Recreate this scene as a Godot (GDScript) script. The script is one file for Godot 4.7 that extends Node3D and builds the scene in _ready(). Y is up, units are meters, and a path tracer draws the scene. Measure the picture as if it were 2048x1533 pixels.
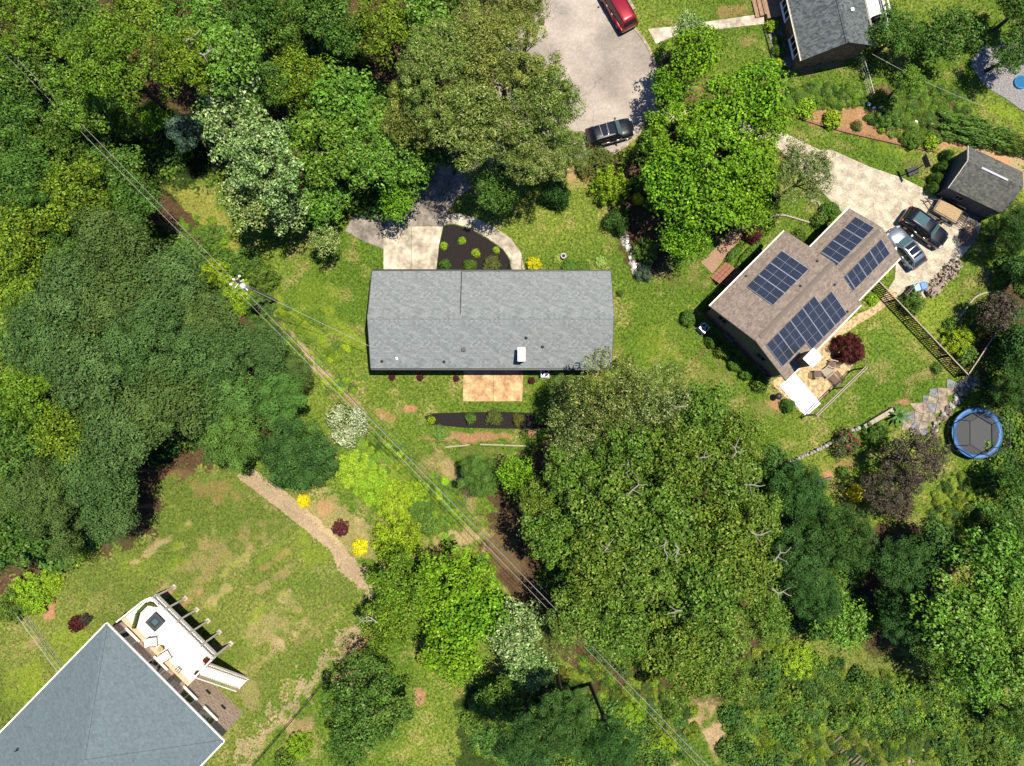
extends Node3D
# A suburban hillside seen straight down from a drone. Pixels of the 2048 x 1533 survey frame are turned into metres by P(u, v, height).
const CAM_H := 69.3
const FOCAL := 1419.0
const TILT := 3.0
var M := {}
var used := {}
var rng := RandomNumberGenerator.new()
var ax_y := Vector3()
var ax_z := Vector3()
# ground colour map
const GW := 1600
const GH := 1200
const GX0 := -60.0
const GZ0 := -50.0
const GS := 13.3333
var gpix := PackedByteArray()
var gmask := PackedByteArray()
var gn_edge: PackedByteArray
var gn_fine: PackedByteArray
var crowns := {}

# ---------------------------------------------------------------- helpers
func P(u: float, v: float, h := 0.0) -> Vector3:
	var d: Vector3 = Vector3.RIGHT * ((u - 1024.0) / FOCAL) - ax_y * ((v - 766.5) / FOCAL) - ax_z
	var t: float = (h - CAM_H) / d.y
	return Vector3(d.x * t, h, d.z * t)

func numbered(called: String) -> String:
	if not used.has(called):
		used[called] = 0
		return called
	used[called] += 1
	return "%s_%03d" % [called, used[called]]

func tag(o: Node, label := "", category := "", group := "", kind := ""):
	if label: o.set_meta("label", label)
	if category: o.set_meta("category", category)
	if group: o.set_meta("group", group)
	if kind: o.set_meta("kind", kind)
	return o

func thing(called: String, label: String, category: String, at := Vector3.ZERO, turn := 0.0, group := "") -> Node3D:
	var o := Node3D.new()
	o.name = numbered(called)
	add_child(o)
	o.position = at
	o.rotation.y = turn
	tag(o, label, category, group)
	return o

func sfc() -> SurfaceTool:
	var s := SurfaceTool.new()
	s.begin(Mesh.PRIMITIVE_TRIANGLES)
	s.set_smooth_group(-1)
	return s

func obj(called: String, what, m: Material, parent: Node = null) -> MeshInstance3D:
	var o := MeshInstance3D.new()
	if what is SurfaceTool:
		what.generate_normals()
		o.mesh = what.commit()
	else:
		o.mesh = what
	o.material_override = m
	if parent == null:
		o.name = numbered(called)
		add_child(o)
	else:
		o.name = called
		parent.add_child(o, true)
	return o

func structure(called: String, what, m: Material, label := "") -> MeshInstance3D:
	var o := obj(called, what, m)
	tag(o, label, "", "", "structure")
	return o

func tri(s: SurfaceTool, a: Vector3, b: Vector3, c: Vector3) -> void:
	s.add_vertex(a); s.add_vertex(b); s.add_vertex(c)

func quad(s: SurfaceTool, a: Vector3, b: Vector3, c: Vector3, d: Vector3) -> void:
	tri(s, a, b, c); tri(s, a, c, d)

func hexa(s: SurfaceTool, p: Array) -> void: # p: 4 lower corners then 4 upper corners, same order
	quad(s, p[3], p[2], p[1], p[0])
	quad(s, p[4], p[5], p[6], p[7])
	for i in 4:
		var j: int = (i + 1) % 4
		quad(s, p[i], p[j], p[j + 4], p[i + 4])

func box(s: SurfaceTool, c: Vector3, size: Vector3, b := Basis()) -> void:
	var x: Vector3 = b.x * size.x * 0.5
	var y: Vector3 = b.y * size.y * 0.5
	var z: Vector3 = b.z * size.z * 0.5
	hexa(s, [c - x - y - z, c + x - y - z, c + x - y + z, c - x - y + z, c - x + y - z, c + x + y - z, c + x + y + z, c - x + y + z])

func box_mesh(size: Vector3) -> ArrayMesh:
	var s := sfc(); box(s, Vector3.ZERO, size); s.generate_normals()
	return s.commit()

func turned(a: float) -> Basis:
	return Basis(Vector3.UP, a)

func bar(s: SurfaceTool, a: Vector3, b: Vector3, w: float, h: float) -> void: # a rectangular beam from a to b
	var d: Vector3 = (b - a)
	var z: Vector3 = d.normalized()
	var x: Vector3 = (Vector3.UP.cross(z) if absf(z.y) < 0.95 else Vector3.RIGHT.cross(z)).normalized()
	box(s, (a + b) * 0.5, Vector3(w, h, d.length()), Basis(x, z.cross(x), z))

func tube(s: SurfaceTool, a: Vector3, b: Vector3, r0: float, r1: float, n := 8, caps := true) -> void:
	var z: Vector3 = (b - a).normalized()
	var x: Vector3 = (Vector3.UP.cross(z) if absf(z.y) < 0.95 else Vector3.RIGHT.cross(z)).normalized()
	var y: Vector3 = z.cross(x)
	for i in n:
		var t0: float = TAU * i / n
		var t1: float = TAU * (i + 1) / n
		var d0: Vector3 = x * cos(t0) + y * sin(t0)
		var d1: Vector3 = x * cos(t1) + y * sin(t1)
		quad(s, a + d0 * r0, b + d0 * r1, b + d1 * r1, a + d1 * r0)
		if caps:
			tri(s, b, b + d1 * r1, b + d0 * r1)
			tri(s, a, a + d0 * r0, a + d1 * r0)

func polytube(s: SurfaceTool, pts: Array, r: float, n := 6) -> void:
	for i in pts.size() - 1:
		tube(s, pts[i], pts[i + 1], r, r, n, i == 0 or i == pts.size() - 2)

func lathe(s: SurfaceTool, prof: Array, n: int, c := Vector3.ZERO) -> void: # prof: [radius, y]
	for k in prof.size() - 1:
		for i in n:
			var t0: float = TAU * i / n
			var t1: float = TAU * (i + 1) / n
			var d0 := Vector3(cos(t0), 0, sin(t0))
			var d1 := Vector3(cos(t1), 0, sin(t1))
			var lo := Vector3(0, prof[k][1], 0) + c
			var hi := Vector3(0, prof[k + 1][1], 0) + c
			quad(s, lo + d0 * prof[k][0], hi + d0 * prof[k + 1][0], hi + d1 * prof[k + 1][0], lo + d1 * prof[k][0])

func slab(s: SurfaceTool, pts: Array, y0: float, y1: float) -> void: # polygon of Vector3 (x, z used) from y0 up to y1
	var flat := PackedVector2Array()
	for p in pts: flat.append(Vector2(p.x, p.z))
	if not Geometry2D.is_polygon_clockwise(flat):
		flat.reverse()
	var idx := Geometry2D.triangulate_polygon(flat)
	for i in range(0, idx.size(), 3):
		var a := flat[idx[i]]; var b := flat[idx[i + 1]]; var c := flat[idx[i + 2]]
		if (b - a).cross(c - a) < 0:
			var t := b; b = c; c = t
		tri(s, Vector3(a.x, y1, a.y), Vector3(b.x, y1, b.y), Vector3(c.x, y1, c.y))
	var n := flat.size()
	for i in n:
		var a := flat[i]; var b := flat[(i + 1) % n]
		quad(s, Vector3(a.x, y1, a.y), Vector3(a.x, y0, a.y), Vector3(b.x, y0, b.y), Vector3(b.x, y1, b.y))

func PP(list: Array, h := 0.0) -> Array: # flat list of pixels to points
	var out := []
	for i in range(0, list.size(), 2): out.append(P(list[i], list[i + 1], h))
	return out

func smooth_line(pts: Array, steps := 5) -> Array: # Catmull-Rom through points
	var out := []
	for i in pts.size() - 1:
		var a: Vector3 = pts[maxi(i - 1, 0)]
		var b: Vector3 = pts[i]
		var c: Vector3 = pts[i + 1]
		var d: Vector3 = pts[mini(i + 2, pts.size() - 1)]
		for k in steps:
			out.append(b.cubic_interpolate(c, a, d, float(k) / steps))
	out.append(pts[-1])
	return out

func smooth_ring(pts: Array, steps := 4) -> Array:
	var out := []
	var n := pts.size()
	for i in n:
		for k in steps:
			out.append((pts[i] as Vector3).cubic_interpolate(pts[(i + 1) % n], pts[(i + n - 1) % n], pts[(i + 2) % n], float(k) / steps))
	return out

func rock_mesh(r: Vector3, seed_: int) -> ArrayMesh: # an uneven faceted stone
	var g := RandomNumberGenerator.new(); g.seed = seed_
	var s := sfc()
	var rings := []
	for k in 4:
		var ring := []
		var ph: float = -0.5 + k * 0.62
		for i in 6:
			var t: float = TAU * i / 6.0 + k * 0.4
			var q: float = g.randf_range(0.8, 1.12)
			ring.append(Vector3(cos(t) * cos(ph) * r.x, sin(ph) * r.y, sin(t) * cos(ph) * r.z) * q)
		rings.append(ring)
	for k in 3:
		for i in 6:
			quad(s, rings[k][i], rings[k + 1][i], rings[k + 1][(i + 1) % 6], rings[k][(i + 1) % 6])
	for i in 6:
		tri(s, Vector3(0, r.y * 1.0, 0), rings[3][(i + 1) % 6], rings[3][i])
	s.generate_normals()
	return s.commit()

# ---------------------------------------------------------------- materials
func lin(r: float, g: float, b: float) -> Color:
	return Color(r, g, b).linear_to_srgb()

func mat(c: Color, rough := 0.85, metal := 0.0, t: Texture2D = null, scale := 1.0, world := true, bump: Texture2D = null, bump_cm := 0.0) -> StandardMaterial3D:
	var m := StandardMaterial3D.new()
	m.albedo_color = c
	m.roughness = rough
	m.metallic = metal
	m.metallic_specular = 0.35
	if t:
		m.albedo_texture = t
	if bump:
		m.heightmap_enabled = true
		m.heightmap_texture = bump
		m.heightmap_scale = bump_cm
	if t or bump:
		m.uv1_triplanar = true
		m.uv1_world_triplanar = world
		m.uv1_triplanar_sharpness = 8.0
		m.uv1_scale = Vector3.ONE * scale
	return m

func noise_bytes(n: int, freq: float, octaves: int, seed_: int, seamless := true, w := 0, h := 0) -> PackedByteArray:
	var f := FastNoiseLite.new()
	f.noise_type = FastNoiseLite.TYPE_SIMPLEX_SMOOTH
	f.frequency = freq
	f.fractal_octaves = octaves
	f.seed = seed_
	var im: Image = f.get_seamless_image(n, n) if seamless else f.get_image(w, h)
	im.convert(Image.FORMAT_L8)
	return im.get_data()

func grey_tex(n: int, layers: Array, lo: float, hi: float, grain := 0.0, seed_ := 7) -> ImageTexture: # layers: [freq, octaves, weight]
	var g := RandomNumberGenerator.new(); g.seed = seed_
	var sum := PackedFloat32Array(); sum.resize(n * n)
	var total := 0.0
	for k in layers.size():
		var b := noise_bytes(n, layers[k][0], layers[k][1], seed_ + k)
		var w: float = layers[k][2] / 255.0
		total += layers[k][2]
		for i in n * n: sum[i] += b[i] * w
	var out := PackedByteArray(); out.resize(n * n)
	for i in n * n:
		out[i] = int(clampf(lo + (hi - lo) * sum[i] / total + (g.randf() - 0.5) * grain, 0.0, 1.0) * 255.0)
	return ImageTexture.create_from_image(Image.create_from_data(n, n, false, Image.FORMAT_L8, out))

func shingle_tex(n: int, courses: int, tabs: int, tones: Array, seed_: int, vary := 0.08) -> Array: # [colour, relief] of an asphalt shingle roof, granule tones that differ tab by tab
	var g := RandomNumberGenerator.new(); g.seed = seed_
	var im := Image.create(n, n, false, Image.FORMAT_RGB8)
	var hm := Image.create(n, n, false, Image.FORMAT_L8)
	var ch: int = n / courses
	for r in courses:
		var x := 0
		while x < n:
			var w: int = int(float(n) / tabs * g.randf_range(0.5, 1.5))
			var c: Color = tones[g.randi() % tones.size()]
			c = c * g.randf_range(1.0 - vary, 1.0 + vary)
			im.fill_rect(Rect2i(x, r * ch, w, ch), c)
			var up := g.randf_range(0.45, 1.0)
			hm.fill_rect(Rect2i(x, r * ch, w, ch - 2), Color(up, up, up))
			x += w
	var d := im.get_data()
	for i in d.size() / 3:
		var q: float = 0.8 + 0.4 * g.randf()
		for k in 3: d[i * 3 + k] = int(minf(255.0, d[i * 3 + k] * q))
	im = Image.create_from_data(n, n, false, Image.FORMAT_RGB8, d)
	return [ImageTexture.create_from_image(im), ImageTexture.create_from_image(hm)]

func brick_tex(n: int, courses: int, per: int, tones: Array, mortar: Color, seed_: int) -> ImageTexture:
	var g := RandomNumberGenerator.new(); g.seed = seed_
	var im := Image.create(n, n, false, Image.FORMAT_RGB8)
	im.fill(mortar)
	var ch: float = float(n) / courses
	var bw: float = float(n) / per
	for r in courses:
		for k in per + 1:
			var c: Color = tones[g.randi() % tones.size()] * g.randf_range(0.85, 1.12)
			im.fill_rect(Rect2i(int(k * bw - (bw * 0.5 if r % 2 else 0.0)), int(r * ch), int(bw) - 2, int(ch) - 1), c)
	return ImageTexture.create_from_image(im)

func cell_tex() -> ImageTexture: # one photovoltaic module on its side: dark cells, thin silver lines, a wider line in the middle
	var w := 192; var h := 96
	var im := Image.create(w, h, false, Image.FORMAT_RGB8)
	im.fill(Color(0.34, 0.37, 0.42))
	for r in 6:
		for c in 12:
			var k: float = rng.randf_range(0.85, 1.15)
			im.fill_rect(Rect2i(c * 16 + 1, r * 16 + 1, 14, 15), Color(0.085 * k, 0.10 * k, 0.145 * k))
	im.fill_rect(Rect2i(94, 0, 4, 96), Color(0.55, 0.57, 0.6))
	return ImageTexture.create_from_image(im)

func leaf_mat(tint: Color, back := 0.35, rough := 0.65) -> StandardMaterial3D:
	var m := StandardMaterial3D.new()
	m.albedo_color = tint
	m.vertex_color_use_as_albedo = true
	m.roughness = rough
	m.metallic_specular = 0.25
	m.cull_mode = BaseMaterial3D.CULL_DISABLED
	m.backlight_enabled = true
	m.backlight = Color(back, back, back * 0.6)
	return m

func make_materials() -> void:
	var fine := grey_tex(256, [[0.02, 3, 1.0], [0.12, 2, 0.8]], 0.72, 1.0, 0.16, 3)
	var stain := grey_tex(512, [[0.008, 4, 1.4], [0.03, 3, 0.8], [0.2, 1, 0.4]], 0.42, 1.12, 0.1, 11)
	var rough_b := grey_tex(256, [[0.1, 3, 1.0]], 0.0, 1.0, 0.3, 5)
	var gravel_t := grey_tex(256, [[0.16, 2, 1.0], [0.03, 2, 0.4]], 0.25, 1.15, 0.35, 23)
	var bark_t := grey_tex(256, [[0.05, 3, 1.0]], 0.5, 1.0, 0.2, 29)
	M.concrete = mat(lin(0.50, 0.43, 0.33), 0.9, 0.0, stain, 1.0 / 7.0, true, rough_b, 0.4)
	M.concrete_light = mat(lin(0.56, 0.48, 0.37), 0.9, 0.0, stain, 1.0 / 9.0, true, rough_b, 0.3)
	M.concrete_old = mat(lin(0.52, 0.45, 0.335), 0.92, 0.0, grey_tex(512, [[0.012, 4, 1.3], [0.06, 3, 0.9], [0.2, 1, 0.5]], 0.5, 1.1, 0.14, 37), 1.0 / 9.0, true, rough_b, 0.5)
	M.concrete_grey = mat(lin(0.27, 0.235, 0.195), 0.9, 0.0, stain, 1.0 / 7.0, true, rough_b, 0.4)
	M.patio = mat(lin(0.62, 0.375, 0.19), 0.9, 0.0, stain, 1.0 / 6.0, true, rough_b, 0.3)
	M.patio_stamped = mat(lin(0.58, 0.41, 0.22), 0.88, 0.0, grey_tex(256, [[0.03, 3, 1.0], [0.1, 2, 0.6]], 0.45, 1.1, 0.12, 41), 1.0 / 3.5, true, rough_b, 0.5)
	M.brick_path = mat(lin(0.30, 0.19, 0.12), 0.9, 0.0, fine, 0.5)
	M.flagstone = mat(lin(0.34, 0.27, 0.20), 0.9, 0.0, stain, 1.0 / 3.0, true, rough_b, 0.6)
	M.flagstone_grey = mat(lin(0.23, 0.235, 0.24), 0.9, 0.0, stain, 1.0 / 3.0, true, rough_b, 0.6)
	M.mulch = mat(lin(0.030, 0.023, 0.022), 0.95, 0.0, gravel_t, 0.6, true, gravel_t, 4.0)
	M.gravel = mat(lin(0.40, 0.38, 0.37), 0.95, 0.0, gravel_t, 0.5, true, gravel_t, 4.0)
	M.pea_gravel = mat(lin(0.36, 0.24, 0.16), 0.95, 0.0, gravel_t, 0.6, true, gravel_t, 4.0)
	M.stone = mat(lin(0.36, 0.31, 0.25), 0.9, 0.0, fine, 1.2)
	M.stone_grey = mat(lin(0.40, 0.385, 0.36), 0.9, 0.0, fine, 1.2)
	M.stone_dark = mat(lin(0.16, 0.125, 0.10), 0.9, 0.0, fine, 1.2)
	M.kerb = mat(lin(0.40, 0.33, 0.22), 0.9, 0.0, stain, 0.3)
	M.bark = mat(lin(0.10, 0.075, 0.055), 0.95, 0.0, bark_t, 1.5)
	M.bark_pale = mat(lin(0.42, 0.38, 0.33), 0.9, 0.0, bark_t, 1.5)
	M.wood_grey = mat(lin(0.20, 0.165, 0.13), 0.9, 0.0, bark_t, 1.0)
	M.wood_pale = mat(lin(0.52, 0.44, 0.33), 0.9, 0.0, bark_t, 1.0)
	M.wood_dark = mat(lin(0.055, 0.035, 0.022), 0.85, 0.0, bark_t, 1.0)
	M.wood_bed = mat(lin(0.52, 0.375, 0.205), 0.9, 0.0, bark_t, 0.7)
	M.teak = mat(lin(0.23, 0.15, 0.12), 0.8, 0.0, bark_t, 1.0)
	M.log_bark = mat(lin(0.11, 0.075, 0.05), 0.95, 0.0, bark_t, 1.5)
	M.log_cut = mat(lin(0.50, 0.39, 0.28), 0.9, 0.0, bark_t, 1.5)
	M.white = mat(lin(0.78, 0.77, 0.74), 0.6)
	M.deck_white = mat(lin(0.72, 0.68, 0.61), 0.8, 0.0, fine, 0.6)
	M.deck_tan = mat(lin(0.56, 0.42, 0.28), 0.85, 0.0, fine, 0.6)
	M.trim = mat(lin(0.66, 0.61, 0.52), 0.6)
	M.black = mat(lin(0.02, 0.02, 0.022), 0.6)
	M.iron = mat(lin(0.03, 0.03, 0.03), 0.5, 0.3)
	M.dark_trim = mat(lin(0.035, 0.04, 0.045), 0.5)
	M.metal = mat(lin(0.55, 0.56, 0.57), 0.35, 0.8)
	M.galv = mat(lin(0.48, 0.49, 0.5), 0.5, 0.5)
	M.wire_white = mat(lin(0.26, 0.26, 0.24), 0.6)
	M.wire_black = mat(lin(0.05, 0.05, 0.05), 0.6)
	M.siding_taupe = mat(lin(0.20, 0.185, 0.15), 0.8, 0.0, fine, 0.8)
	M.siding_grey = mat(lin(0.135, 0.135, 0.125), 0.85, 0.0, fine, 0.8)
	M.glass = mat(lin(0.012, 0.014, 0.016), 0.06); M.glass.metallic_specular = 0.6
	M.glass_blue = mat(lin(0.05, 0.09, 0.09), 0.05); M.glass_blue.metallic_specular = 0.7
	M.plastic_blue = mat(lin(0.05, 0.16, 0.55), 0.4)
	M.plastic_teal = mat(lin(0.23, 0.40, 0.42), 0.45)
	M.pad_blue = mat(lin(0.03, 0.10, 0.24), 0.45)
	M.mat_black = mat(lin(0.04, 0.042, 0.045), 0.7)
	M.cushion = mat(lin(0.74, 0.71, 0.65), 0.9)
	M.rubber = mat(lin(0.02, 0.02, 0.02), 0.8)
	M.rail = mat(lin(0.22, 0.22, 0.22), 0.5)
	M.rim = mat(lin(0.35, 0.35, 0.36), 0.3, 0.8)
	M.lamp_red = mat(lin(0.25, 0.01, 0.012), 0.2)
	M.lamp_clear = mat(lin(0.28, 0.29, 0.3), 0.15)
	M.brick_red = mat(Color.WHITE, 0.9, 0.0, brick_tex(512, 28, 9, [Color(0.42, 0.26, 0.20), Color(0.36, 0.22, 0.17), Color(0.46, 0.3, 0.24)], Color(0.5, 0.46, 0.42), 2), 0.5, false)
	M.brick_tan = mat(Color.WHITE, 0.9, 0.0, brick_tex(512, 28, 9, [Color(0.70, 0.60, 0.52), Color(0.64, 0.55, 0.48), Color(0.75, 0.66, 0.58)], Color(0.74, 0.7, 0.64), 3), 0.5, false)
	M.brick_brown = mat(Color.WHITE, 0.9, 0.0, brick_tex(512, 28, 9, [Color(0.42, 0.32, 0.25), Color(0.36, 0.27, 0.2), Color(0.5, 0.4, 0.31)], Color(0.5, 0.46, 0.4), 4), 0.5, false)
	M.brick_piece = mat(lin(0.27, 0.12, 0.08), 0.9, 0.0, fine, 2.0)
	var ra := shingle_tex(512, 32, 20, [Color(0.395, 0.415, 0.415), Color(0.425, 0.445, 0.445), Color(0.445, 0.46, 0.46), Color(0.41, 0.43, 0.43)], 5, 0.06)
	M.roof_grey = mat(Color(1, 1, 1), 0.9, 0.0, ra[0], 1.0 / 4.6, false, ra[1], 0.8)
	M.roof_cap = mat(lin(0.165, 0.18, 0.182), 0.9, 0.0, fine, 1.0)
	var rb := shingle_tex(512, 32, 20, [Color(0.425, 0.385, 0.345), Color(0.455, 0.41, 0.37), Color(0.40, 0.36, 0.325), Color(0.47, 0.425, 0.385)], 6, 0.06)
	M.roof_brown = mat(Color(1, 1, 1), 0.9, 0.0, rb[0], 1.0 / 4.6, false, rb[1], 0.8)
	M.roof_brown_cap = mat(lin(0.175, 0.145, 0.12), 0.9, 0.0, fine, 1.0)
	var rc := shingle_tex(512, 32, 20, [Color(0.24, 0.265, 0.265), Color(0.29, 0.31, 0.31), Color(0.33, 0.35, 0.35)], 8)
	M.roof_dark = mat(Color(1, 1, 1), 0.9, 0.0, rc[0], 1.0 / 4.6, false, rc[1], 0.8)
	var rd := shingle_tex(512, 32, 20, [Color(0.315, 0.36, 0.375), Color(0.325, 0.37, 0.385), Color(0.335, 0.38, 0.395)], 9, 0.04)
	M.roof_slate = mat(Color(1, 1, 1), 0.9, 0.0, rd[0], 1.0 / 4.6, false, rd[1], 0.6)
	var re := shingle_tex(512, 32, 20, [Color(0.26, 0.265, 0.25), Color(0.30, 0.305, 0.285), Color(0.33, 0.33, 0.31)], 10)
	M.roof_shed = mat(Color(1, 1, 1), 0.9, 0.0, re[0], 1.0 / 4.6, false, re[1], 0.6)
	var cells := StandardMaterial3D.new()
	cells.albedo_texture = cell_tex(); cells.roughness = 0.12; cells.metallic_specular = 0.55
	M.cells = cells
	M.asphalt = asphalt_mat()
	M.paint_black = paint(lin(0.008, 0.009, 0.011))
	M.paint_silver = paint(lin(0.24, 0.27, 0.30), 0.7)
	M.paint_red = paint(lin(0.20, 0.008, 0.014))

func paint(c: Color, metal := 0.3) -> StandardMaterial3D:
	var m := mat(c, 0.3, metal)
	m.clearcoat_enabled = true
	m.clearcoat = 1.0
	m.clearcoat_roughness = 0.05
	return m

func asphalt_mat() -> StandardMaterial3D: # old sun-bleached asphalt with wandering tar-and-dust cracks
	var n := 1024
	var g := RandomNumberGenerator.new(); g.seed = 77
	var a := noise_bytes(n, 0.004, 4, 61)
	var b := noise_bytes(n, 0.05, 2, 62)
	var px := PackedByteArray(); px.resize(n * n * 3)
	for i in n * n:
		var q: float = 0.80 + 0.30 * (a[i] / 255.0) + 0.12 * (b[i] / 255.0 - 0.5) + 0.16 * (g.randf() - 0.5)
		px[i * 3] = int(clampf(150.0 * q, 0, 255)); px[i * 3 + 1] = int(clampf(142.0 * q, 0, 255)); px[i * 3 + 2] = int(clampf(133.0 * q, 0, 255))
	for k in 34:
		var x: float = g.randf() * n
		var y: float = g.randf() * n
		var dir: float = g.randf() * TAU
		var pale: bool = g.randf() < 0.5
		for st in g.randi_range(160, 600):
			dir += g.randf_range(-0.35, 0.35)
			x += cos(dir); y += sin(dir)
			for w in 2:
				var at: int = (posmod(int(y), n) * n + posmod(int(x) + w, n)) * 3
				var f: float = 1.13 if pale else 0.72
				for c in 3: px[at + c] = int(clampf(px[at + c] * (f if w == 0 else (1.0 + f) * 0.5), 0, 235))
	var t := ImageTexture.create_from_image(Image.create_from_data(n, n, false, Image.FORMAT_RGB8, px))
	return mat(lin(0.86, 0.84, 0.82), 0.93, 0.0, t, 1.0 / 21.0)

# ---------------------------------------------------------------- ground colour map
const LAWN := 0
const COL := {
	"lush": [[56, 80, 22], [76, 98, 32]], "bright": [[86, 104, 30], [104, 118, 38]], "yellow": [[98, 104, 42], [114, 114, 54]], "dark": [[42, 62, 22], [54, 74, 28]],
	"dry": [[116, 101, 68], [134, 117, 82]], "straw": [[130, 110, 80], [148, 128, 98]], "clay": [[124, 92, 66], [144, 108, 80]], "soil": [[76, 58, 44], [94, 74, 56]],
	"litter": [[54, 44, 30], [76, 60, 42]], "olive": [[78, 86, 38], [94, 98, 50]], "chip": [[128, 106, 88], [156, 134, 112]], "shade_green": [[36, 50, 18], [48, 62, 24]],  # the darkest green here is shade painted into the ground
}

func gi(x: float, z: float) -> Vector2i:
	return Vector2i(int((x - GX0) * GS), int((z - GZ0) * GS))

func start_ground() -> void:
	gpix.resize(GW * GH * 3)
	gmask.resize(GW * GH)
	var big := noise_bytes(0, 0.0035, 3, 101, false, GW, GH)
	var mid := noise_bytes(0, 0.02, 3, 102, false, GW, GH)
	var fin := noise_bytes(0, 0.22, 2, 103, false, GW, GH)
	gn_edge = noise_bytes(0, 0.035, 4, 104, false, GW, GH)
	var stripe := noise_bytes(0, 0.05, 2, 105, false, GW, GH)
	var g0 := RandomNumberGenerator.new(); g0.seed = 4
	gn_fine = fin
	for i in GW * GH:
		var b: float = big[i] / 255.0
		var m: float = mid[i] / 255.0
		var t: float = clampf((b - 0.3) * 1.6, 0.0, 1.0)
		var r: float = lerpf(66.0, 96.0, t)
		var g: float = lerpf(86.0, 104.0, t)
		var bl: float = lerpf(26.0, 42.0, t)
		var d: float = clampf((m - 0.57) * 2.2 + (stripe[i] / 255.0 - 0.5) * 0.7, 0.0, 0.5)
		r += (122.0 - r) * d; g += (110.0 - g) * d; bl += (72.0 - bl) * d
		var q: float = 0.52 + 0.58 * fin[i] / 255.0 + 0.44 * g0.randf()
		gpix[i * 3] = int(minf(255.0, r * q)); gpix[i * 3 + 1] = int(minf(255.0, g * q)); gpix[i * 3 + 2] = int(minf(255.0, bl * q))

func tint_px(i: int, c: Array, w: float) -> void:
	w = clampf(w * 1.5 - 0.75 * (1.0 - w) - (gn_fine[i] / 255.0 - 0.5) * 1.3 * (1.0 - w * 0.6), 0.0, 1.0) # thins out in tufts
	var f: float = clampf((gpix[i * 3 + 1] - 50.0) / 80.0, 0.0, 1.0) # keeps the fine grain that is already there
	for k in 3:
		var old: float = gpix[i * 3 + k]
		var want: float = lerpf(c[0][k] * 0.78, c[1][k] * 1.12, f)
		gpix[i * 3 + k] = int(clampf(old + (want - old) * w, 0.0, 255.0))

func patch(u: float, v: float, ru: float, rv: float, kind: String, power := 1.0, turn := 0.0, ragged := 0.55) -> void: # an uneven patch of other ground, in pixels
	var c: Array = COL[kind]
	var p := P(u, v)
	var a: float = ru / 20.48
	var b: float = rv / 20.48
	var m: float = maxf(a, b) * 1.4
	var lo := gi(p.x - m, p.z - m)
	var hi := gi(p.x + m, p.z + m)
	var ct: float = cos(turn); var sn: float = sin(turn)
	for y in range(maxi(lo.y, 0), mini(hi.y, GH - 1)):
		for x in range(maxi(lo.x, 0), mini(hi.x, GW - 1)):
			var dx: float = x / GS + GX0 - p.x
			var dz: float = y / GS + GZ0 - p.z
			var e: float = sqrt(pow((dx * ct + dz * sn) / a, 2) + pow((dz * ct - dx * sn) / b, 2))
			var i: int = y * GW + x
			e += (gn_edge[i] / 255.0 - 0.5) * 2.0 * ragged
			if e < 1.0:
				tint_px(i, c, minf(1.0, (1.0 - e) * 1.7) * power)

func region(list: Array, kind: String, power := 1.0, ragged := 1.2) -> void: # a polygon of other ground, in pixels; the edge wanders by noise
	var c: Array = COL[kind]
	var flat := PackedVector2Array()
	for p in PP(list): flat.append(Vector2(p.x, p.z))
	var lo := flat[0]; var hi := flat[0]
	for p in flat: lo = lo.min(p); hi = hi.max(p)
	var l := gi(lo.x - 1, lo.y - 1); var h := gi(hi.x + 1, hi.y + 1)
	for y in range(maxi(l.y, 0), mini(h.y, GH - 1)):
		for x in range(maxi(l.x, 0), mini(h.x, GW - 1)):
			var i: int = y * GW + x
			var e: float = (gn_edge[i] / 255.0 - 0.5) * 2.6 * ragged + (gn_fine[i] / 255.0 - 0.5) * 1.5
			var q := Vector2(x / GS + GX0 + e, y / GS + GZ0 + e * 0.7)
			if Geometry2D.is_point_in_polygon(q, flat):
				tint_px(i, c, power)

func hard(pts: Array) -> void: # where no grass grows
	var flat := PackedVector2Array()
	for p in pts: flat.append(Vector2(p.x, p.z))
	var lo := flat[0]; var hi := flat[0]
	for p in flat: lo = lo.min(p); hi = hi.max(p)
	var l := gi(lo.x, lo.y); var h := gi(hi.x, hi.y)
	for y in range(maxi(l.y, 0), mini(h.y + 1, GH - 1)):
		for x in range(maxi(l.x, 0), mini(h.x + 1, GW - 1)):
			if Geometry2D.is_point_in_polygon(Vector2(x / GS + GX0, y / GS + GZ0), flat): gmask[y * GW + x] = 1

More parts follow.
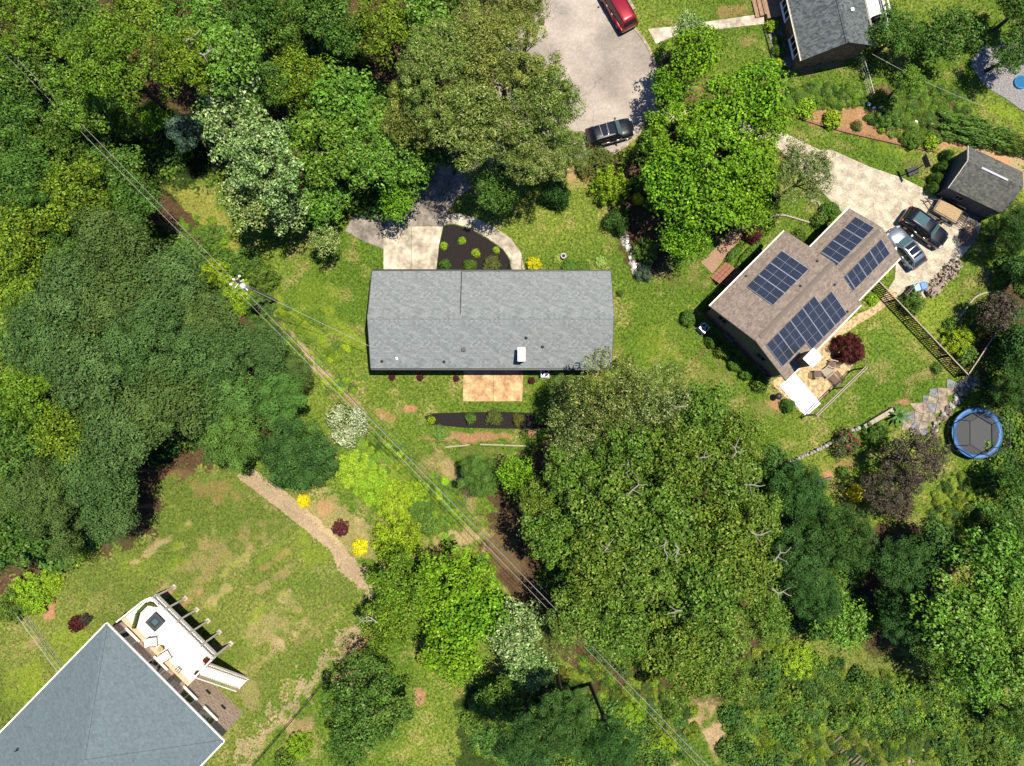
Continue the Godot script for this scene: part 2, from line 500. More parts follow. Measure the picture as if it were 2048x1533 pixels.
func paint_ground() -> void:
	# woods on the left, the overgrown corner, thin soil under the big trees
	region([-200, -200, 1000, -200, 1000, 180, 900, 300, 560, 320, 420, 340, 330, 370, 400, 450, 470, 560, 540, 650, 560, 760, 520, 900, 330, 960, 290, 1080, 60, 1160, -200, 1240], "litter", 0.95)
	region([210, 230, 420, 220, 470, 300, 420, 360, 330, 390, 240, 330], "shade_green", 0.8)  # deep shade of the hollow, put into the ground colour
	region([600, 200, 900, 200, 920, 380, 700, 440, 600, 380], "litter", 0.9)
	region([1000, 290, 1160, 330, 1230, 330, 1310, 380, 1290, 440, 1180, 350, 1050, 345], "clay", 0.7)
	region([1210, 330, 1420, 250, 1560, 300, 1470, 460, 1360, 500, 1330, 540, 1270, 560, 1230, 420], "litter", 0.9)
	region([1330, 150, 1560, 170, 1580, 240, 1420, 240, 1330, 220], "soil", 0.7)
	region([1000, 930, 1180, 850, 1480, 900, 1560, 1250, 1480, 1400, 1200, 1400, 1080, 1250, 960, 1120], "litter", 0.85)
	region([1700, 1060, 1840, 1050, 1900, 1130, 1880, 1290, 1760, 1330, 1690, 1250], "litter", 0.9)  # leaf litter, its dark tone also standing in for deep shade
	region([930, 1380, 1100, 1330, 1290, 1420, 1350, 1560, 900, 1560], "shade_green", 0.9)  # shade round the bottom trees painted as dark green ground
	region([1440, 1300, 2100, 1280, 2100, 1600, 1440, 1600], "olive", 0.65)
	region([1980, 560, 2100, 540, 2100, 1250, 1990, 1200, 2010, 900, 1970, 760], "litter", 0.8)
	# the neighbour's back slope on the upper right
	region([1610, 170, 1740, 175, 1735, 215, 1660, 210, 1590, 200], "lush", 0.9)
	region([1590, 235, 1660, 210, 1740, 215, 1900, 235, 2060, 280, 2060, 320, 1900, 300, 1740, 275], "clay", 0.75)
	region([1740, 180, 1850, 175, 1940, 215, 1960, 265, 1800, 260], "soil", 0.75)
	region([1900, 285, 2060, 310, 2060, 390, 2030, 360, 1930, 290], "straw", 0.75)
	patch(1990, 330, 60, 30, "clay", 0.7)
	patch(1640, 130, 75, 24, "dry", 0.8, -0.2)
	patch(1470, 20, 55, 26, "clay", 0.6)
	patch(1490, 80, 45, 18, "dry", 0.6)
	patch(1340, 30, 50, 30, "bright", 0.5)
	patch(1800, 40, 60, 50, "bright", 0.45)
	patch(1780, 300, 90, 20, "bright", 0.7, 0.35)
	patch(1830, 330, 50, 22, "olive", 0.7)
	patch(2010, 225, 60, 18, "bright", 0.8, 0.5)
	# lawns round the ranch house
	region([320, 370, 420, 380, 470, 470, 540, 560, 560, 640, 470, 520], "yellow", 0.85, 0.8)
	patch(600, 500, 60, 45, "olive", 0.5)
	patch(640, 590, 80, 60, "bright", 0.55)
	patch(690, 540, 50, 50, "lush", 0.5)
	patch(690, 660, 90, 28, "bright", 0.8, 0.75)
	patch(610, 650, 100, 16, "bright", 0.9, 0.75)
	patch(1110, 450, 110, 70, "bright", 0.4)
	patch(1170, 360, 60, 36, "dry", 0.6)
	patch(1220, 420, 30, 70, "dry", 0.45)
	patch(1150, 480, 70, 40, "lush", 0.3)
	patch(1260, 640, 40, 110, "lush", 0.4)
	patch(1310, 690, 70, 70, "bright", 0.55)
	patch(1370, 560, 80, 40, "olive", 0.6)
	patch(1385, 545, 40, 28, "dry", 0.3)
	patch(1430, 760, 60, 60, "dry", 0.5)
	patch(1440, 700, 40, 50, "olive", 0.6)
	patch(1390, 720, 50, 8, "soil", 0.55, -0.8)
	patch(800, 765, 70, 20, "lush", 0.5)
	patch(830, 790, 70, 24, "olive", 0.4)
	patch(1085, 790, 50, 24, "lush", 0.6)
	patch(770, 830, 60, 18, "clay", 0.6, 0.4)
	patch(820, 815, 20, 10, "clay", 0.8)
	patch(940, 875, 130, 16, "clay", 0.75, -0.03)
	patch(1065, 862, 14, 9, "clay", 1.0)
	patch(880, 870, 26, 12, "lush", 0.9)
	patch(960, 905, 130, 18, "olive", 0.6)
	patch(870, 930, 60, 70, "dry", 0.55, 0.7)
	patch(920, 970, 30, 90, "dry", 0.7, -0.5)
	patch(910, 1080, 70, 36, "straw", 0.7)
	patch(880, 1110, 46, 26, "soil", 0.6)
	patch(1000, 1110, 70, 80, "dry", 0.6)
	patch(1060, 1190, 60, 50, "clay", 0.5)
	patch(620, 720, 90, 18, "chip", 0.65, 0.85)
	patch(700, 800, 80, 14, "dry", 0.7, 0.8)
	patch(560, 660, 60, 20, "clay", 0.45, 0.8)
	patch(420, 470, 60, 40, "straw", 0.4)
	patch(735, 905, 50, 40, "dark", 0.8)
	patch(760, 960, 80, 50, "bright", 0.75)
	# the big lawn lower left
	region([330, 935, 460, 930, 560, 980, 720, 1140, 730, 1180, 500, 1460, 470, 1540, 20, 1560, -60, 1300, 130, 1110, 290, 1060], "olive", 0.55)
	patch(430, 980, 90, 40, "clay", 0.5, 0.3)
	patch(340, 945, 60, 20, "clay", 0.55)
	patch(440, 1110, 130, 50, "dry", 0.6, -0.5, 0.8)
	patch(540, 1250, 90, 60, "straw", 0.55, -0.5, 0.8)
	patch(600, 1170, 80, 40, "lush", 0.5, -0.6)
	patch(470, 1300, 50, 50, "lush", 0.6)
	patch(500, 1380, 40, 60, "straw", 0.55)
	patch(360, 1060, 50, 30, "bright", 0.5)
	patch(620, 1100, 40, 60, "bright", 0.6, -0.7)
	patch(270, 1130, 70, 40, "bright", 0.5)
	patch(150, 1290, 60, 60, "bright", 0.7)
	patch(60, 1370, 70, 60, "bright", 0.7)
	patch(100, 1220, 14, 36, "clay", 0.9, 0.2)
	patch(60, 1290, 60, 18, "dry", 0.6, -0.7)
	patch(400, 1190, 60, 30, "dry", 0.5, 0.5)
	var g := RandomNumberGenerator.new(); g.seed = 71
	for k in 46: # mowing lanes and thin spots, all on one slant
		var a: float = g.randf(); var b: float = g.randf()
		patch(lerpf(300, 600, a) + b * 90 - 30, lerpf(1020, 1330, b) - a * 40 + 60, g.randf_range(30, 80), g.randf_range(6, 16), ["dry", "straw", "bright", "lush", "clay", "dry"][g.randi() % 6], g.randf_range(0.35, 0.7), -0.62 + g.randf_range(-0.1, 0.1), 0.9)
	for k in 50:
		patch(g.randf_range(560, 1980), g.randf_range(420, 900), g.randf_range(12, 40), g.randf_range(6, 16), ["dry", "bright", "lush", "yellow"][g.randi() % 4], g.randf_range(0.2, 0.35), g.randf() * 3.0, 0.9)
	region([500, 935, 560, 975, 640, 1040, 720, 1130, 745, 1180, 720, 1185, 640, 1085, 560, 1020, 480, 960], "chip", 0.72, 1.2)
	region([735, 1230, 700, 1255, 640, 1320, 560, 1410, 500, 1480, 460, 1533, 490, 1533, 560, 1455, 640, 1355, 735, 1260], "chip", 0.66, 1.2)
	region([610, 1010, 660, 975, 690, 1020, 745, 1050, 760, 1130, 720, 1120, 640, 1060], "straw", 0.6, 1.3)
	patch(650, 1015, 40, 24, "clay", 0.6)
	patch(720, 1290, 50, 22, "clay", 0.7, -0.7)
	patch(690, 1350, 60, 30, "dry", 0.6, -0.7)
	patch(590, 1460, 60, 30, "dry", 0.7, -0.7)
	patch(840, 1320, 26, 34, "bright", 0.8)
	patch(880, 1430, 70, 70, "lush", 0.5)
	patch(838, 1395, 18, 22, "clay", 0.8)
	patch(920, 1390, 22, 30, "clay", 0.5)
	patch(810, 1490, 60, 40, "bright", 0.45)
	# under and beyond the oaks
	patch(1250, 1300, 36, 22, "clay", 0.9)
	patch(1150, 1270, 20, 14, "clay", 0.9)
	patch(1210, 1390, 60, 36, "soil", 0.8, 0.6)
	patch(1390, 1410, 60, 60, "dry", 0.9, 0.5)
	patch(1430, 1470, 30, 60, "straw", 0.8)
	patch(1290, 1400, 40, 20, "bright", 0.8, 0.8)
	patch(1320, 1470, 60, 50, "bright", 0.7, 0.7)
	patch(1560, 1290, 26, 60, "bright", 0.9, -0.4)
	patch(1590, 1320, 60, 36, "bright", 0.8)
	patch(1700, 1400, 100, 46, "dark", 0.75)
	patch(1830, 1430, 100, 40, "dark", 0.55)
	patch(1850, 1500, 120, 26, "dry", 0.5)
	patch(1720, 1490, 60, 30, "dry", 0.45)
	patch(1900, 990, 90, 60, "bright", 0.6)
	patch(1830, 1050, 60, 30, "dry", 0.5)
	# the solar house yard
	patch(1760, 690, 70, 60, "lush", 0.7)
	patch(1690, 800, 110, 60, "lush", 0.45, -0.6)
	patch(1560, 860, 100, 50, "bright", 0.4, -0.4)
	patch(1530, 820, 60, 40, "dry", 0.5)
	patch(1560, 805, 34, 26, "clay", 0.7)
	patch(1808, 803, 22, 14, "clay", 1.0)
	patch(1850, 745, 60, 16, "dry", 0.6, -0.4)
	patch(1880, 740, 40, 26, "soil", 0.35)
	patch(1870, 620, 80, 50, "bright", 0.6, -0.7)
	patch(1960, 560, 60, 30, "dry", 0.5, -0.6)
	patch(1980, 720, 20, 60, "dry", 0.5, 0.5)
	patch(1680, 930, 60, 24, "clay", 0.55, -0.3)
	patch(1655, 950, 34, 14, "clay", 0.9, -0.4)
	patch(1960, 810, 40, 24, "bright", 0.5)
	patch(1990, 840, 26, 18, "clay", 0.4)
	region([1950, 590, 2010, 585, 2060, 620, 2060, 660, 1990, 650, 1940, 740, 1885, 700, 1940, 620], "soil", 0.5)

func finish_ground() -> void:
	var im := Image.create_from_data(GW, GH, false, Image.FORMAT_RGB8, gpix)
	var m := StandardMaterial3D.new()
	m.albedo_texture = ImageTexture.create_from_image(im)
	m.roughness = 0.95
	m.metallic_specular = 0.2
	var s := SurfaceTool.new()
	s.begin(Mesh.PRIMITIVE_TRIANGLES)
	var f := FastNoiseLite.new(); f.seed = 9; f.frequency = 0.12
	var nx := 150; var nz := 112
	var sx: float = GW / GS; var sz: float = GH / GS
	for j in nz + 1:
		for i in nx + 1:
			var a: float = float(i) / nx; var b: float = float(j) / nz
			s.set_uv(Vector2(a, b))
			var x: float = GX0 + sx * a; var z: float = GZ0 + sz * b
			s.add_vertex(Vector3(x, 0.012 * f.get_noise_2d(x, z) - 0.012, z))
	for j in nz:
		for i in nx:
			var q: int = j * (nx + 1) + i
			for k in [q, q + 1, q + nx + 2, q, q + nx + 2, q + nx + 1]: s.add_index(k)
	s.generate_normals()
	structure("ground", s.commit(), m, "lawn, bare clay and leaf litter of the yards")
	var far := sfc()
	slab(far, [Vector3(-900, 0, -900), Vector3(900, 0, -900), Vector3(900, 0, 900), Vector3(-900, 0, 900)], -0.3, -0.06)
	structure("terrain", far, mat(lin(0.05, 0.065, 0.018), 0.95, 0.0, grey_tex(256, [[0.02, 4, 1.0]], 0.5, 1.0, 0.2, 55), 0.05), "wooded land beyond the yards")

func grass_stuff() -> void: # short blades over every lawn, coloured like the ground they grow from
	var s := sfc()
	var g := RandomNumberGenerator.new(); g.seed = 321
	for k in 7:
		var t: float = g.randf() * TAU
		var b := Vector3(cos(t), 0, sin(t)) * g.randf() * 0.07
		var tip: Vector3 = b + Vector3(g.randf_range(-0.06, 0.06), g.randf_range(0.04, 0.09), g.randf_range(-0.06, 0.06))
		var side := Vector3(-sin(t + 0.6), 0, cos(t + 0.6)) * 0.014
		tri(s, b - side, tip, b + side)
	s.generate_normals()
	var mesh := s.commit()
	var buf := PackedFloat32Array()
	var lut := PackedFloat32Array()
	for k in 256: lut.append(Color(k / 255.0, 0, 0).srgb_to_linear().r)
	var count := 0
	var fall := 240000
	for n in fall:
		var x: float = g.randf_range(-52.0, 52.0)
		var z: float = g.randf_range(-43.0, 34.0)
		var i: int = int((z - GZ0) * GS) * GW + int((x - GX0) * GS)
		if gmask[i]: continue
		var r: float = gpix[i * 3]; var gr: float = gpix[i * 3 + 1]
		if r > gr * 1.12: continue
		var sc: float = g.randf_range(0.6, 1.5)
		var t: float = g.randf() * TAU
		var c: float = cos(t) * sc; var sn: float = sin(t) * sc
		var q: float = g.randf_range(0.55, 1.6)
		buf.append_array([c, 0.0, sn, x, 0.0, sc, 0.0, -0.01, -sn, 0.0, c, z, lut[int(r)] * q, lut[int(gr)] * q, lut[gpix[i * 3 + 2]] * q, 1.0])
		count += 1
	var mm := MultiMesh.new()
	mm.transform_format = MultiMesh.TRANSFORM_3D
	mm.use_colors = true
	mm.mesh = mesh
	mm.instance_count = count
	mm.buffer = buf
	var o := MultiMeshInstance3D.new()
	o.name = numbered("grass")
	o.multimesh = mm
	o.material_override = leaf_mat(Color.WHITE, 0.3, 0.7)
	add_child(o)
	tag(o, "short mown and dried grass covering the lawns of all yards", "grass", "", "stuff")

# ---------------------------------------------------------------- foliage
# species: leaf length, leaf width, clump radius, cover, height of crown over its radius, colours (linear) as [r, g, b, weight]
var SPECIES := {
	"oak": [0.245, 0.141, 0.80, 0.62, 0.75, [[0.064, 0.120, 0.012, 5], [0.092, 0.150, 0.018, 4], [0.16, 0.20, 0.05, 1.6], [0.038, 0.080, 0.010, 2]]],
	"oak_pale": [0.202, 0.118, 0.72, 0.60, 0.75, [[0.070, 0.105, 0.018, 4], [0.120, 0.150, 0.040, 3], [0.25, 0.26, 0.13, 1.5], [0.032, 0.060, 0.010, 3]]],
	"dense": [0.173, 0.111, 1.05, 0.80, 0.70, [[0.042, 0.080, 0.020, 5], [0.056, 0.100, 0.026, 4], [0.085, 0.130, 0.040, 1.6]]],
	"dense_green": [0.173, 0.111, 1.00, 0.80, 0.65, [[0.048, 0.108, 0.020, 5], [0.064, 0.132, 0.026, 4], [0.09, 0.155, 0.036, 1.5]]],
	"silver": [0.230, 0.155, 0.75, 0.62, 0.85, [[0.085, 0.155, 0.030, 4], [0.20, 0.27, 0.10, 4], [0.32, 0.37, 0.18, 1.8], [0.05, 0.10, 0.018, 2]]],
	"maple": [0.245, 0.178, 0.78, 0.58, 0.75, [[0.070, 0.150, 0.014, 5], [0.100, 0.195, 0.020, 3], [0.17, 0.25, 0.07, 1.4], [0.035, 0.090, 0.010, 2]]],
	"vivid": [0.245, 0.178, 0.72, 0.52, 0.70, [[0.080, 0.172, 0.008, 5], [0.115, 0.225, 0.010, 4], [0.18, 0.29, 0.03, 1.5], [0.042, 0.105, 0.006, 2]]],
	"willow": [0.216, 0.081, 0.70, 0.80, 0.70, [[0.090, 0.128, 0.020, 5], [0.140, 0.178, 0.036, 4], [0.24, 0.25, 0.10, 1.8], [0.046, 0.075, 0.012, 3]]],
	"yellowish": [0.216, 0.141, 0.78, 0.62, 0.75, [[0.075, 0.130, 0.008, 5], [0.110, 0.175, 0.012, 4], [0.155, 0.215, 0.03, 1.6], [0.036, 0.075, 0.008, 3]]],
	"wood": [0.230, 0.148, 0.85, 0.62, 0.80, [[0.042, 0.095, 0.012, 5], [0.068, 0.128, 0.018, 4], [0.12, 0.175, 0.045, 1.3], [0.024, 0.058, 0.010, 3]]],
	"evergreen": [0.173, 0.089, 0.85, 0.85, 0.85, [[0.024, 0.062, 0.012, 5], [0.036, 0.085, 0.017, 4], [0.062, 0.115, 0.032, 1.2]]],
	"blue": [0.158, 0.089, 0.60, 0.80, 0.85, [[0.045, 0.080, 0.055, 5], [0.075, 0.115, 0.085, 3], [0.13, 0.17, 0.13, 1]]],
	"plum": [0.158, 0.104, 0.50, 0.66, 0.75, [[0.055, 0.046, 0.034, 4], [0.038, 0.026, 0.022, 4], [0.090, 0.080, 0.048, 2]]],
	"white": [0.158, 0.111, 0.60, 0.55, 0.60, [[0.36, 0.41, 0.31, 4], [0.24, 0.31, 0.18, 4], [0.10, 0.16, 0.05, 3]]],
	"box": [0.090, 0.060, 0.42, 0.95, 0.85, [[0.055, 0.115, 0.016, 5], [0.085, 0.150, 0.022, 4], [0.035, 0.07, 0.014, 2]]],
	"shrub": [0.150, 0.090, 0.42, 0.75, 0.80, [[0.070, 0.130, 0.020, 5], [0.105, 0.170, 0.028, 3], [0.045, 0.085, 0.016, 3]]],
	"olive_shrub": [0.130, 0.080, 0.42, 0.80, 0.75, [[0.075, 0.090, 0.022, 5], [0.105, 0.115, 0.030, 3], [0.045, 0.055, 0.016, 3]]],
	"lime": [0.160, 0.100, 0.42, 0.75, 0.75, [[0.14, 0.22, 0.012, 5], [0.20, 0.30, 0.018, 4], [0.085, 0.15, 0.012, 2]]],
	"yellow": [0.110, 0.080, 0.40, 0.85, 0.70, [[0.48, 0.40, 0.008, 5], [0.56, 0.50, 0.02, 3], [0.26, 0.25, 0.01, 2]]],
	"maroon": [0.120, 0.070, 0.40, 0.95, 0.70, [[0.062, 0.016, 0.018, 5], [0.090, 0.024, 0.026, 3], [0.034, 0.010, 0.012, 3]]],
	"rose": [0.140, 0.090, 0.42, 0.62, 0.70, [[0.060, 0.090, 0.030, 5], [0.09, 0.11, 0.045, 3], [0.035, 0.05, 0.02, 2], [0.38, 0.012, 0.03, 0.9]]],
	"hosta": [0.158, 0.096, 0.50, 0.60, 0.55, [[0.22, 0.32, 0.06, 5], [0.32, 0.42, 0.12, 3], [0.12, 0.19, 0.03, 2]]],
}
var SIZES := {"oak": [4.6, 4.6, 3.4], "oak_pale": [4.2], "dense": [4.6, 4.6, 3.2], "dense_green": [3.6], "silver": [4.2, 3.0], "maple": [4.2, 3.0], "vivid": [4.0, 2.6], "willow": [5.0, 3.6], "yellowish": [4.6, 3.4], "wood": [4.4, 4.4, 3.2], "evergreen": [4.0, 1.5], "blue": [2.2], "plum": [2.8, 1.6], "white": [2.0], "shrub": [0.8, 1.8], "lime": [0.7, 2.0], "box": [0.7, 0.9], "maroon": [0.5, 1.6], "yellow": [0.8], "olive_shrub": [0.9]}
var pick_n := 0

func crown_mesh(sp: String, r: float, seed_: int) -> ArrayMesh:
	var a: Array = SPECIES[sp]
	var g := RandomNumberGenerator.new(); g.seed = seed_ * 7919 + hash(sp) % 10007
	var ll: float = a[0]; var lw: float = a[1]
	var cr: float = minf(a[2], r * 0.42)
	var asp: float = a[4]
	var total := 0.0
	for c in a[5]: total += c[3]
	# the crown is a set of limb masses with gaps between them, each mass a set of clumps
	var spots := PackedVector3Array()
	var f := FastNoiseLite.new(); f.seed = seed_; f.frequency = 1.1
	var clipped: bool = sp in ["box", "yellow", "maroon", "olive_shrub", "hosta"]
	var uneven: float = 0.12 if clipped else (0.34 if r > 2.5 else 0.55)
	if r > 2.2:
		var mr: float = {"dense": 1.9, "dense_green": 1.8, "evergreen": 1.6, "willow": 1.5, "plum": 1.0}.get(sp, 1.45)
		var masses: int = int(1.25 * pow(r / mr, 2)) + 4
		for k in masses:
			var y: float = clampf(1.0 - 1.45 * (k + 0.5) / masses + g.randf_range(-0.1, 0.1), -0.5, 1.0)
			var t: float = k * 2.39996 + g.randf_range(-0.4, 0.4)
			var rr: float = sqrt(maxf(0.0, 1.0 - y * y))
			var wob: float = 0.86 + 0.34 * f.get_noise_2d(cos(t) * 1.3 + 5.0 * y, sin(t) * 1.3) + g.randf_range(-0.18, 0.1)
			var mc: Vector3 = Vector3(cos(t) * rr, y * asp, sin(t) * rr) * (r - mr * 0.75) * wob
			var m2: float = mr * g.randf_range(0.6, 1.15)
			var nj: int = int(1.2 * pow(m2 / cr, 2)) + 2
			for j in nj:
				var yy: float = clampf(1.0 - 1.25 * (j + 0.5) / nj, -0.3, 1.0)
				var tt: float = j * 2.39996 + k
				var r2: float = sqrt(1.0 - yy * yy)
				spots.append(mc + Vector3(cos(tt) * r2, yy * 0.75, sin(tt) * r2) * m2 * g.randf_range(0.55, 0.95))
	else:
		var nk: int = int(2.6 * pow(r / cr, 2)) + 5
		for k in nk:
			var y: float = clampf(1.0 - 1.5 * (k + 0.5) / nk + g.randf_range(-0.06, 0.06), -0.55, 1.0)
			var t: float = k * 2.39996 + g.randf_range(-0.35, 0.35)
			var rr: float = sqrt(maxf(0.0, 1.0 - y * y))
			var wob: float = 0.86 + uneven * f.get_noise_2d(cos(t) * 1.3 + 5.0 * y, sin(t) * 1.3) + g.randf_range(-0.14, 0.1)
			spots.append(Vector3(cos(t) * rr, y * asp, sin(t) * rr) * (r - cr * 0.7) * wob)
	var clumps: int = spots.size()
	var per: int = int(a[3] * TAU * cr * cr / (ll * lw * 0.5))
	var vs := PackedVector3Array(); var cs := PackedColorArray(); var ix := PackedInt32Array()
	vs.resize(clumps * per * 4); cs.resize(clumps * per * 4); ix.resize(clumps * per * 6)
	var rough_: float = 0.15 if clipped else 0.6
	var q := 0
	for k in clumps:
		var c: Vector3 = spots[k]
		var cs_r: float = cr * g.randf_range(0.6, 1.1)
		var tone: float = g.randf_range(0.8, 1.2)
		var sq := Vector3(g.randf_range(0.8, 1.25), g.randf_range(0.55, 0.85), g.randf_range(0.8, 1.25))
		for n in per:
			var ly: float = g.randf_range(-0.55, 1.0)
			var lt: float = g.randf() * TAU
			var lr: float = sqrt(maxf(0.0, 1.0 - ly * ly))
			var ld := Vector3(cos(lt) * lr, ly, sin(lt) * lr)
			var bump: float = 1.0 + rough_ * f.get_noise_3d(ld.x * 1.1 + c.x, ld.y * 1.1 + c.y, ld.z * 1.1 + c.z)
			if g.randf() < 0.18: bump *= 1.0 + 0.4 * g.randf() * (1.0 if rough_ > 0.2 else 0.2)
			var p: Vector3 = c + ld * cs_r * (1.0 - 0.55 * g.randf() * g.randf()) * bump * sq
			var nn: Vector3 = (ld * 0.9 + Vector3(g.randf_range(-0.5, 0.5), g.randf_range(0.0, 0.75), g.randf_range(-0.5, 0.5))).normalized()
			var tx: Vector3 = nn.cross(Vector3(g.randf_range(-1, 1), g.randf_range(-0.3, 0.3), g.randf_range(-1, 1))).normalized()
			var ty: Vector3 = nn.cross(tx)
			var sc: float = g.randf_range(0.7, 1.25)
			var hl: Vector3 = tx * ll * 0.5 * sc
			var hw: Vector3 = ty * lw * 0.5 * sc + nn * lw * 0.12
			var hv: Vector3 = -ty * lw * 0.5 * sc + nn * lw * 0.12
			vs[q * 4] = p - hl; vs[q * 4 + 1] = p + hw; vs[q * 4 + 2] = p + hl; vs[q * 4 + 3] = p + hv
			var w: float = g.randf() * total
			var pick: Array = a[5][0]
			for e in a[5]:
				w -= e[3]
				if w <= 0.0:
					pick = e
					break
			var br: float = tone * g.randf_range(0.9, 1.3)
			var col := Color(pick[0] * br, pick[1] * br, pick[2] * br)
			cs[q * 4] = col; cs[q * 4 + 1] = col; cs[q * 4 + 2] = col; cs[q * 4 + 3] = col
			var i: int = q * 6; var b: int = q * 4
			ix[i] = b; ix[i + 1] = b + 1; ix[i + 2] = b + 2; ix[i + 3] = b; ix[i + 4] = b + 2; ix[i + 5] = b + 3
			q += 1
	var arr := []
	arr.resize(Mesh.ARRAY_MAX)
	arr[Mesh.ARRAY_VERTEX] = vs; arr[Mesh.ARRAY_COLOR] = cs; arr[Mesh.ARRAY_INDEX] = ix
	var m := ArrayMesh.new()
	m.add_surface_from_arrays(Mesh.PRIMITIVE_TRIANGLES, arr)
	return m

func crown_for(sp: String, r: float) -> Array: # [mesh, its radius]
	var sizes: Array = SIZES.get(sp, [1.0, 1.0])
	pick_n += 1
	var best: int = 0
	for k in sizes.size():
		if absf(log(r / sizes[k])) < absf(log(r / sizes[best])) - 0.01 or (sizes[k] == sizes[best] and (pick_n + k) % 2 == 0): best = k
	var key: String = "%s_%d" % [sp, best]
	if not crowns.has(key):
		crowns[key] = crown_mesh(sp, sizes[best], best + 1)
	return [crowns[key], sizes[best]]

func leaf_for(sp: String) -> StandardMaterial3D:
	var k: int = pick_n % 3
	var key: String = "leaf_%s_%d" % [sp, k]
	if not M.has(key):
		var t: Color = [Color(1, 1, 1), Color(0.93, 0.97, 0.93), Color(1.0, 0.97, 0.9)][k]
		M[key] = leaf_mat(t)
		M[key].resource_name = "foliage"
	return M[key]

func tree(u: float, v: float, rpx: float, sp: String, hc: float, label: String, group := "", dead := 0) -> Node3D:
	if hc < 12.9: hc = minf(hc, (2.2 if u < 560.0 or sp.begins_with("oak") or sp == "willow" else 1.5) * rpx / 20.48 + 1.2)
	var r: float = rpx / 20.48 * (CAM_H - hc) / CAM_H
	var at := P(u, v, hc)
	var root := thing("tree" if sp != "evergreen" else "evergreen_tree", label, "tree", Vector3(at.x, 0, at.z), 0.0, group)
	var s := sfc()
	var lean := Vector3(rng.randf_range(-0.3, 0.3), 0, rng.randf_range(-0.3, 0.3))
	var tr: float = 0.05 + r * 0.05
	tube(s, Vector3(0, -0.1, 0), lean + Vector3(0, hc * 0.55, 0), tr * 1.25, tr * 0.8, 8)
	tube(s, lean + Vector3(0, hc * 0.55, 0), lean + Vector3(0, hc + r * 0.25, 0), tr * 0.8, tr * 0.25, 6)
	for k in 6:
		var t: float = TAU * k / 6.0 + rng.randf()
		var y: float = hc * rng.randf_range(0.5, 0.8)
		tube(s, lean + Vector3(0, y, 0), lean + Vector3(cos(t) * r * 0.62, hc + r * rng.randf_range(-0.05, 0.25), sin(t) * r * 0.62), tr * 0.42, tr * 0.1, 5)
	obj("trunk", s, M.bark, root)
	var cm := crown_for(sp, r)
	var o := obj("crown", cm[0], leaf_for(sp), root)
	o.position = Vector3(0, hc, 0)
	var k: float = r / cm[1]
	o.scale = Vector3(k * rng.randf_range(0.93, 1.07), k * rng.randf_range(0.9, 1.15), k * rng.randf_range(0.93, 1.07))
	o.rotation.y = rng.randf() * TAU
	for d in dead:
		var b := sfc()
		var t: float = rng.randf() * TAU
		var rr: float = r * rng.randf_range(0.25, 0.7)
		var p0 := Vector3(cos(t) * rr, hc + r * 0.55, sin(t) * rr)
		var pts := [p0 - Vector3(0, 0.8, 0), p0]
		for j in 4: pts.append(pts[-1] + Vector3(cos(t + rng.randf_range(-0.8, 0.8)), rng.randf_range(-0.05, 0.25), sin(t + rng.randf_range(-0.8, 0.8))) * rng.randf_range(0.3, 0.55))
		for j in pts.size() - 1: tube(b, pts[j], pts[j + 1], 0.075 - 0.011 * j, 0.064 - 0.011 * j, 5)
		tube(b, pts[2], pts[2] + Vector3(cos(t + 1.2), 0.3, sin(t + 1.2)) * 0.8, 0.035, 0.012, 4)
		tube(b, pts[3], pts[3] + Vector3(cos(t - 1.0), 0.2, sin(t - 1.0)) * 0.7, 0.03, 0.012, 4)
		obj("bare_branch", b, M.bark_pale, root)
	return root

func shrub(u: float, v: float, rpx: float, sp: String, label: String, tall := 0.0, category := "shrub", called := "shrub", group := "", stretch := Vector2.ONE, turn := 0.0) -> Node3D:
	var r: float = rpx / 20.48
	var h: float = tall if tall > 0.0 else r * 1.1
	var at := P(u, v, h * 0.5)
	var root := thing(called, label, category, Vector3(at.x, 0, at.z), 0.0, group)
	var s := sfc()
	for k in 4:
		var t: float = TAU * k / 4.0 + rng.randf()
		tube(s, Vector3(0, -0.02, 0), Vector3(cos(t) * r * 0.4 * stretch.x, h * 0.6, sin(t) * r * 0.4 * stretch.y), 0.02 + r * 0.02, 0.01, 5)
	obj("stem", s, M.bark, root)
	var cm := crown_for(sp, r)
	var asp: float = SPECIES[sp][4]
	var o := obj("foliage", cm[0], leaf_for(sp), root)
	var k: float = r / cm[1]
	var ky: float = h / (cm[1] * asp * 1.25)
	o.scale = Vector3(k * stretch.x, ky, k * stretch.y)
	o.position = Vector3(0, h - cm[1] * asp * ky * 0.95, 0)
	o.rotation.y = turn if stretch != Vector2.ONE else rng.randf() * TAU
	return root

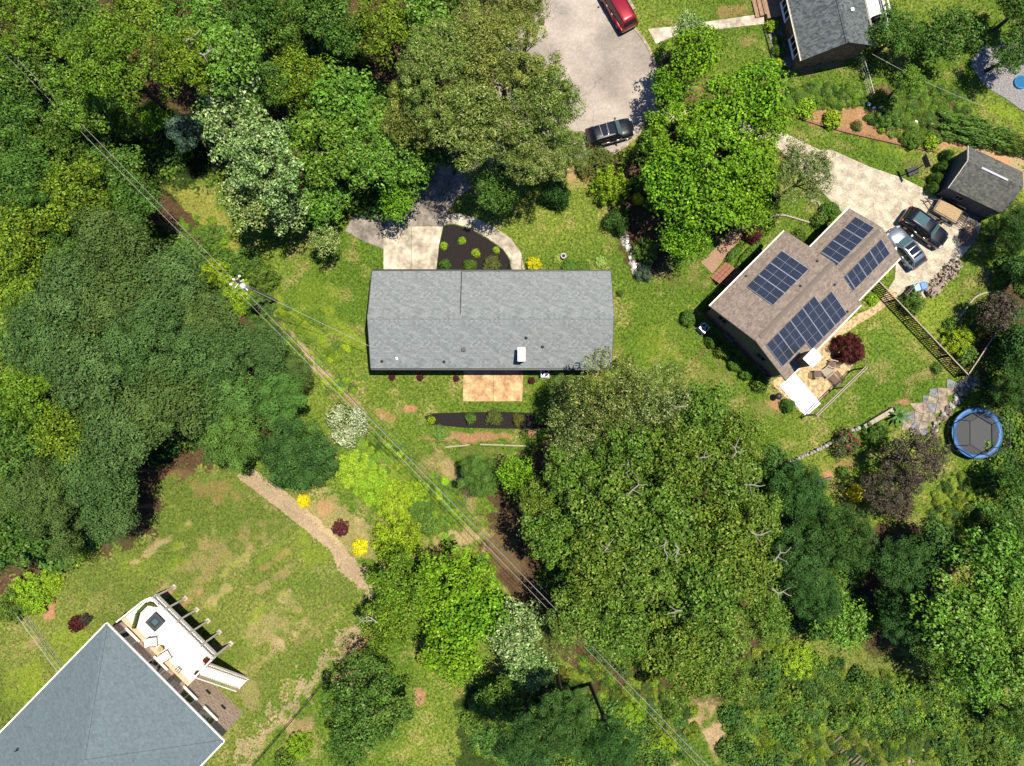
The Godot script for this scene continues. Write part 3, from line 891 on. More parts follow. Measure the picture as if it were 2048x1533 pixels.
func clump_stuff(called: String, label: String, sp: String, areas: Array, n: int, size: Vector2, category := "undergrowth", tints := [Vector3.ONE]) -> void: # areas: [u, v, ru, rv] in pixels
	var key: String = "clump_" + sp
	if not crowns.has(key): crowns[key] = crown_mesh(sp, 0.8, 77)
	var g := RandomNumberGenerator.new(); g.seed = hash(called + label)
	var area := 0.0
	for e in areas: area += e[2] * e[3]
	var buf := PackedFloat32Array()
	var count := 0
	for e in areas:
		for k in int(n * e[2] * e[3] / area) + 1:
			var t: float = g.randf() * TAU
			var q: float = sqrt(g.randf())
			var p := P(e[0] + cos(t) * q * e[2], e[1] + sin(t) * q * e[3])
			var i: int = clampi(int((p.z - GZ0) * GS), 0, GH - 1) * GW + clampi(int((p.x - GX0) * GS), 0, GW - 1)
			if gmask[i]: continue
			var s: float = g.randf_range(size.x, size.y)
			var a: float = g.randf() * TAU
			var c: float = cos(a) * s; var sn: float = sin(a) * s
			var br: float = g.randf_range(0.6, 1.3)
			var tn: Vector3 = tints[g.randi() % tints.size()]
			buf.append_array([c, 0.0, sn, p.x, 0.0, s * g.randf_range(0.6, 1.3), 0.0, s * 0.1, -sn, 0.0, c, p.z, br * tn.x * g.randf_range(0.9, 1.15), br * tn.y, br * tn.z, 1.0])
			count += 1
	var mm := MultiMesh.new()
	mm.transform_format = MultiMesh.TRANSFORM_3D
	mm.use_colors = true
	mm.mesh = crowns[key]
	mm.instance_count = count
	mm.buffer = buf
	var o := MultiMeshInstance3D.new()
	o.name = numbered(called)
	o.multimesh = mm
	o.material_override = leaf_mat(Color.WHITE)
	add_child(o)
	tag(o, label, category, "", "stuff")

# ---------------------------------------------------------------- buildings
func slope(s: SurfaceTool, a: Vector3, b: Vector3, c: Vector3, d: Vector3, t := 0.14) -> void: # a roof plane as a thick sheet; a-b eave, c-d ridge
	var n: Vector3 = (b - a).cross(d - a).normalized()
	if n.y < 0: n = -n
	hexa(s, [a - n * t, b - n * t, c - n * t, d - n * t, a, b, c, d])

func window(parent: Node3D, at: Vector3, w: float, h: float, out: Vector3, frame: Material = null, panes := 2) -> void: # a framed window on a wall face that looks towards out
	var x: Vector3 = Vector3.UP.cross(out).normalized()
	var b := Basis(x, Vector3.UP, out)
	var s := sfc()
	for k in [-1, 1]:
		box(s, at + x * k * (w * 0.5) + out * 0.03, Vector3(0.09, h + 0.18, 0.08), b)
		box(s, at + Vector3.UP * k * (h * 0.5 + 0.045) + out * 0.03, Vector3(w - 0.09, 0.09, 0.08), b)
	for k in panes - 1:
		box(s, at + x * (w * (k + 1.0) / panes - w * 0.5) + out * 0.028, Vector3(0.06, h, 0.06), b)
	var f := obj("window", s, frame if frame else M.trim, parent)
	var g := sfc(); box(g, at + out * 0.012, Vector3(w - 0.06, h, 0.02), b); obj("pane", g, M.glass, f)
	var l := sfc(); box(l, at - Vector3.UP * (h * 0.5 + 0.13) + out * 0.07, Vector3(w + 0.24, 0.07, 0.16), b); obj("sill", l, frame if frame else M.trim, f)

func vent_pipe(parent: Node3D, at: Vector3, m: Material) -> void:
	var s := sfc()
	lathe(s, [[0.16, 0.0], [0.12, 0.06], [0.055, 0.08], [0.055, 0.36], [0.0, 0.361]], 10, at)
	obj("vent_pipe", s, m, parent)

func gable_wall(s: SurfaceTool, x0: float, x1: float, z0: float, z1: float, eave: float, ridge_z: float, ridge: float) -> void: # box plus triangular ends (ridge along x)
	box(s, Vector3((x0 + x1) * 0.5, eave * 0.5 - 0.05, (z0 + z1) * 0.5), Vector3(x1 - x0, eave + 0.1, z1 - z0))
	for x in [x0 + 0.001, x1 - 0.001]:
		tri(s, Vector3(x, eave, z0), Vector3(x, eave, z1), Vector3(x, ridge, ridge_z))

func ranch_house() -> void:
	var o := Vector3(-1.95, 0, -9.48)
	var h := thing("ranch_house", "long ranch house with light grey shingle roof in the middle of the picture", "house", o)
	var x0 := -11.3; var x1 := 11.28; var xs := -2.78; var zf := -4.62; var zb := 4.61
	var w := sfc()
	gable_wall(w, x0 + 0.3, x1 - 0.3, zf + 0.45, zb - 0.45, 2.75, 0.0, 4.42)
	obj("wall", w, M.brick_red, h)
	var s := sfc()
	slope(s, Vector3(x1, 3.0, zf + 0.08), Vector3(xs, 3.0, zf + 0.08), Vector3(xs, 4.75, 0.0), Vector3(x1, 4.75, 0.0))
	slope(s, Vector3(x0, 2.9, zb), Vector3(x1, 2.9, zb), Vector3(x1, 4.746, 0.004), Vector3(x0, 4.746, 0.004))
	var r := obj("roof", s, M.roof_grey, h)
	var sl := sfc()
	slope(sl, Vector3(xs - 0.01, 2.78, zf), Vector3(x0, 2.78, zf), Vector3(x0, 4.55, -0.08), Vector3(xs - 0.01, 4.55, -0.08))
	tag(obj("roof_slope", sl, M.roof_grey, r), "slightly lower roof slope over the garage")
	var st := sfc()
	hexa(st, [Vector3(xs - 0.03, 2.8, zf + 0.02), Vector3(xs + 0.02, 2.8, zf + 0.02), Vector3(xs + 0.02, 4.5, -0.02), Vector3(xs - 0.03, 4.5, -0.02), Vector3(xs - 0.03, 3.015, zf + 0.02), Vector3(xs + 0.02, 3.015, zf + 0.02), Vector3(xs + 0.02, 4.76, -0.02), Vector3(xs - 0.03, 4.76, -0.02)])
	obj("step_flashing", st, M.dark_trim, r)
	var c := sfc()
	slope(c, Vector3(x0, 4.68, 0.24), Vector3(x1, 4.68, 0.24), Vector3(x1, 4.79, 0.0), Vector3(x0, 4.79, 0.0), 0.03)
	slope(c, Vector3(x1, 4.70, -0.24), Vector3(x0, 4.70, -0.24), Vector3(x0, 4.792, 0.0), Vector3(x1, 4.792, 0.0), 0.03)
	obj("ridge_cap", c, M.roof_grey, r)
	for e in [[x0 + 0.0, xs - 0.06, zf - 0.1, 2.72], [xs + 0.0, 6.9, zf - 0.04, 2.9], [6.95, x1, zf - 0.0, 2.9], [x0, x1, zb + 0.09, 2.82]]:
		var g := sfc()
		var y: float = e[3]
		box(g, Vector3((e[0] + e[1]) * 0.5, y - 0.06, e[2]), Vector3(e[1] - e[0], 0.02, 0.15))
		for k in [-1, 1]: box(g, Vector3((e[0] + e[1]) * 0.5, y, e[2] + k * 0.075), Vector3(e[1] - e[0], 0.14, 0.012))
		obj("gutter", g, M.dark_trim, h)
	for e in [[x0 - 0.03, 1], [x1 + 0.03, 0]]:
		var f := sfc()
		bar(f, Vector3(e[0], 2.8, zf + 0.02), Vector3(e[0], 4.5, 0), 0.05, 0.2)
		bar(f, Vector3(e[0], 2.8, zb), Vector3(e[0], 4.6, 0), 0.05, 0.2)
		obj("fascia", f, M.dark_trim, h)
	# chimney
	var cp := P(1043, 709, 4.75) - o
	var ch := sfc(); box(ch, Vector3(cp.x, 3.9, cp.z), Vector3(0.56, 1.5, 1.16)); var co := obj("chimney", ch, M.brick_brown, h)
	var cap := sfc(); box(cap, Vector3(cp.x, 4.70, cp.z), Vector3(0.68, 0.1, 1.28)); obj("chimney_cap", cap, M.white, co)
	for k in [-0.3, 0.3]:
		var fl := sfc(); box(fl, Vector3(cp.x, 4.80, cp.z + k), Vector3(0.42, 0.10, 0.48)); obj("flue", fl, M.trim, co)
	for e in [[1052, 677], [1085, 694], [762, 722], [887, 723]]:
		var p := P(e[0], e[1], 3.6) - o
		vent_pipe(h, Vector3(p.x, 4.75 - p.z * 0.4, p.z), M.black)
	var pw := P(793, 717, 3.3) - o
	vent_pipe(h, Vector3(pw.x, 4.72 - pw.z * 0.4, pw.z), M.white)
	var pb := P(927, 699, 3.7) - o
	var v := sfc(); box(v, Vector3(pb.x, 4.80 - pb.z * 0.4, pb.z), Vector3(0.36, 0.22, 0.36)); obj("box_vent", v, M.dark_trim, h)
	for x in [-8.6, 0.4, 6.0]: window(h, Vector3(x, 1.5, zb - 0.45), 1.4, 1.1, Vector3(0, 0, 1))
	for x in [2.6, 8.4]: window(h, Vector3(x, 1.5, zf + 0.45), 1.5, 1.2, Vector3(0, 0, -1))
	var d := sfc(); box(d, Vector3(0.0, 1.05, zf + 0.44), Vector3(0.95, 2.1, 0.06)); obj("door", d, M.wood_dark, h)
	var gd := sfc()
	for k in 4: box(gd, Vector3(-7.6, 0.28 + k * 0.54, zf + 0.44), Vector3(4.9, 0.52, 0.06))
	obj("garage_door", gd, M.white, h)
	var sd := sfc(); box(sd, Vector3(-0.6, 1.05, zb - 0.44), Vector3(1.8, 2.1, 0.06)); obj("patio_door", sd, M.glass, h)
	hard([o + Vector3(x0, 0, zf), o + Vector3(x1, 0, zf), o + Vector3(x1, 0, zb), o + Vector3(x0, 0, zb)])

func solar_panel(parent: Node3D, at: Vector3, x: Vector3, y: Vector3, w: float, h: float) -> void: # x across, y up the slope
	var n: Vector3 = x.cross(y)
	if n.y < 0: n = -n
	var b := Basis(x, n, y)
	var f := sfc(); box(f, at + n * 0.09, Vector3(w - 0.02, 0.04, h - 0.02), b)
	var o := obj("solar_panel", f, M.metal, parent)
	var s := SurfaceTool.new()
	s.begin(Mesh.PRIMITIVE_TRIANGLES)
	var c: Vector3 = at + n * 0.113
	var p := [c - x * (w * 0.5 - 0.05) - y * (h * 0.5 - 0.018), c + x * (w * 0.5 - 0.05) - y * (h * 0.5 - 0.018), c + x * (w * 0.5 - 0.05) + y * (h * 0.5 - 0.018), c - x * (w * 0.5 - 0.05) + y * (h * 0.5 - 0.018)]
	var uv := [Vector2(0, 0), Vector2(1, 0), Vector2(1, 1), Vector2(0, 1)]
	for k in [0, 1, 2, 0, 2, 3]:
		s.set_uv(uv[k]); s.add_vertex(p[k])
	s.generate_normals()
	obj("solar_cells", s.commit(), M.cells, o)

func solar_house() -> void:
	# own axes: +x along the ridge (up and right in the picture), +z across it (down and right)
	var turn := PI / 4.0
	var b := turned(turn)
	var o: Vector3 = b * Vector3(25.4, 0, 10.42)
	var h := thing("solar_house", "brown roofed house carrying solar panels, set at an angle beside the concrete drive", "house", o, turn)
	var x0 := -5.0; var x1 := 5.0; var zf := -4.9; var zb := 4.86
	var w := sfc()
	gable_wall(w, x0 + 0.3, x1 - 0.3, zf + 0.5, zb - 0.5, 4.1, 0.0, 5.95)
	obj("wall", w, M.siding_taupe, h)
	var bs := sfc(); box(bs, Vector3(0, 0.5, 0), Vector3(x1 - x0 - 0.54, 1.1, zb - zf - 0.94)); obj("brick_base", bs, M.brick_red, h)
	var s := sfc()
	slope(s, Vector3(x1, 4.2, zf), Vector3(x0, 4.2, zf), Vector3(x0, 6.3, 0), Vector3(x1, 6.3, 0))
	slope(s, Vector3(x0, 4.2, zb), Vector3(x1, 4.2, zb), Vector3(x1, 6.298, 0.002), Vector3(x0, 6.298, 0.002))
	var r := obj("roof", s, M.roof_brown, h)
	var c := sfc()
	slope(c, Vector3(x0 + 0.5, 6.26, 0.22), Vector3(x1 - 0.2, 6.26, 0.22), Vector3(x1 - 0.2, 6.36, 0.0), Vector3(x0 + 0.5, 6.36, 0.0), 0.05)
	slope(c, Vector3(x1 - 0.2, 6.26, -0.22), Vector3(x0 + 0.5, 6.26, -0.22), Vector3(x0 + 0.5, 6.361, 0.0), Vector3(x1 - 0.2, 6.361, 0.0), 0.05)
	obj("ridge_vent", c, M.roof_brown_cap, r)
	# wing with the garage
	var wx1 := 11.2; var wzf := -2.05; var wzb := 4.6; var wr := 1.15
	var ww := sfc()
	gable_wall(ww, x1 - 0.2, wx1 - 0.3, wzf + 0.4, wzb - 0.4, 3.3, wr, 4.6)
	obj("wing_wall", ww, M.siding_taupe, h)
	var s2 := sfc()
	slope(s2, Vector3(wx1, 3.4, wzf), Vector3(x1 - 0.6, 3.4, wzf), Vector3(x1 - 0.6, 4.95, wr), Vector3(wx1, 4.95, wr))
	slope(s2, Vector3(x1 - 0.6, 3.4, wzb), Vector3(wx1, 3.4, wzb), Vector3(wx1, 4.948, wr + 0.002), Vector3(x1 - 0.6, 4.948, wr + 0.002))
	var r2 := obj("wing_roof", s2, M.roof_brown, h)
	var c2 := sfc()
	slope(c2, Vector3(x1 - 0.2, 4.9, wr + 0.2), Vector3(wx1 - 0.4, 4.9, wr + 0.2), Vector3(wx1 - 0.4, 5.0, wr), Vector3(x1 - 0.2, 5.0, wr), 0.05)
	slope(c2, Vector3(wx1 - 0.4, 4.9, wr - 0.2), Vector3(x1 - 0.2, 4.9, wr - 0.2), Vector3(x1 - 0.2, 5.001, wr), Vector3(wx1 - 0.4, 5.001, wr), 0.05)
	obj("ridge_vent", c2, M.roof_brown_cap, r2)
	# gutters and trim
	for e in [[x0, x1, zf - 0.08, 4.1], [x0, x1, zb + 0.08, 4.1], [x1 + 0.05, wx1, wzf - 0.08, 3.3], [x1 + 0.05, wx1, wzb + 0.08, 3.3]]:
		var g := sfc()
		box(g, Vector3((e[0] + e[1]) * 0.5, e[3] - 0.05, e[2]), Vector3(e[1] - e[0], 0.02, 0.12))
		for k in [-1, 1]: box(g, Vector3((e[0] + e[1]) * 0.5, e[3], e[2] + k * 0.06), Vector3(e[1] - e[0], 0.12, 0.012))
		obj("gutter", g, M.trim, h)
	for x in [x0 - 0.02, x1 + 0.02]:
		var f := sfc()
		bar(f, Vector3(x, 4.08, zf), Vector3(x, 6.16, 0), 0.04, 0.2)
		bar(f, Vector3(x, 4.08, zb), Vector3(x, 6.16, 0), 0.04, 0.2)
		obj("fascia", f, M.roof_brown_cap, h)
	for e in [[-3.1, 3.1], [-1.2, 1.0], [1.9, 3.1], [3.2, 1.0]]:
		window(h, Vector3(x0 + 0.3, e[1], e[0]), 1.0, 1.0, Vector3(-1, 0, 0), M.siding_taupe)
	window(h, Vector3(-2.5, 2.6, zf + 0.5), 1.6, 1.2, Vector3(0, 0, -1)); window(h, Vector3(2.5, 2.6, zf + 0.5), 1.6, 1.2, Vector3(0, 0, -1))
	var d := sfc(); box(d, Vector3(0.2, 1.5, zf + 0.48), Vector3(0.95, 2.1, 0.06)); obj("door", d, M.wood_dark, h)
	var gd := sfc()
	for k in 4: box(gd, Vector3(wx1 - 0.29, 0.28 + k * 0.54, wr), Vector3(0.06, 0.52, 4.7))
	obj("garage_door", gd, M.white, h)
	var dp := sfc(); tube(dp, Vector3(x0 + 0.2, 0.1, zb - 0.55), Vector3(x0 + 0.2, 3.9, zb - 0.45), 0.05, 0.05, 6); obj("downspout", dp, M.trim, h)
	# solar arrays; slope axes
	var up_f := Vector3(0, 2.1, 4.9).normalized(); var up_b := Vector3(0, 2.1, -4.86).normalized()
	var wup_f := Vector3(0, 1.55, 3.2).normalized(); var wup_b := Vector3(0, 1.55, -3.45).normalized()
	for i in 3: # front slope
		for j in 3: solar_panel(h, Vector3(-0.72 + i * 1.57, 4.2, zf) + up_f * (1.68 + j * 0.99), Vector3.RIGHT, up_f, 1.57, 0.985)
	for i in 5: # back slope: the columns start and end on different rows
		for j in 4:
			if (i < 2 and j == 0) or (i == 4 and j == 3): continue
			solar_panel(h, Vector3(-3.74 + i * 1.57, 4.2, zb) + up_b * (0.98 + j * 0.957), Vector3.RIGHT, up_b, 1.57, 0.952)
	for i in 4:
		var xw: float = [9.97, 8.40, 6.83, 5.76][i]
		var ww_: float = 1.56 if i < 3 else 0.56
		for j in 2:
			solar_panel(h, Vector3(xw, 3.4, wzf) + wup_f * (1.57 + j * 1.0), Vector3.RIGHT, wup_f, ww_, 0.99)
			solar_panel(h, Vector3(xw - 0.28, 3.4, wzb) + wup_b * (1.7 + j * 0.9), Vector3.RIGHT, wup_b, ww_, 0.89)
	for e in [[1499, 549, -1], [1629, 526, -1], [1594, 576, -1], [1665, 571, 1], [1703, 621, 1]]:
		var p: Vector3 = b.inverse() * (P(e[0], e[1], 5.2) - o)
		vent_pipe(h, Vector3(p.x, 6.26 - absf(p.z) * 0.43, p.z), M.dark_trim)
	# chimney against the patio side
	var cp: Vector3 = b.inverse() * (P(1626, 716, 6.6) - o)
	var ch := sfc(); box(ch, Vector3(cp.x, 3.2, cp.z), Vector3(1.1, 6.6, 0.9)); var co := obj("chimney", ch, M.brick_brown, h)
	var cap := sfc(); box(cap, Vector3(cp.x, 6.55, cp.z), Vector3(1.35, 0.14, 1.15)); obj("chimney_cap", cap, M.white, co)
	hard([o + b * Vector3(x0, 0, zf), o + b * Vector3(x1, 0, zf), o + b * Vector3(x1, 0, zb), o + b * Vector3(x0, 0, zb)])

func top_house() -> void:
	# own axes: +z runs down the picture along the ridge, x across
	var corner := P(1604, 120, 3.0)
	var h := thing("dark_roof_house", "house with dark charcoal roof and white deck cut by the top edge", "house", Vector3(corner.x, 0, corner.z), 0.2)
	var L := -14.0; var W := 7.25; var rx := 3.62
	var w := sfc()
	box(w, Vector3(W * 0.5, 1.4, L * 0.5 - 0.15), Vector3(W - 0.8, 2.9, -L - 0.5))
	tri(w, Vector3(0.4, 2.85, -0.4), Vector3(W - 0.4, 2.85, -0.4), Vector3(rx, 4.7, -0.4))
	obj("wall", w, M.brick_brown, h)
	var s := sfc()
	slope(s, Vector3(0, 3.0, 0), Vector3(0, 3.0, L), Vector3(rx, 5.0, L), Vector3(rx, 5.0, 0))
	slope(s, Vector3(W, 3.0, L), Vector3(W, 3.0, 0), Vector3(rx + 0.002, 4.998, 0), Vector3(rx + 0.002, 4.998, L))
	var r := obj("roof", s, M.roof_dark, h)
	var c := sfc()
	slope(c, Vector3(rx - 0.2, 4.95, 0), Vector3(rx - 0.2, 4.95, L), Vector3(rx, 5.05, L), Vector3(rx, 5.05, 0), 0.04)
	slope(c, Vector3(rx + 0.2, 4.95, L), Vector3(rx + 0.2, 4.95, 0), Vector3(rx, 5.051, 0), Vector3(rx, 5.051, L), 0.04)
	obj("ridge_cap", c, M.roof_dark, r)
	for x in [-0.07, W + 0.07]:
		var g := sfc()
		box(g, Vector3(x, 2.86, L * 0.5), Vector3(0.13, 0.02, -L))
		for k in [-1, 1]: box(g, Vector3(x + k * 0.065, 2.92, L * 0.5), Vector3(0.012, 0.13, -L))
		obj("gutter", g, M.trim, h)
	var f := sfc()
	bar(f, Vector3(0, 2.9, 0.03), Vector3(rx, 4.88, 0.03), 0.05, 0.2); bar(f, Vector3(W, 2.9, 0.03), Vector3(rx, 4.88, 0.03), 0.05, 0.2)
	obj("fascia", f, M.roof_dark, h)
	var v := sfc(); box(v, Vector3(5.0, 4.35, -3.2), Vector3(0.3, 0.3, 0.3)); obj("box_vent", v, M.trim, h)
	for z in [-2.2, -6.0]: window(h, Vector3(0.4, 1.55, z), 1.9, 1.2, Vector3(-1, 0, 0), M.white, 3)
	for x in [1.5, 3.0, 4.4]:
		var k := sfc(); box(k, Vector3(x, 0.35, -0.39), Vector3(0.4, 0.2, 0.03)); obj("foundation_vent", k, M.black, h)
	var d := sfc(); box(d, Vector3(0.38, 1.2, -9.0), Vector3(0.06, 2.1, 1.0)); obj("door", d, M.wood_dark, h)
	# raised white deck on the far side
	var dk := sfc(); box(dk, Vector3(W + 1.3, 1.52, -7.5), Vector3(2.5, 0.12, 11.0)); var dko := obj("deck", dk, M.deck_white, h)
	var rl := sfc()
	for e in [[Vector3(W + 2.5, 2.5, -2.05), Vector3(W + 2.5, 2.5, -13.0)], [Vector3(W - 0.1, 2.5, -2.05), Vector3(W + 2.5, 2.5, -2.05)], [Vector3(W + 2.5, 1.8, -2.05), Vector3(W + 2.5, 1.8, -13.0)]]: bar(rl, e[0], e[1], 0.14, 0.06)
	obj("railing", rl, M.white, dko)
	for k in 22:
		var bl := sfc(); box(bl, Vector3(W + 2.5, 2.12, -2.3 - k * 0.48), Vector3(0.05, 0.7, 0.05)); obj("baluster", bl, M.white, dko)
	for k in 6:
		var bl := sfc(); box(bl, Vector3(W + 0.2 + k * 0.42, 2.05, -2.05), Vector3(0.05, 0.84, 0.05)); obj("baluster", bl, M.white, dko)
	for z in [-2.1, -6.0, -10.0]:
		var p := sfc(); box(p, Vector3(W + 2.45, 0.7, z), Vector3(0.14, 1.6, 0.14)); obj("post", p, M.white, dko)
	# front steps
	for k in 3:
		var sp := sfc(); box(sp, Vector3(-1.9 + k * 0.42, 0.1 + k * 0.13, -7.3), Vector3(0.4, 0.16 + k * 0.02, 1.8)); obj("step", sp, M.brick_path, h)
	var porch := sfc(); box(porch, Vector3(-0.35, 0.25, -8.2), Vector3(1.5, 0.5, 4.6)); obj("porch", porch, M.brick_path, h)
	var gx := h.transform
	hard([gx * Vector3(0.2, 0, L), gx * Vector3(W, 0, L), gx * Vector3(W, 0, 0), gx * Vector3(0.2, 0, 0)])

func deck_house() -> void:
	# own axes: origin at the top corner of the roof; +x down-right along the deck wall, +z down-left
	var o := P(212, 1249, 6.0); o.y = 0.0
	var e := P(446, 1484, 6.0)
	var turn := -atan2(e.z - o.z, e.x - o.x)
	var b := turned(turn)
	var W := Vector2(e.x - o.x, e.z - o.z).length()
	var h := thing("slate_roof_house", "two storey brick house with blue grey hip roof in the lower left corner", "house", o, turn)
	var D := 22.0
	var w := sfc(); box(w, Vector3(W * 0.5, 2.9, D * 0.5), Vector3(W - 0.7, 6.0, D - 0.7)); obj("wall", w, M.brick_tan, h)
	var pk := 9.2
	var half := W * 0.5
	var A := Vector3(0, 6.0, 0); var B := Vector3(W, 6.0, 0); var C := Vector3(W, 6.0, D); var Dd := Vector3(0, 6.0, D)
	var r1 := Vector3(half, pk, half); var r2 := Vector3(half, pk, D - half)
	var s := sfc()
	for f in [[A, B, r1], [C, Dd, r2]]:
		tri(s, f[0], f[1], f[2])
	quad(s, B, C, r2, r1); quad(s, Dd, A, r1, r2)
	quad(s, A - Vector3(0, 0.2, 0), B - Vector3(0, 0.2, 0), C - Vector3(0, 0.2, 0), Dd - Vector3(0, 0.2, 0))
	for f in [[A, B], [B, C], [C, Dd], [Dd, A]]: quad(s, f[0], f[0] - Vector3(0, 0.2, 0), f[1] - Vector3(0, 0.2, 0), f[1])
	var r := obj("roof", s, M.roof_slate, h)
	for f in [[A, r1], [B, r1], [r1, r2]]:
		var c := sfc(); bar(c, f[0] + Vector3(0, 0.0, 0), f[1] + Vector3(0, 0.0, 0), 0.26, 0.05); obj("hip_cap", c, M.roof_slate, r)
	for f in [[A + Vector3(-0.07, -0.1, -0.07), B + Vector3(0.07, -0.1, -0.07)], [A + Vector3(-0.07, -0.1, 0.0), Dd + Vector3(-0.07, -0.1, 0)], [B + Vector3(0.07, -0.1, 0), C + Vector3(0.07, -0.1, 0)]]:
		var g := sfc(); bar(g, f[0], f[1], 0.12, 0.14); obj("gutter", g, M.trim, h)
	var vp := h.transform.affine_inverse() * P(35, 1500, 7.0)
	vent_pipe(h, Vector3(vp.x, 6.0 + vp.x * (pk - 6.0) / half, vp.z), M.black)
	for x in [1.95, 5.6, 9.4, 12.0]: window(h, Vector3(x, 4.75, 0.35), 1.5, 1.5, Vector3(0, 0, -1), M.trim, 2)
	for x in [10.4, 12.4]:
		var k := sfc(); box(k, Vector3(x, 1.7, 0.34), Vector3(0.55, 0.28, 0.05)); obj("wall_vent", k, M.black, h)
	var dr := sfc(); box(dr, Vector3(7.6, 4.5, 0.34), Vector3(1.0, 2.1, 0.06)); obj("door", dr, M.glass, h)
	# the raised deck
	var hd := 3.4
	var inv := h.transform.affine_inverse()
	var q := []
	for c in [[226, 1257], [296, 1198], [312, 1190], [436, 1310], [386, 1362]]: q.append(inv * P(c[0], c[1], hd))
	q[0].z = 0.33; q[4].z = minf(q[4].z, 0.1)
	var last := q[4] as Vector3
	var deck := Node3D.new(); deck.name = "deck"; h.add_child(deck)
	var zmin: float = q[2].z
	var n: int = int((0.33 - zmin) / 0.15)
	var xl: float = q[0].x; var xr: float = q[3].x
	var board := 0
	var x := 0.0
	# boards run along x, cut where the outline slants
	for i in n:
		var z: float = 0.25 - i * 0.15
		var x_a: float = lerpf(q[0].x, q[2].x, clampf((0.33 - z) / (0.33 - zmin), 0, 1))
		if z > q[1].z: x_a = lerpf(q[0].x, q[1].x, (0.33 - z) / (0.33 - q[1].z))
		else: x_a = lerpf(q[1].x, q[2].x, (q[1].z - z) / maxf(0.01, q[1].z - zmin))
		var bd := sfc(); box(bd, Vector3((x_a + xr) * 0.5, hd - 0.02 - 0.0, z), Vector3(xr - x_a, 0.04, 0.142))
		obj("board", bd, M.deck_white if i > 2 else M.deck_tan, deck)
	var bm := sfc()
	bar(bm, Vector3(q[2].x, hd - 0.2, zmin + 0.06), Vector3(xr, hd - 0.2, zmin + 0.06), 0.1, 0.28)
	bar(bm, Vector3(xr - 0.06, hd - 0.2, zmin), Vector3(xr - 0.06, hd - 0.2, 0.3), 0.1, 0.28)
	bar(bm, q[0] - Vector3(0, 0.2, 0), q[1] - Vector3(0, 0.2, 0), 0.1, 0.28); bar(bm, q[1] - Vector3(0, 0.2, 0), q[2] - Vector3(0, 0.2, 0), 0.1, 0.28)
	obj("beam", bm, M.deck_white, deck)
	for k in 6:
		var px: float = lerpf(q[2].x + 0.1, xr - 0.1, k / 5.0)
		var p := sfc(); box(p, Vector3(px, (hd + 0.9) * 0.5 - 0.05, zmin + 0.02), Vector3(0.15, hd + 0.9, 0.15)); obj("post", p, M.deck_white, deck)
		var ft := sfc(); box(ft, Vector3(px, 0.05, zmin + 0.02), Vector3(0.42, 0.12, 0.42)); obj("footing", ft, M.concrete, deck)
	var runs := [[Vector3(q[2].x, hd, zmin + 0.02), Vector3(xr, hd, zmin + 0.02), 44], [q[0], q[1], 18], [q[1], q[2], 5], [Vector3(xr - 0.04, hd, zmin), Vector3(xr - 0.04, hd, -1.05), 16]]
	for rn in runs:
		var rl := sfc()
		bar(rl, rn[0] + Vector3(0, 1.0, 0), rn[1] + Vector3(0, 1.0, 0), 0.14, 0.05)
		bar(rl, rn[0] + Vector3(0, 0.12, 0), rn[1] + Vector3(0, 0.12, 0), 0.06, 0.06)
		obj("railing", rl, M.deck_white, deck)
		for k in rn[2]:
			var p: Vector3 = (rn[0] as Vector3).lerp(rn[1], (k + 0.5) / rn[2])
			var bl := sfc(); box(bl, p + Vector3(0, 0.55, 0), Vector3(0.045, 0.84, 0.045)); obj("baluster", bl, M.deck_white, deck)
	# stair down along the wall
	var sx: float = xr - 0.02
	for k in 17:
		var t: float = k / 17.0
		var sp := sfc(); box(sp, Vector3(sx + 0.11 + k * 0.205, hd - 0.2 - t * (hd - 0.2), -1.75), Vector3(0.22, 0.05, 1.15)); obj("step", sp, M.deck_white, deck)
	for z in [-1.15, -2.35]:
		var stn := sfc()
		bar(stn, Vector3(sx, hd - 0.2, z), Vector3(sx + 3.5, 0.1, z), 0.06, 0.28)
		bar(stn, Vector3(sx, hd + 0.8, z), Vector3(sx + 3.5, 1.0, z), 0.1, 0.05)
		obj("stair_rail", stn, M.deck_white, deck)
		for k in 20:
			var t: float = (k + 0.5) / 20.0
			var bl := sfc(); box(bl, Vector3(sx + 3.5 * t, lerpf(hd + 0.3, 0.55, t), z), Vector3(0.04, 0.9, 0.04)); obj("baluster", bl, M.deck_white, deck)
	hard([o, o + b * Vector3(W, 0, 0), o + b * Vector3(W, 0, D), o + b * Vector3(0, 0, D)])
	# things standing on the deck
	deck_things(h.transform, hd)

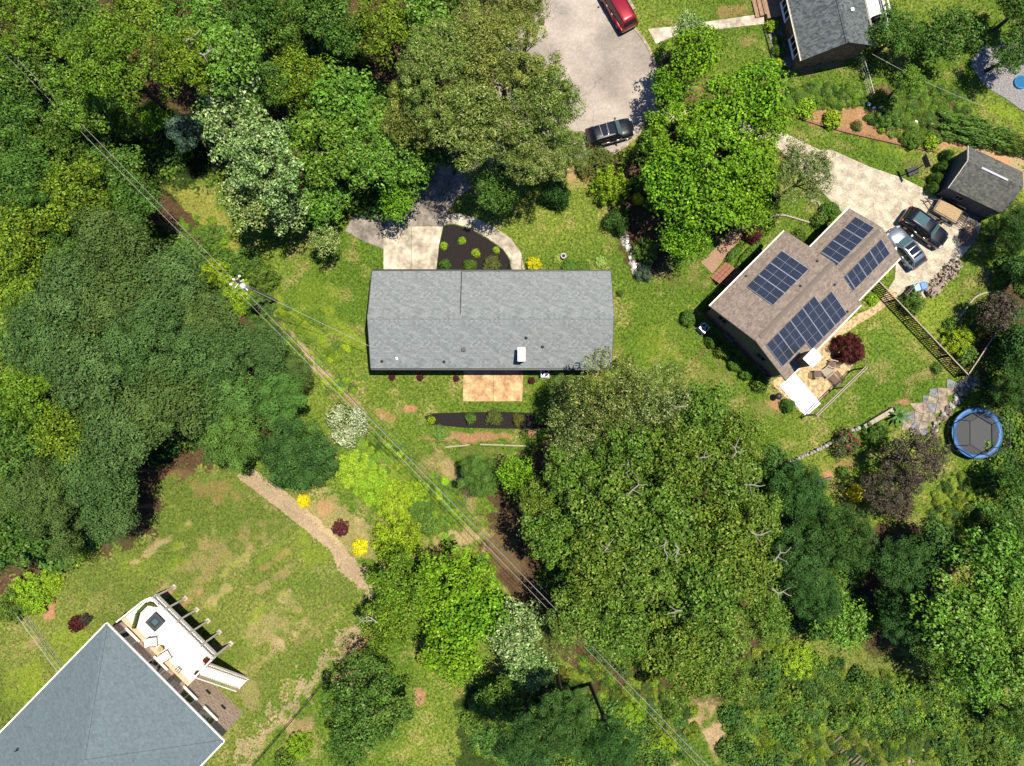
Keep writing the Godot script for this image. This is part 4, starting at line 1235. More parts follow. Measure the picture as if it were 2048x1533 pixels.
func deck_things(tf: Transform3D, hd: float) -> void:
	var turn: float = tf.basis.get_euler().y
	var t := thing("fire_table", "dark square fire table on the raised white deck", "table", P(309, 1245, hd + 0.5) - Vector3(0, 0.5, 0), turn)
	var s := sfc()
	for e in [[0.5, 0.0, 0.26, 1.26], [-0.5, 0.0, 0.26, 1.26], [0.0, 0.5, 0.74, 0.26], [0.0, -0.5, 0.74, 0.26]]: box(s, Vector3(e[0], 0.47, e[1]), Vector3(e[2], 0.06, e[3]))
	obj("table_top", s, M.dark_trim, t)
	var bd := sfc(); box(bd, Vector3(0, 0.22, 0), Vector3(0.95, 0.44, 0.95)); obj("base", bd, M.iron, t)
	var gl := sfc(); box(gl, Vector3(0, 0.455, 0), Vector3(0.5, 0.03, 0.5)); obj("burner", gl, M.glass_blue, t)
	for k in 2:
		var c := thing("deck_chair", ["white cushioned deck chair nearer the fire table", "white cushioned deck chair beyond the small round table"][k], "chair", P([305, 331][k], [1284, 1313][k], hd + 0.4) - Vector3(0, 0.4, 0), turn + [2.45, 2.9][k], "deck chairs")
		var cu := sfc(); box(cu, Vector3(0, 0.42, 0), Vector3(0.7, 0.14, 0.7)); obj("seat", cu, M.cushion, c)
		var ba := sfc(); box(ba, Vector3(0, 0.66, -0.38), Vector3(0.7, 0.5, 0.12), Basis(Vector3.RIGHT, -0.25)); obj("backrest", ba, M.cushion, c)
		for z in [-1, 1]:
			var arm := sfc(); bar(arm, Vector3(0.4 * z, 0.6, -0.42), Vector3(0.4 * z, 0.6, 0.4), 0.06, 0.04); obj("armrest", arm, M.iron, c)
			for y in [-0.38, 0.38]:
				var lg := sfc(); box(lg, Vector3(0.4 * z, 0.3, y), Vector3(0.045, 0.6, 0.045)); obj("leg", lg, M.iron, c)
	var rt := thing("side_table", "small round tan table between the two deck chairs", "table", P(320, 1299, hd + 0.5) - Vector3(0, 0.5, 0))
	var rs := sfc(); lathe(rs, [[0.0, 0.0], [0.22, 0.0], [0.2, 0.04], [0.05, 0.06], [0.05, 0.44], [0.27, 0.46], [0.27, 0.5], [0.0, 0.501]], 16); obj("table_top", rs, M.wood_bed, rt)
	var pl := [[238, 1285, 272, 1236, "long planter box along the slanting deck rail"], [276, 1231, 296, 1212, "flower planter box in the deck corner by the rail"]]
	pl = [[266, 1258, 274, 1228, "short planter box with green herbs against the slanting deck rail"], [275, 1226, 292, 1209, "planter box along the upper slanting deck rail"], [295, 1208, 314, 1212, "planter box with red flowers in the deck's outer corner"]]
	for e in pl:
		var a := P(e[0], e[1], hd + 0.3) - Vector3(0, 0.3, 0); var z := P(e[2], e[3], hd + 0.3) - Vector3(0, 0.3, 0)
		var p := thing("planter_box", e[4], "planter", (a + z) * 0.5, 0.0, "planter boxes on the deck")
		var d: Vector3 = (z - a) * 0.5
		var bx := sfc(); bar(bx, -d + Vector3(0, 0.15, 0), d + Vector3(0, 0.15, 0), 0.3, 0.3); obj("box", bx, M.wood_dark, p)
		for k in 6:
			var o := obj("plant", crown_for("rose" if e[2] == 314 else "shrub", 0.2)[0], leaf_for("rose"), p)
			o.scale = Vector3.ONE * 0.17; o.position = -d + d * 2.0 * (k + 0.5) / 6.0 + Vector3(0, 0.36, 0)
	var st := thing("plant_stand", "small black metal stand on the tan end of the deck", "stand", P(356, 1341, hd + 0.3) - Vector3(0, 0.3, 0), turn)
	var ss := sfc()
	for k in 3: box(ss, Vector3(-0.2 + k * 0.2, 0.32, 0), Vector3(0.06, 0.03, 0.42))
	box(ss, Vector3(0, 0.3, -0.2), Vector3(0.46, 0.03, 0.05))
	obj("top", ss, M.iron, st)
	for k in 4:
		var lg := sfc(); box(lg, Vector3(-0.2 if k < 2 else 0.2, 0.15, -0.18 if k % 2 else 0.18), Vector3(0.03, 0.3, 0.03)); obj("leg", lg, M.iron, st)
	var rb := thing("flower_box", "square box of red flowers in the right corner of the deck", "planter", P(414, 1322, hd + 0.4) - Vector3(0, 0.4, 0), turn)
	var r1 := sfc(); box(r1, Vector3(0, 0.18, 0), Vector3(0.62, 0.36, 0.62)); obj("box", r1, M.deck_white, rb)
	var ro := obj("flowers", crown_mesh("rose", 0.4, 5), leaf_mat(Color(1.0, 0.5, 0.5)), rb); ro.position.y = 0.4
	var pt := thing("plant_pot", "black round pot beside the deck's stair gate", "pot", P(395, 1347, hd + 0.2) - Vector3(0, 0.2, 0))
	var ps := sfc(); lathe(ps, [[0.0, 0.0], [0.16, 0.0], [0.24, 0.4], [0.2, 0.4], [0.18, 0.3], [0.0, 0.3]], 12); obj("pot", ps, M.black, pt)

func garden_shed() -> void:
	var bl := P(1937, 292, 2.4); var fl := P(1899, 377, 2.4); var br := P(2044, 343, 2.4)
	var o := bl; o.y = 0
	var turn := -atan2(br.z - bl.z, br.x - bl.x)
	var h := thing("garden_shed", "grey garden shed with ridge vent at the top of the concrete drive", "shed", o, turn)
	var L := Vector2(br.x - bl.x, br.z - bl.z).length() + 0.1
	var D: float = (turned(-turn) * (fl - bl)).z
	var w := sfc(); gable_wall(w, 0.15, L - 0.15, 0.15, D - 0.2, 2.3, D * 0.47, 3.5); obj("wall", w, M.siding_grey, h)
	var s := sfc()
	var rz := D * 0.47
	slope(s, Vector3(L, 2.4, 0), Vector3(0, 2.4, 0), Vector3(0, 3.75, rz), Vector3(L, 3.75, rz), 0.08)
	slope(s, Vector3(0, 2.4, D), Vector3(L, 2.4, D), Vector3(L, 3.748, rz + 0.002), Vector3(0, 3.748, rz + 0.002), 0.08)
	var r := obj("roof", s, M.roof_shed, h)
	var v := sfc(); slope(v, Vector3(L * 0.25, 3.76, rz + 0.14), Vector3(L * 0.72, 3.76, rz + 0.14), Vector3(L * 0.72, 3.84, rz), Vector3(L * 0.25, 3.84, rz), 0.05); obj("ridge_vent", v, M.galv, r)
	var f := sfc(); bar(f, Vector3(-0.02, 2.35, 0), Vector3(-0.02, 3.7, rz), 0.04, 0.14); bar(f, Vector3(-0.02, 2.35, D), Vector3(-0.02, 3.7, rz), 0.04, 0.14); obj("fascia", f, M.trim, h)
	window(h, Vector3(1.75, 1.45, D - 0.2), 0.75, 0.7, Vector3(0, 0, 1), M.siding_taupe)
	for k in 2:
		var d := sfc(); box(d, Vector3(L - 2.15 + k * 0.92, 1.0, D - 0.18), Vector3(0.9, 1.95, 0.05))
		var dd := obj("door", d, M.siding_grey, h)
		var t := sfc()
		for y in [0.06, 1.0, 1.94]: box(t, Vector3(L - 2.15 + k * 0.92, y, D - 0.145), Vector3(0.88, 0.1, 0.03))
		for x in [-0.4, 0.4]: box(t, Vector3(L - 2.15 + k * 0.92 + x, 1.0, D - 0.1475), Vector3(0.1, 1.7, 0.025))
		obj("door_trim", t, M.siding_taupe, dd)
	for x in [0.16, L - 0.2, L - 2.72]:
		var t := sfc(); box(t, Vector3(x, 1.15, D - 0.17), Vector3(0.12, 2.3, 0.07)); obj("corner_trim", t, M.siding_taupe, h)
	var rp := sfc()
	hexa(rp, [Vector3(L - 2.6, -0.01, D), Vector3(L - 0.8, -0.01, D), Vector3(L - 0.8, -0.01, D + 1.1), Vector3(L - 2.6, -0.01, D + 1.1), Vector3(L - 2.6, 0.16, D), Vector3(L - 0.8, 0.16, D), Vector3(L - 0.8, 0.03, D + 1.1), Vector3(L - 2.6, 0.03, D + 1.1)])
	obj("ramp", rp, M.wood_grey, h)
	var gx := h.transform
	hard([gx * Vector3(0, 0, 0), gx * Vector3(L, 0, 0), gx * Vector3(L, 0, D), gx * Vector3(0, 0, D)])

# ---------------------------------------------------------------- vehicles
func ring(x: float, w: float, y0: float, y1: float) -> Array: # a cross-section of a car's lower body
	return [Vector3(x, y0, -w * 0.9), Vector3(x, y0 + 0.12, -w), Vector3(x, lerpf(y0, y1, 0.6), -w * 1.01), Vector3(x, y1 - 0.09, -w * 0.965), Vector3(x, y1 - 0.015, -w * 0.88), Vector3(x, y1 + 0.03, -w * 0.4),
		Vector3(x, y1 + 0.03, w * 0.4), Vector3(x, y1 - 0.015, w * 0.88), Vector3(x, y1 - 0.09, w * 0.965), Vector3(x, lerpf(y0, y1, 0.6), w * 1.01), Vector3(x, y0 + 0.12, w), Vector3(x, y0, w * 0.9)]

func loft(s: SurfaceTool, rings: Array) -> void:
	for k in rings.size() - 1:
		var n: int = rings[k].size()
		for i in n:
			quad(s, rings[k][i], rings[k + 1][i], rings[k + 1][(i + 1) % n], rings[k][(i + 1) % n])
	for e in [rings[0], rings[-1]]:
		var c := Vector3()
		for p in e: c += p / e.size()
		for i in e.size(): tri(s, c, e[i], e[(i + 1) % e.size()])

func soft() -> SurfaceTool:
	var s := SurfaceTool.new(); s.begin(Mesh.PRIMITIVE_TRIANGLES); s.set_smooth_group(0)
	return s

func car(called: String, label: String, category: String, at: Vector3, turn: float, d: Dictionary) -> Node3D: # +x is forward
	var c := thing(called, label, category, at, turn)
	var L: float = d.length; var W: float = d.width * 0.5; var belt: float = d.belt; var top: float = d.height
	var hood: float = d.hood; var f: float = L * 0.5; var pt: Material = d.paint
	var cf: float = d.cabin_front; var cr: float = d.cabin_rear
	var s := soft()
	loft(s, [ring(-f, W * 0.80, 0.5, belt - 0.22), ring(-f + 0.07, W * 0.93, 0.36, belt - 0.06), ring(-f + 0.35, W * 0.985, 0.28, belt), ring(cr, W, 0.26, belt), ring(0, W, 0.25, belt - 0.02), ring(cf, W, 0.26, hood + 0.05), ring(f - 0.75, W * 0.985, 0.27, hood), ring(f - 0.28, W * 0.93, 0.3, hood - 0.08), ring(f - 0.06, W * 0.80, 0.36, hood - 0.22), ring(f, W * 0.66, 0.45, hood - 0.34)])
	obj("body", s, pt, c)
	var rf: float = d.roof_front; var rr: float = d.roof_rear
	var wr: float = W * 0.76; var wb: float = W * 0.93
	var g := soft()
	var cab := func(x: float, y: float, ww: float, wt: float) -> Array:
		return [Vector3(x, belt - 0.06, -ww), Vector3(x, lerpf(belt, y, 0.92), -wt), Vector3(x, y - 0.012, -wt * 0.9), Vector3(x, y + 0.02, -wt * 0.4), Vector3(x, y + 0.02, wt * 0.4), Vector3(x, y - 0.012, wt * 0.9), Vector3(x, lerpf(belt, y, 0.92), wt), Vector3(x, belt - 0.06, ww)]
	loft(g, [cab.call(cr, belt + 0.01, wb * 0.94, wb * 0.9), cab.call(rr, top - 0.06, wb, wr * 0.97), cab.call(rr + 0.35, top, wb, wr), cab.call((rf + rr) * 0.5, top + 0.02, wb, wr), cab.call(rf - 0.3, top, wb, wr), cab.call(rf, top - 0.05, wb, wr * 0.96), cab.call(cf, hood + 0.06, wb * 0.95, wb * 0.9)])
	obj("cabin", g, pt, c)
	# glass, a few millimetres proud of the cabin
	var gl := sfc()
	var y0: float = hood + 0.1; var y1: float = top - 0.07
	var n := Vector3(y1 - y0, cf - rf, 0).normalized() * 0.028
	quad(gl, Vector3(cf - 0.06, y0 + 0.02, -wb * 0.86) + n, Vector3(rf + 0.03, y1, -wr * 0.86) + n, Vector3(rf + 0.03, y1, wr * 0.86) + n, Vector3(cf - 0.06, y0 + 0.02, wb * 0.86) + n)
	obj("windshield", gl, M.glass_blue, c)
	var rg := sfc()
	var m := Vector3(-(top - belt), rr - cr, 0).normalized() * 0.03
	quad(rg, Vector3(lerpf(cr, rr, 0.14), lerpf(belt, top, 0.14), -wb * 0.82) + m, Vector3(lerpf(cr, rr, 0.86), lerpf(belt, top, 0.86) - 0.04, -wr * 0.86) + m, Vector3(lerpf(cr, rr, 0.86), lerpf(belt, top, 0.86) - 0.04, wr * 0.86) + m, Vector3(lerpf(cr, rr, 0.14), lerpf(belt, top, 0.14), wb * 0.82) + m)
	obj("rear_window", rg, M.glass, c)
	for side in [-1, 1]:
		var xs := [lerpf(cr, rr, 0.7), lerpf(rr, rf, 0.18), lerpf(rr, rf, 0.56), lerpf(rf, cf, 0.62)]
		for k in 3:
			var q := sfc()
			var xa: float = xs[k] + 0.04; var xb: float = xs[k + 1] - 0.04
			var ya: float = belt + 0.03; var yb: float = top - 0.12
			var ta: float = xa; var tb: float = minf(xb, rf - 0.05)
			if k == 0: ta = maxf(xa, rr + 0.1)
			var za: float = wb * 0.985 + 0.012; var zb: float = wr * 1.02 + 0.012
			quad(q, Vector3(xa, ya, za * side), Vector3(ta, yb, zb * side), Vector3(tb, yb, zb * side), Vector3(xb, ya, za * side))
			obj("side_window", q, M.glass, c)
		var mi := sfc(); box(mi, Vector3(cf - 0.35, belt + 0.05, (W + 0.1) * side), Vector3(0.16, 0.13, 0.2)); obj("mirror", mi, pt, c)
		var hl := sfc(); box(hl, Vector3(f - 0.22, hood - 0.17, W * 0.70 * side), Vector3(0.26, 0.12, 0.34), turned(-0.5 * side)); obj("headlight", hl, M.lamp_clear, c)
		var tl := sfc(); box(tl, Vector3(-f + 0.12, belt - 0.12, W * 0.80 * side), Vector3(0.16, 0.24, 0.24), turned(0.4 * side)); obj("taillight", tl, M.lamp_red, c)
		for k in 3:
			if k < 2:
				var hd := sfc(); box(hd, Vector3([-0.55, 0.45][k], belt - 0.13, (W + 0.025) * side), Vector3(0.2, 0.03, 0.03)); obj("door_handle", hd, M.metal, c)
		for x in [d.axle_r, d.axle_f]:
			var wh := soft()
			tube(wh, Vector3(x, 0.34, (W - 0.24) * side), Vector3(x, 0.34, (W + 0.005) * side), 0.345, 0.335, 20)
			var wo := obj("wheel", wh, M.rubber, c)
			var rm := sfc(); tube(rm, Vector3(x, 0.34, (W - 0.1) * side), Vector3(x, 0.34, (W + 0.018) * side), 0.23, 0.21, 14); obj("rim", rm, M.rim, wo)
		if d.get("rails"):
			var r := sfc(); bar(r, Vector3(rr + 0.25, top + 0.05, wr * 0.9 * side), Vector3(rf - 0.3, top + 0.05, wr * 0.9 * side), 0.035, 0.04); obj("roof_rail", r, M.rail if d.get("bright_rails") else M.black, c)
	if d.get("bars"):
		for k in d.bars:
			var r := sfc(); bar(r, Vector3(k, top + 0.09, -wr * 0.92), Vector3(k, top + 0.09, wr * 0.92), 0.035, 0.02); obj("cross_bar", r, M.rail, c)
	if d.get("sunroof"):
		for k in d.sunroof:
			var r := sfc(); box(r, Vector3(k[0], top + 0.042, 0), Vector3(k[1], 0.014, wr * 1.45)); obj("sunroof", r, M.glass, c)
	if d.get("rack"):
		var r := sfc(); box(r, Vector3((rf + rr) * 0.5 - 0.25, top + 0.042, 0), Vector3(1.25, 0.012, wr * 1.35)); obj("sunroof", r, M.glass_blue, c)
	return c

func vehicles() -> void:
	var suv := {"length": 4.85, "width": 1.94, "belt": 1.12, "height": 1.74, "hood": 1.05, "cabin_front": 1.05, "cabin_rear": -2.3, "roof_front": 0.45, "roof_rear": -1.95, "axle_f": 1.5, "axle_r": -1.42, "rails": true, "paint": M.paint_black, "rack": true}
	car("suv", "black SUV with roof rails parked beside the silver car and the trailer", "car", heading(1850, 456, 0.8), facing(1813, 428, 1888, 484), suv)
	var s2 := suv.duplicate(); s2.rack = false; s2.sunroof = [[-0.75, 0.5], [-0.1, 0.62]]; s2.bright_rails = true; s2.bars = [-0.4, -1.1]; s2.length = 4.7
	car("suv", "black SUV parked at the foot of the cul-de-sac under the trees", "car", heading(1221, 265, 0.8), facing(1188, 274, 1258, 254), s2)
	var sed := {"length": 4.5, "width": 1.82, "belt": 1.02, "height": 1.55, "hood": 0.96, "cabin_front": 0.95, "cabin_rear": -2.12, "roof_front": 0.25, "roof_rear": -1.55, "axle_f": 1.35, "axle_r": -1.35, "paint": M.paint_silver, "sunroof": [[-0.05, 0.42], [-0.62, 0.55], [-1.15, 0.22]], "rails": true, "bright_rails": true}
	car("hatchback_car", "silver car with dark glass roof panels beside the black SUV", "car", heading(1811, 496, 0.7), facing(1832, 527, 1789, 470), sed)
	var van := suv.duplicate(); van.paint = M.paint_red; van.rack = false; van.length = 5.1; van.cabin_rear = -2.5; van.roof_rear = -2.2; van.roof_front = 0.7; van.cabin_front = 1.5; van.hood = 1.0; van.axle_r = -1.6; van.axle_f = 1.55
	car("minivan", "dark red minivan parked along the cul-de-sac kerb", "car", heading(1235, 12, 0.8), facing(1252, 50, 1208, -28), van)
	utility_trailer()

func heading(u: float, v: float, h: float) -> Vector3:
	var p := P(u, v, h); p.y = 0.03
	return p

func facing(u0: float, v0: float, u1: float, v1: float) -> float: # turn that points +x from the first pixel to the second
	return -atan2(v1 - v0, u1 - u0)

func utility_trailer() -> void:
	var t := thing("utility_trailer", "open utility trailer with plank bed and ramp gate in front of the shed", "trailer", heading(1895, 422, 0.5), facing(1875, 408, 1925, 438))
	t.position.y = 0.03
	for k in 9:
		var b := sfc(); box(b, Vector3(0, 0.56, -0.64 + k * 0.16), Vector3(2.5, 0.04, 0.152)); obj("plank", b, M.wood_bed, t)
	var f := sfc()
	for z in [-0.8, 0.8]:
		bar(f, Vector3(-1.3, 0.52, z), Vector3(1.3, 0.52, z), 0.06, 0.1); bar(f, Vector3(-1.3, 0.95, z), Vector3(1.3, 0.95, z), 0.05, 0.05)
		for x in [-1.28, 0, 1.28]: bar(f, Vector3(x, 0.5, z), Vector3(x, 0.95, z), 0.05, 0.05)
	for x in [-1.3, 1.3]: bar(f, Vector3(x, 0.52, -0.8), Vector3(x, 0.52, 0.8), 0.06, 0.1)
	bar(f, Vector3(-1.3, 0.95, -0.8), Vector3(-1.3, 0.95, 0.8), 0.05, 0.05)
	obj("frame", f, M.black, t)
	var d := sfc()
	bar(d, Vector3(-1.3, 0.5, -0.5), Vector3(-2.3, 0.48, 0), 0.07, 0.08); bar(d, Vector3(-1.3, 0.5, 0.5), Vector3(-2.3, 0.48, 0), 0.07, 0.08); bar(d, Vector3(-2.2, 0.48, 0), Vector3(-2.55, 0.48, 0), 0.08, 0.08); tube(d, Vector3(-2.1, 0.0, 0.12), Vector3(-2.1, 0.8, 0.12), 0.04, 0.04, 6)
	obj("drawbar", d, M.black, t)
	var g := sfc()
	for k in 8: bar(g, Vector3(1.36, 0.5, -0.75 + k * 0.214), Vector3(2.2, 0.2, -0.75 + k * 0.214), 0.035, 0.03)
	bar(g, Vector3(2.2, 0.2, -0.78), Vector3(2.2, 0.2, 0.78), 0.05, 0.05); bar(g, Vector3(1.36, 0.5, -0.78), Vector3(1.36, 0.5, 0.78), 0.05, 0.05)
	obj("ramp_gate", g, M.black, t)
	for z in [-1, 1]:
		var w := sfc(); tube(w, Vector3(0.1, 0.3, 0.9 * z), Vector3(0.1, 0.3, 1.08 * z), 0.3, 0.29, 16); var wo := obj("wheel", w, M.rubber, t)
		var r := sfc(); tube(r, Vector3(0.1, 0.3, 1.0 * z), Vector3(0.1, 0.3, 1.095 * z), 0.17, 0.16, 12); obj("rim", r, M.rim, wo)
		var m := sfc(); box(m, Vector3(0.1, 0.66, 0.98 * z), Vector3(0.75, 0.03, 0.24)); obj("mudguard", m, M.black, t)

# ---------------------------------------------------------------- roads, drives, walks, beds
func sheet(called: String, list: Array, m: Material, y: float, label: String, smooth := false) -> MeshInstance3D:
	var pts := PP(list)
	if smooth: pts = smooth_ring(pts)
	var s := sfc(); slab(s, pts, -0.12, y)
	hard(pts)
	return structure(called, s, m, label)

func hardscape() -> void:
	# cul-de-sac
	var c := P(1150, 165); var rad := 165.0 / 20.48
	var pts := []
	for k in 49:
		var t: float = deg_to_rad(-62 + k * (180.0 + 108.0) / 48.0)
		pts.append(Vector3(c.x + cos(t) * rad, 0, c.z + sin(t) * rad))
	for e in [[990, -120], [1215, -120], [1240, -30]]: pts.append(P(e[0], e[1]))
	var s := sfc(); slab(s, pts, -0.15, 0.02); hard(pts)
	structure("road", s, M.asphalt, "sun bleached asphalt of the cul-de-sac")
	var kb := sfc()
	var line := [P(1238, -40), P(1254, 0), P(1266, 20)]
	for k in range(0, 37): line.append(pts[k])
	for k in line.size() - 1:
		var d: Vector3 = (line[k + 1] - line[k]).normalized()
		var n := Vector3(-d.z, 0, d.x)
		if k > 2 and n.dot(line[k] - c) < 0: n = -n
		elif k <= 2: n = Vector3(0.9, 0, -0.4)
		var a: Vector3 = line[k]; var b: Vector3 = line[k + 1]
		hexa(kb, [a + Vector3(0, -0.1, 0), b + Vector3(0, -0.1, 0), b + n * 0.28 + Vector3(0, -0.1, 0), a + n * 0.28 + Vector3(0, -0.1, 0), a + Vector3(0, 0.08, 0), b + Vector3(0, 0.08, 0), b + n * 0.28 + Vector3(0, 0.11, 0), a + n * 0.28 + Vector3(0, 0.11, 0)])
	structure("kerb", kb, M.kerb, "pale concrete kerb round the cul-de-sac")
	# drive of the ranch house: grey upper part and a pale apron in two slabs
	sheet("driveway", [690, 462, 700, 440, 770, 400, 850, 345, 940, 270, 1010, 245, 1050, 320, 960, 365, 915, 395, 893, 430, 886, 452, 767, 452, 767, 498, 730, 484], M.concrete_grey, 0.02, "grey upper drive of the ranch house")
	sheet("driveway", [767, 453, 822, 453, 822, 541, 767, 541], M.concrete_light, 0.026, "pale concrete apron slab on the lawn side of the garage")
	sheet("driveway", [823, 453, 886, 453, 878, 490, 872, 541, 823, 541], M.concrete_light, 0.026, "pale concrete apron slab beside the mulch bed")
	sheet("walkway", [893, 431, 915, 426, 950, 436, 990, 455, 1022, 478, 1042, 506, 1050, 541, 1024, 541, 1020, 518, 1006, 498, 975, 476, 938, 456, 906, 447, 887, 451], M.concrete_light, 0.03, "curved front walk of the ranch house")
	sheet("mulch_bed", [887, 453, 906, 449, 938, 458, 975, 478, 1006, 500, 1019, 520, 1022, 541, 873, 541, 879, 490], M.mulch, 0.045, "dark mulch bed between drive and front walk")
	sheet("mulch_bed", [848, 834, 868, 827, 940, 825, 1000, 824, 1085, 827, 1120, 838, 1100, 858, 1010, 858, 930, 856, 862, 850], M.mulch, 0.045, "long dark mulch bed behind the ranch house")
	sheet("patio", [927, 736, 986, 736, 986, 803, 926, 803], M.patio, 0.05, "orange stained patio slab, house side half")
	sheet("patio", [987, 736, 1047, 736, 1044, 803, 987, 803], M.patio, 0.05, "orange stained patio slab beside the air conditioner")
	# solar house
	sheet("driveway", [1640, 300, 1664, 300, 1704, 318, 1740, 334, 1805, 356, 1851, 379, 1880, 398, 1940, 440, 1963, 446, 1956, 474, 1926, 511, 1852, 596, 1795, 598, 1776, 580, 1790, 558, 1792, 530, 1740, 480, 1660, 400, 1600, 340, 1540, 280, 1420, 250, 1310, 240, 1300, 215, 1430, 225, 1560, 262], M.concrete_old, 0.022, "broad stained concrete drive of the solar house")
	sheet("walkway", [1795, 588, 1772, 612, 1745, 632, 1715, 650, 1690, 668, 1655, 695, 1640, 690, 1680, 655, 1715, 630, 1745, 615, 1765, 596, 1778, 580], M.patio_stamped, 0.03, "curving tan walk from drive to back patio", true)
	sheet("patio", [1541, 766, 1570, 742, 1640, 684, 1662, 690, 1708, 728, 1698, 743, 1673, 770, 1636, 808, 1609, 829, 1600, 823], M.patio_stamped, 0.035, "tan stamped patio behind the solar house")
	sheet("walkway", [1402, 525, 1438, 490, 1462, 462, 1488, 470, 1470, 492, 1425, 548], M.brick_path, 0.03, "brownish front walk of the solar house")
	sheet("gravel_bed", [1920, 462, 1935, 452, 1952, 458, 1956, 472, 1940, 492, 1924, 492, 1917, 478], M.pea_gravel, 0.05, "round brown gravel patch at the drive corner", true)
	sheet("gravel_bed", [1944, 130, 1950, 112, 1975, 98, 2010, 88, 2070, 80, 2070, 222, 2010, 196, 1968, 168], M.gravel, 0.03, "grey gravel circle in the upper right yard", true)
	sheet("gravel_bed", [1525, 55, 1536, 62, 1546, 100, 1560, 128, 1580, 136, 1588, 128, 1570, 90, 1560, 48], M.gravel, 0.03, "white gravel bed in front of the charcoal roofed house")
	sheet("walkway", [1296, 58, 1340, 54, 1440, 40, 1510, 30, 1528, 28, 1528, 48, 1440, 58, 1350, 72, 1312, 88], M.concrete_light, 0.03, "pale front walk from the kerb to the charcoal roofed house")
	sheet("driveway", [1504, -20, 1575, -20, 1545, 15, 1530, 22, 1510, 20], M.asphalt, 0.025, "dark drive beside the charcoal roofed house")
	# flagstones behind the solar house: single stones
	var g := RandomNumberGenerator.new(); g.seed = 12
	var fl := Node3D.new(); fl.name = "flagstone_path"; add_child(fl); tag(fl, "flagstone path climbing to the picket fence corner", "", "", "structure")
	used["flagstone_path"] = 0
	var poly := PackedVector2Array([Vector2(1868, 777), Vector2(1884, 784), Vector2(1905, 760), Vector2(1938, 752), Vector2(1952, 757), Vector2(1916, 792), Vector2(1896, 800), Vector2(1872, 840), Vector2(1852, 866), Vector2(1798, 864), Vector2(1812, 832)])
	var hp := []
	for q in poly: hp.append(P(q.x, q.y))
	hard(hp)
	var knots := {}
	for j in 9:
		for i in 11: knots[Vector2i(i, j)] = Vector2(1790 + i * 17 + g.randf_range(-6, 6), 745 + j * 16 + g.randf_range(-5, 5))
	for j in 8:
		for i in 10:
			var q := [knots[Vector2i(i, j)], knots[Vector2i(i + 1, j)], knots[Vector2i(i + 1, j + 1)], knots[Vector2i(i, j + 1)]]
			var mid: Vector2 = (q[0] + q[1] + q[2] + q[3]) * 0.25
			if not Geometry2D.is_point_in_polygon(mid, poly): continue
			var ring_ := []
			for e in q:
				var w: Vector2 = mid + (e - mid) * 0.95
				ring_.append(P(w.x, w.y))
			var s2 := sfc(); slab(s2, ring_, -0.08, 0.03 + g.randf() * 0.02)
			obj("flagstone", s2, [M.flagstone, M.flagstone, M.flagstone_grey, M.flagstone][g.randi() % 4], fl)

func stones_along(called: String, label: String, category: String, line: Array, size: Vector2, gap: float, mats: Array, seed_: int, rows := 1, spread := 0.0, rise := 0.0) -> Node3D: # single stones laid along a pixel line
	var g := RandomNumberGenerator.new(); g.seed = seed_
	var pts := smooth_line(PP(line), 6)
	var root := thing(called, label, category, Vector3((pts[0] as Vector3).x, 0, (pts[0] as Vector3).z))
	var meshes := []
	for k in 5: meshes.append(rock_mesh(Vector3(1, 0.7, 0.8), seed_ + k))
	for r in rows:
		var left := 0.0
		for k in pts.size() - 1:
			var a: Vector3 = pts[k]; var b: Vector3 = pts[k + 1]
			var d: float = a.distance_to(b)
			while left < d:
				var w: float = g.randf_range(size.x, size.y)
				var p: Vector3 = a.lerp(b, left / d) + Vector3(g.randf_range(-spread, spread), 0, g.randf_range(-spread, spread))
				var o := obj("stone", meshes[g.randi() % 5], mats[g.randi() % mats.size()], root)
				o.position = p - root.position + Vector3(0, w * 0.25 + r * rise, 0)
				o.rotation.y = g.randf() * TAU
				o.scale = Vector3.ONE * w
				left += w * gap * 2.0
			left -= d
	return root

func edging(called: String, label: String, line: Array, m: Material, piece: float, w: float, h: float, part: String, category := "edging") -> void: # a border of separate bricks or timbers
	var pts := smooth_line(PP(line), 8)
	var root := thing(called, label, category, pts[0])
	var acc := 0.0
	var from: Vector3 = pts[0]
	for k in range(1, pts.size()):
		acc = from.distance_to(pts[k])
		while acc >= piece:
			var d: Vector3 = ((pts[k] as Vector3) - from).normalized()
			var to: Vector3 = from + d * piece
			var s := sfc(); bar(s, from + d * 0.012 + Vector3(0, h * 0.5 + rng.randf() * 0.02, 0) - root.position, to - d * 0.012 + Vector3(0, h * 0.5 + rng.randf() * 0.02, 0) - root.position, w, h)
			obj(part, s, m, root)
			from = to
			acc = from.distance_to(pts[k])

# ---------------------------------------------------------------- fences, walls
func picket_fence(label: String, a: Vector3, b: Vector3, h: float, group: String) -> void:
	var root := thing("picket_fence", label, "fence", a, 0.0, group)
	var d: Vector3 = b - a
	var L: float = d.length()
	var dir: Vector3 = d / L
	var s := sfc(); bar(s, Vector3(0, h, 0), d + Vector3(0, h, 0), 0.09, 0.05); obj("top_rail", s, M.wood_pale, root)
	for y in [h * 0.18, h * 0.82]:
		var r := sfc(); bar(r, Vector3(0, y, 0), d + Vector3(0, y, 0), 0.05, 0.08); obj("rail", r, M.wood_dark, root)
	var n: int = int(L / 2.2)
	var turn: float = -atan2(d.z, d.x)
	for k in n + 1:
		var p := sfc(); box(p, dir * L * k / n + Vector3(0, h * 0.5 - 0.05, 0), Vector3(0.11, h + 0.06, 0.11), turned(turn)); obj("post", p, M.wood_dark, root)
	var mesh := box_mesh(Vector3(0.095, h - 0.1, 0.03))
	var c: int = int(L / 0.21)
	for k in c:
		var o := obj("picket", mesh, M.wood_dark, root)
		o.position = dir * (0.1 + k * 0.21) + Vector3(0, h * 0.5, 0)
		o.rotation.y = turn

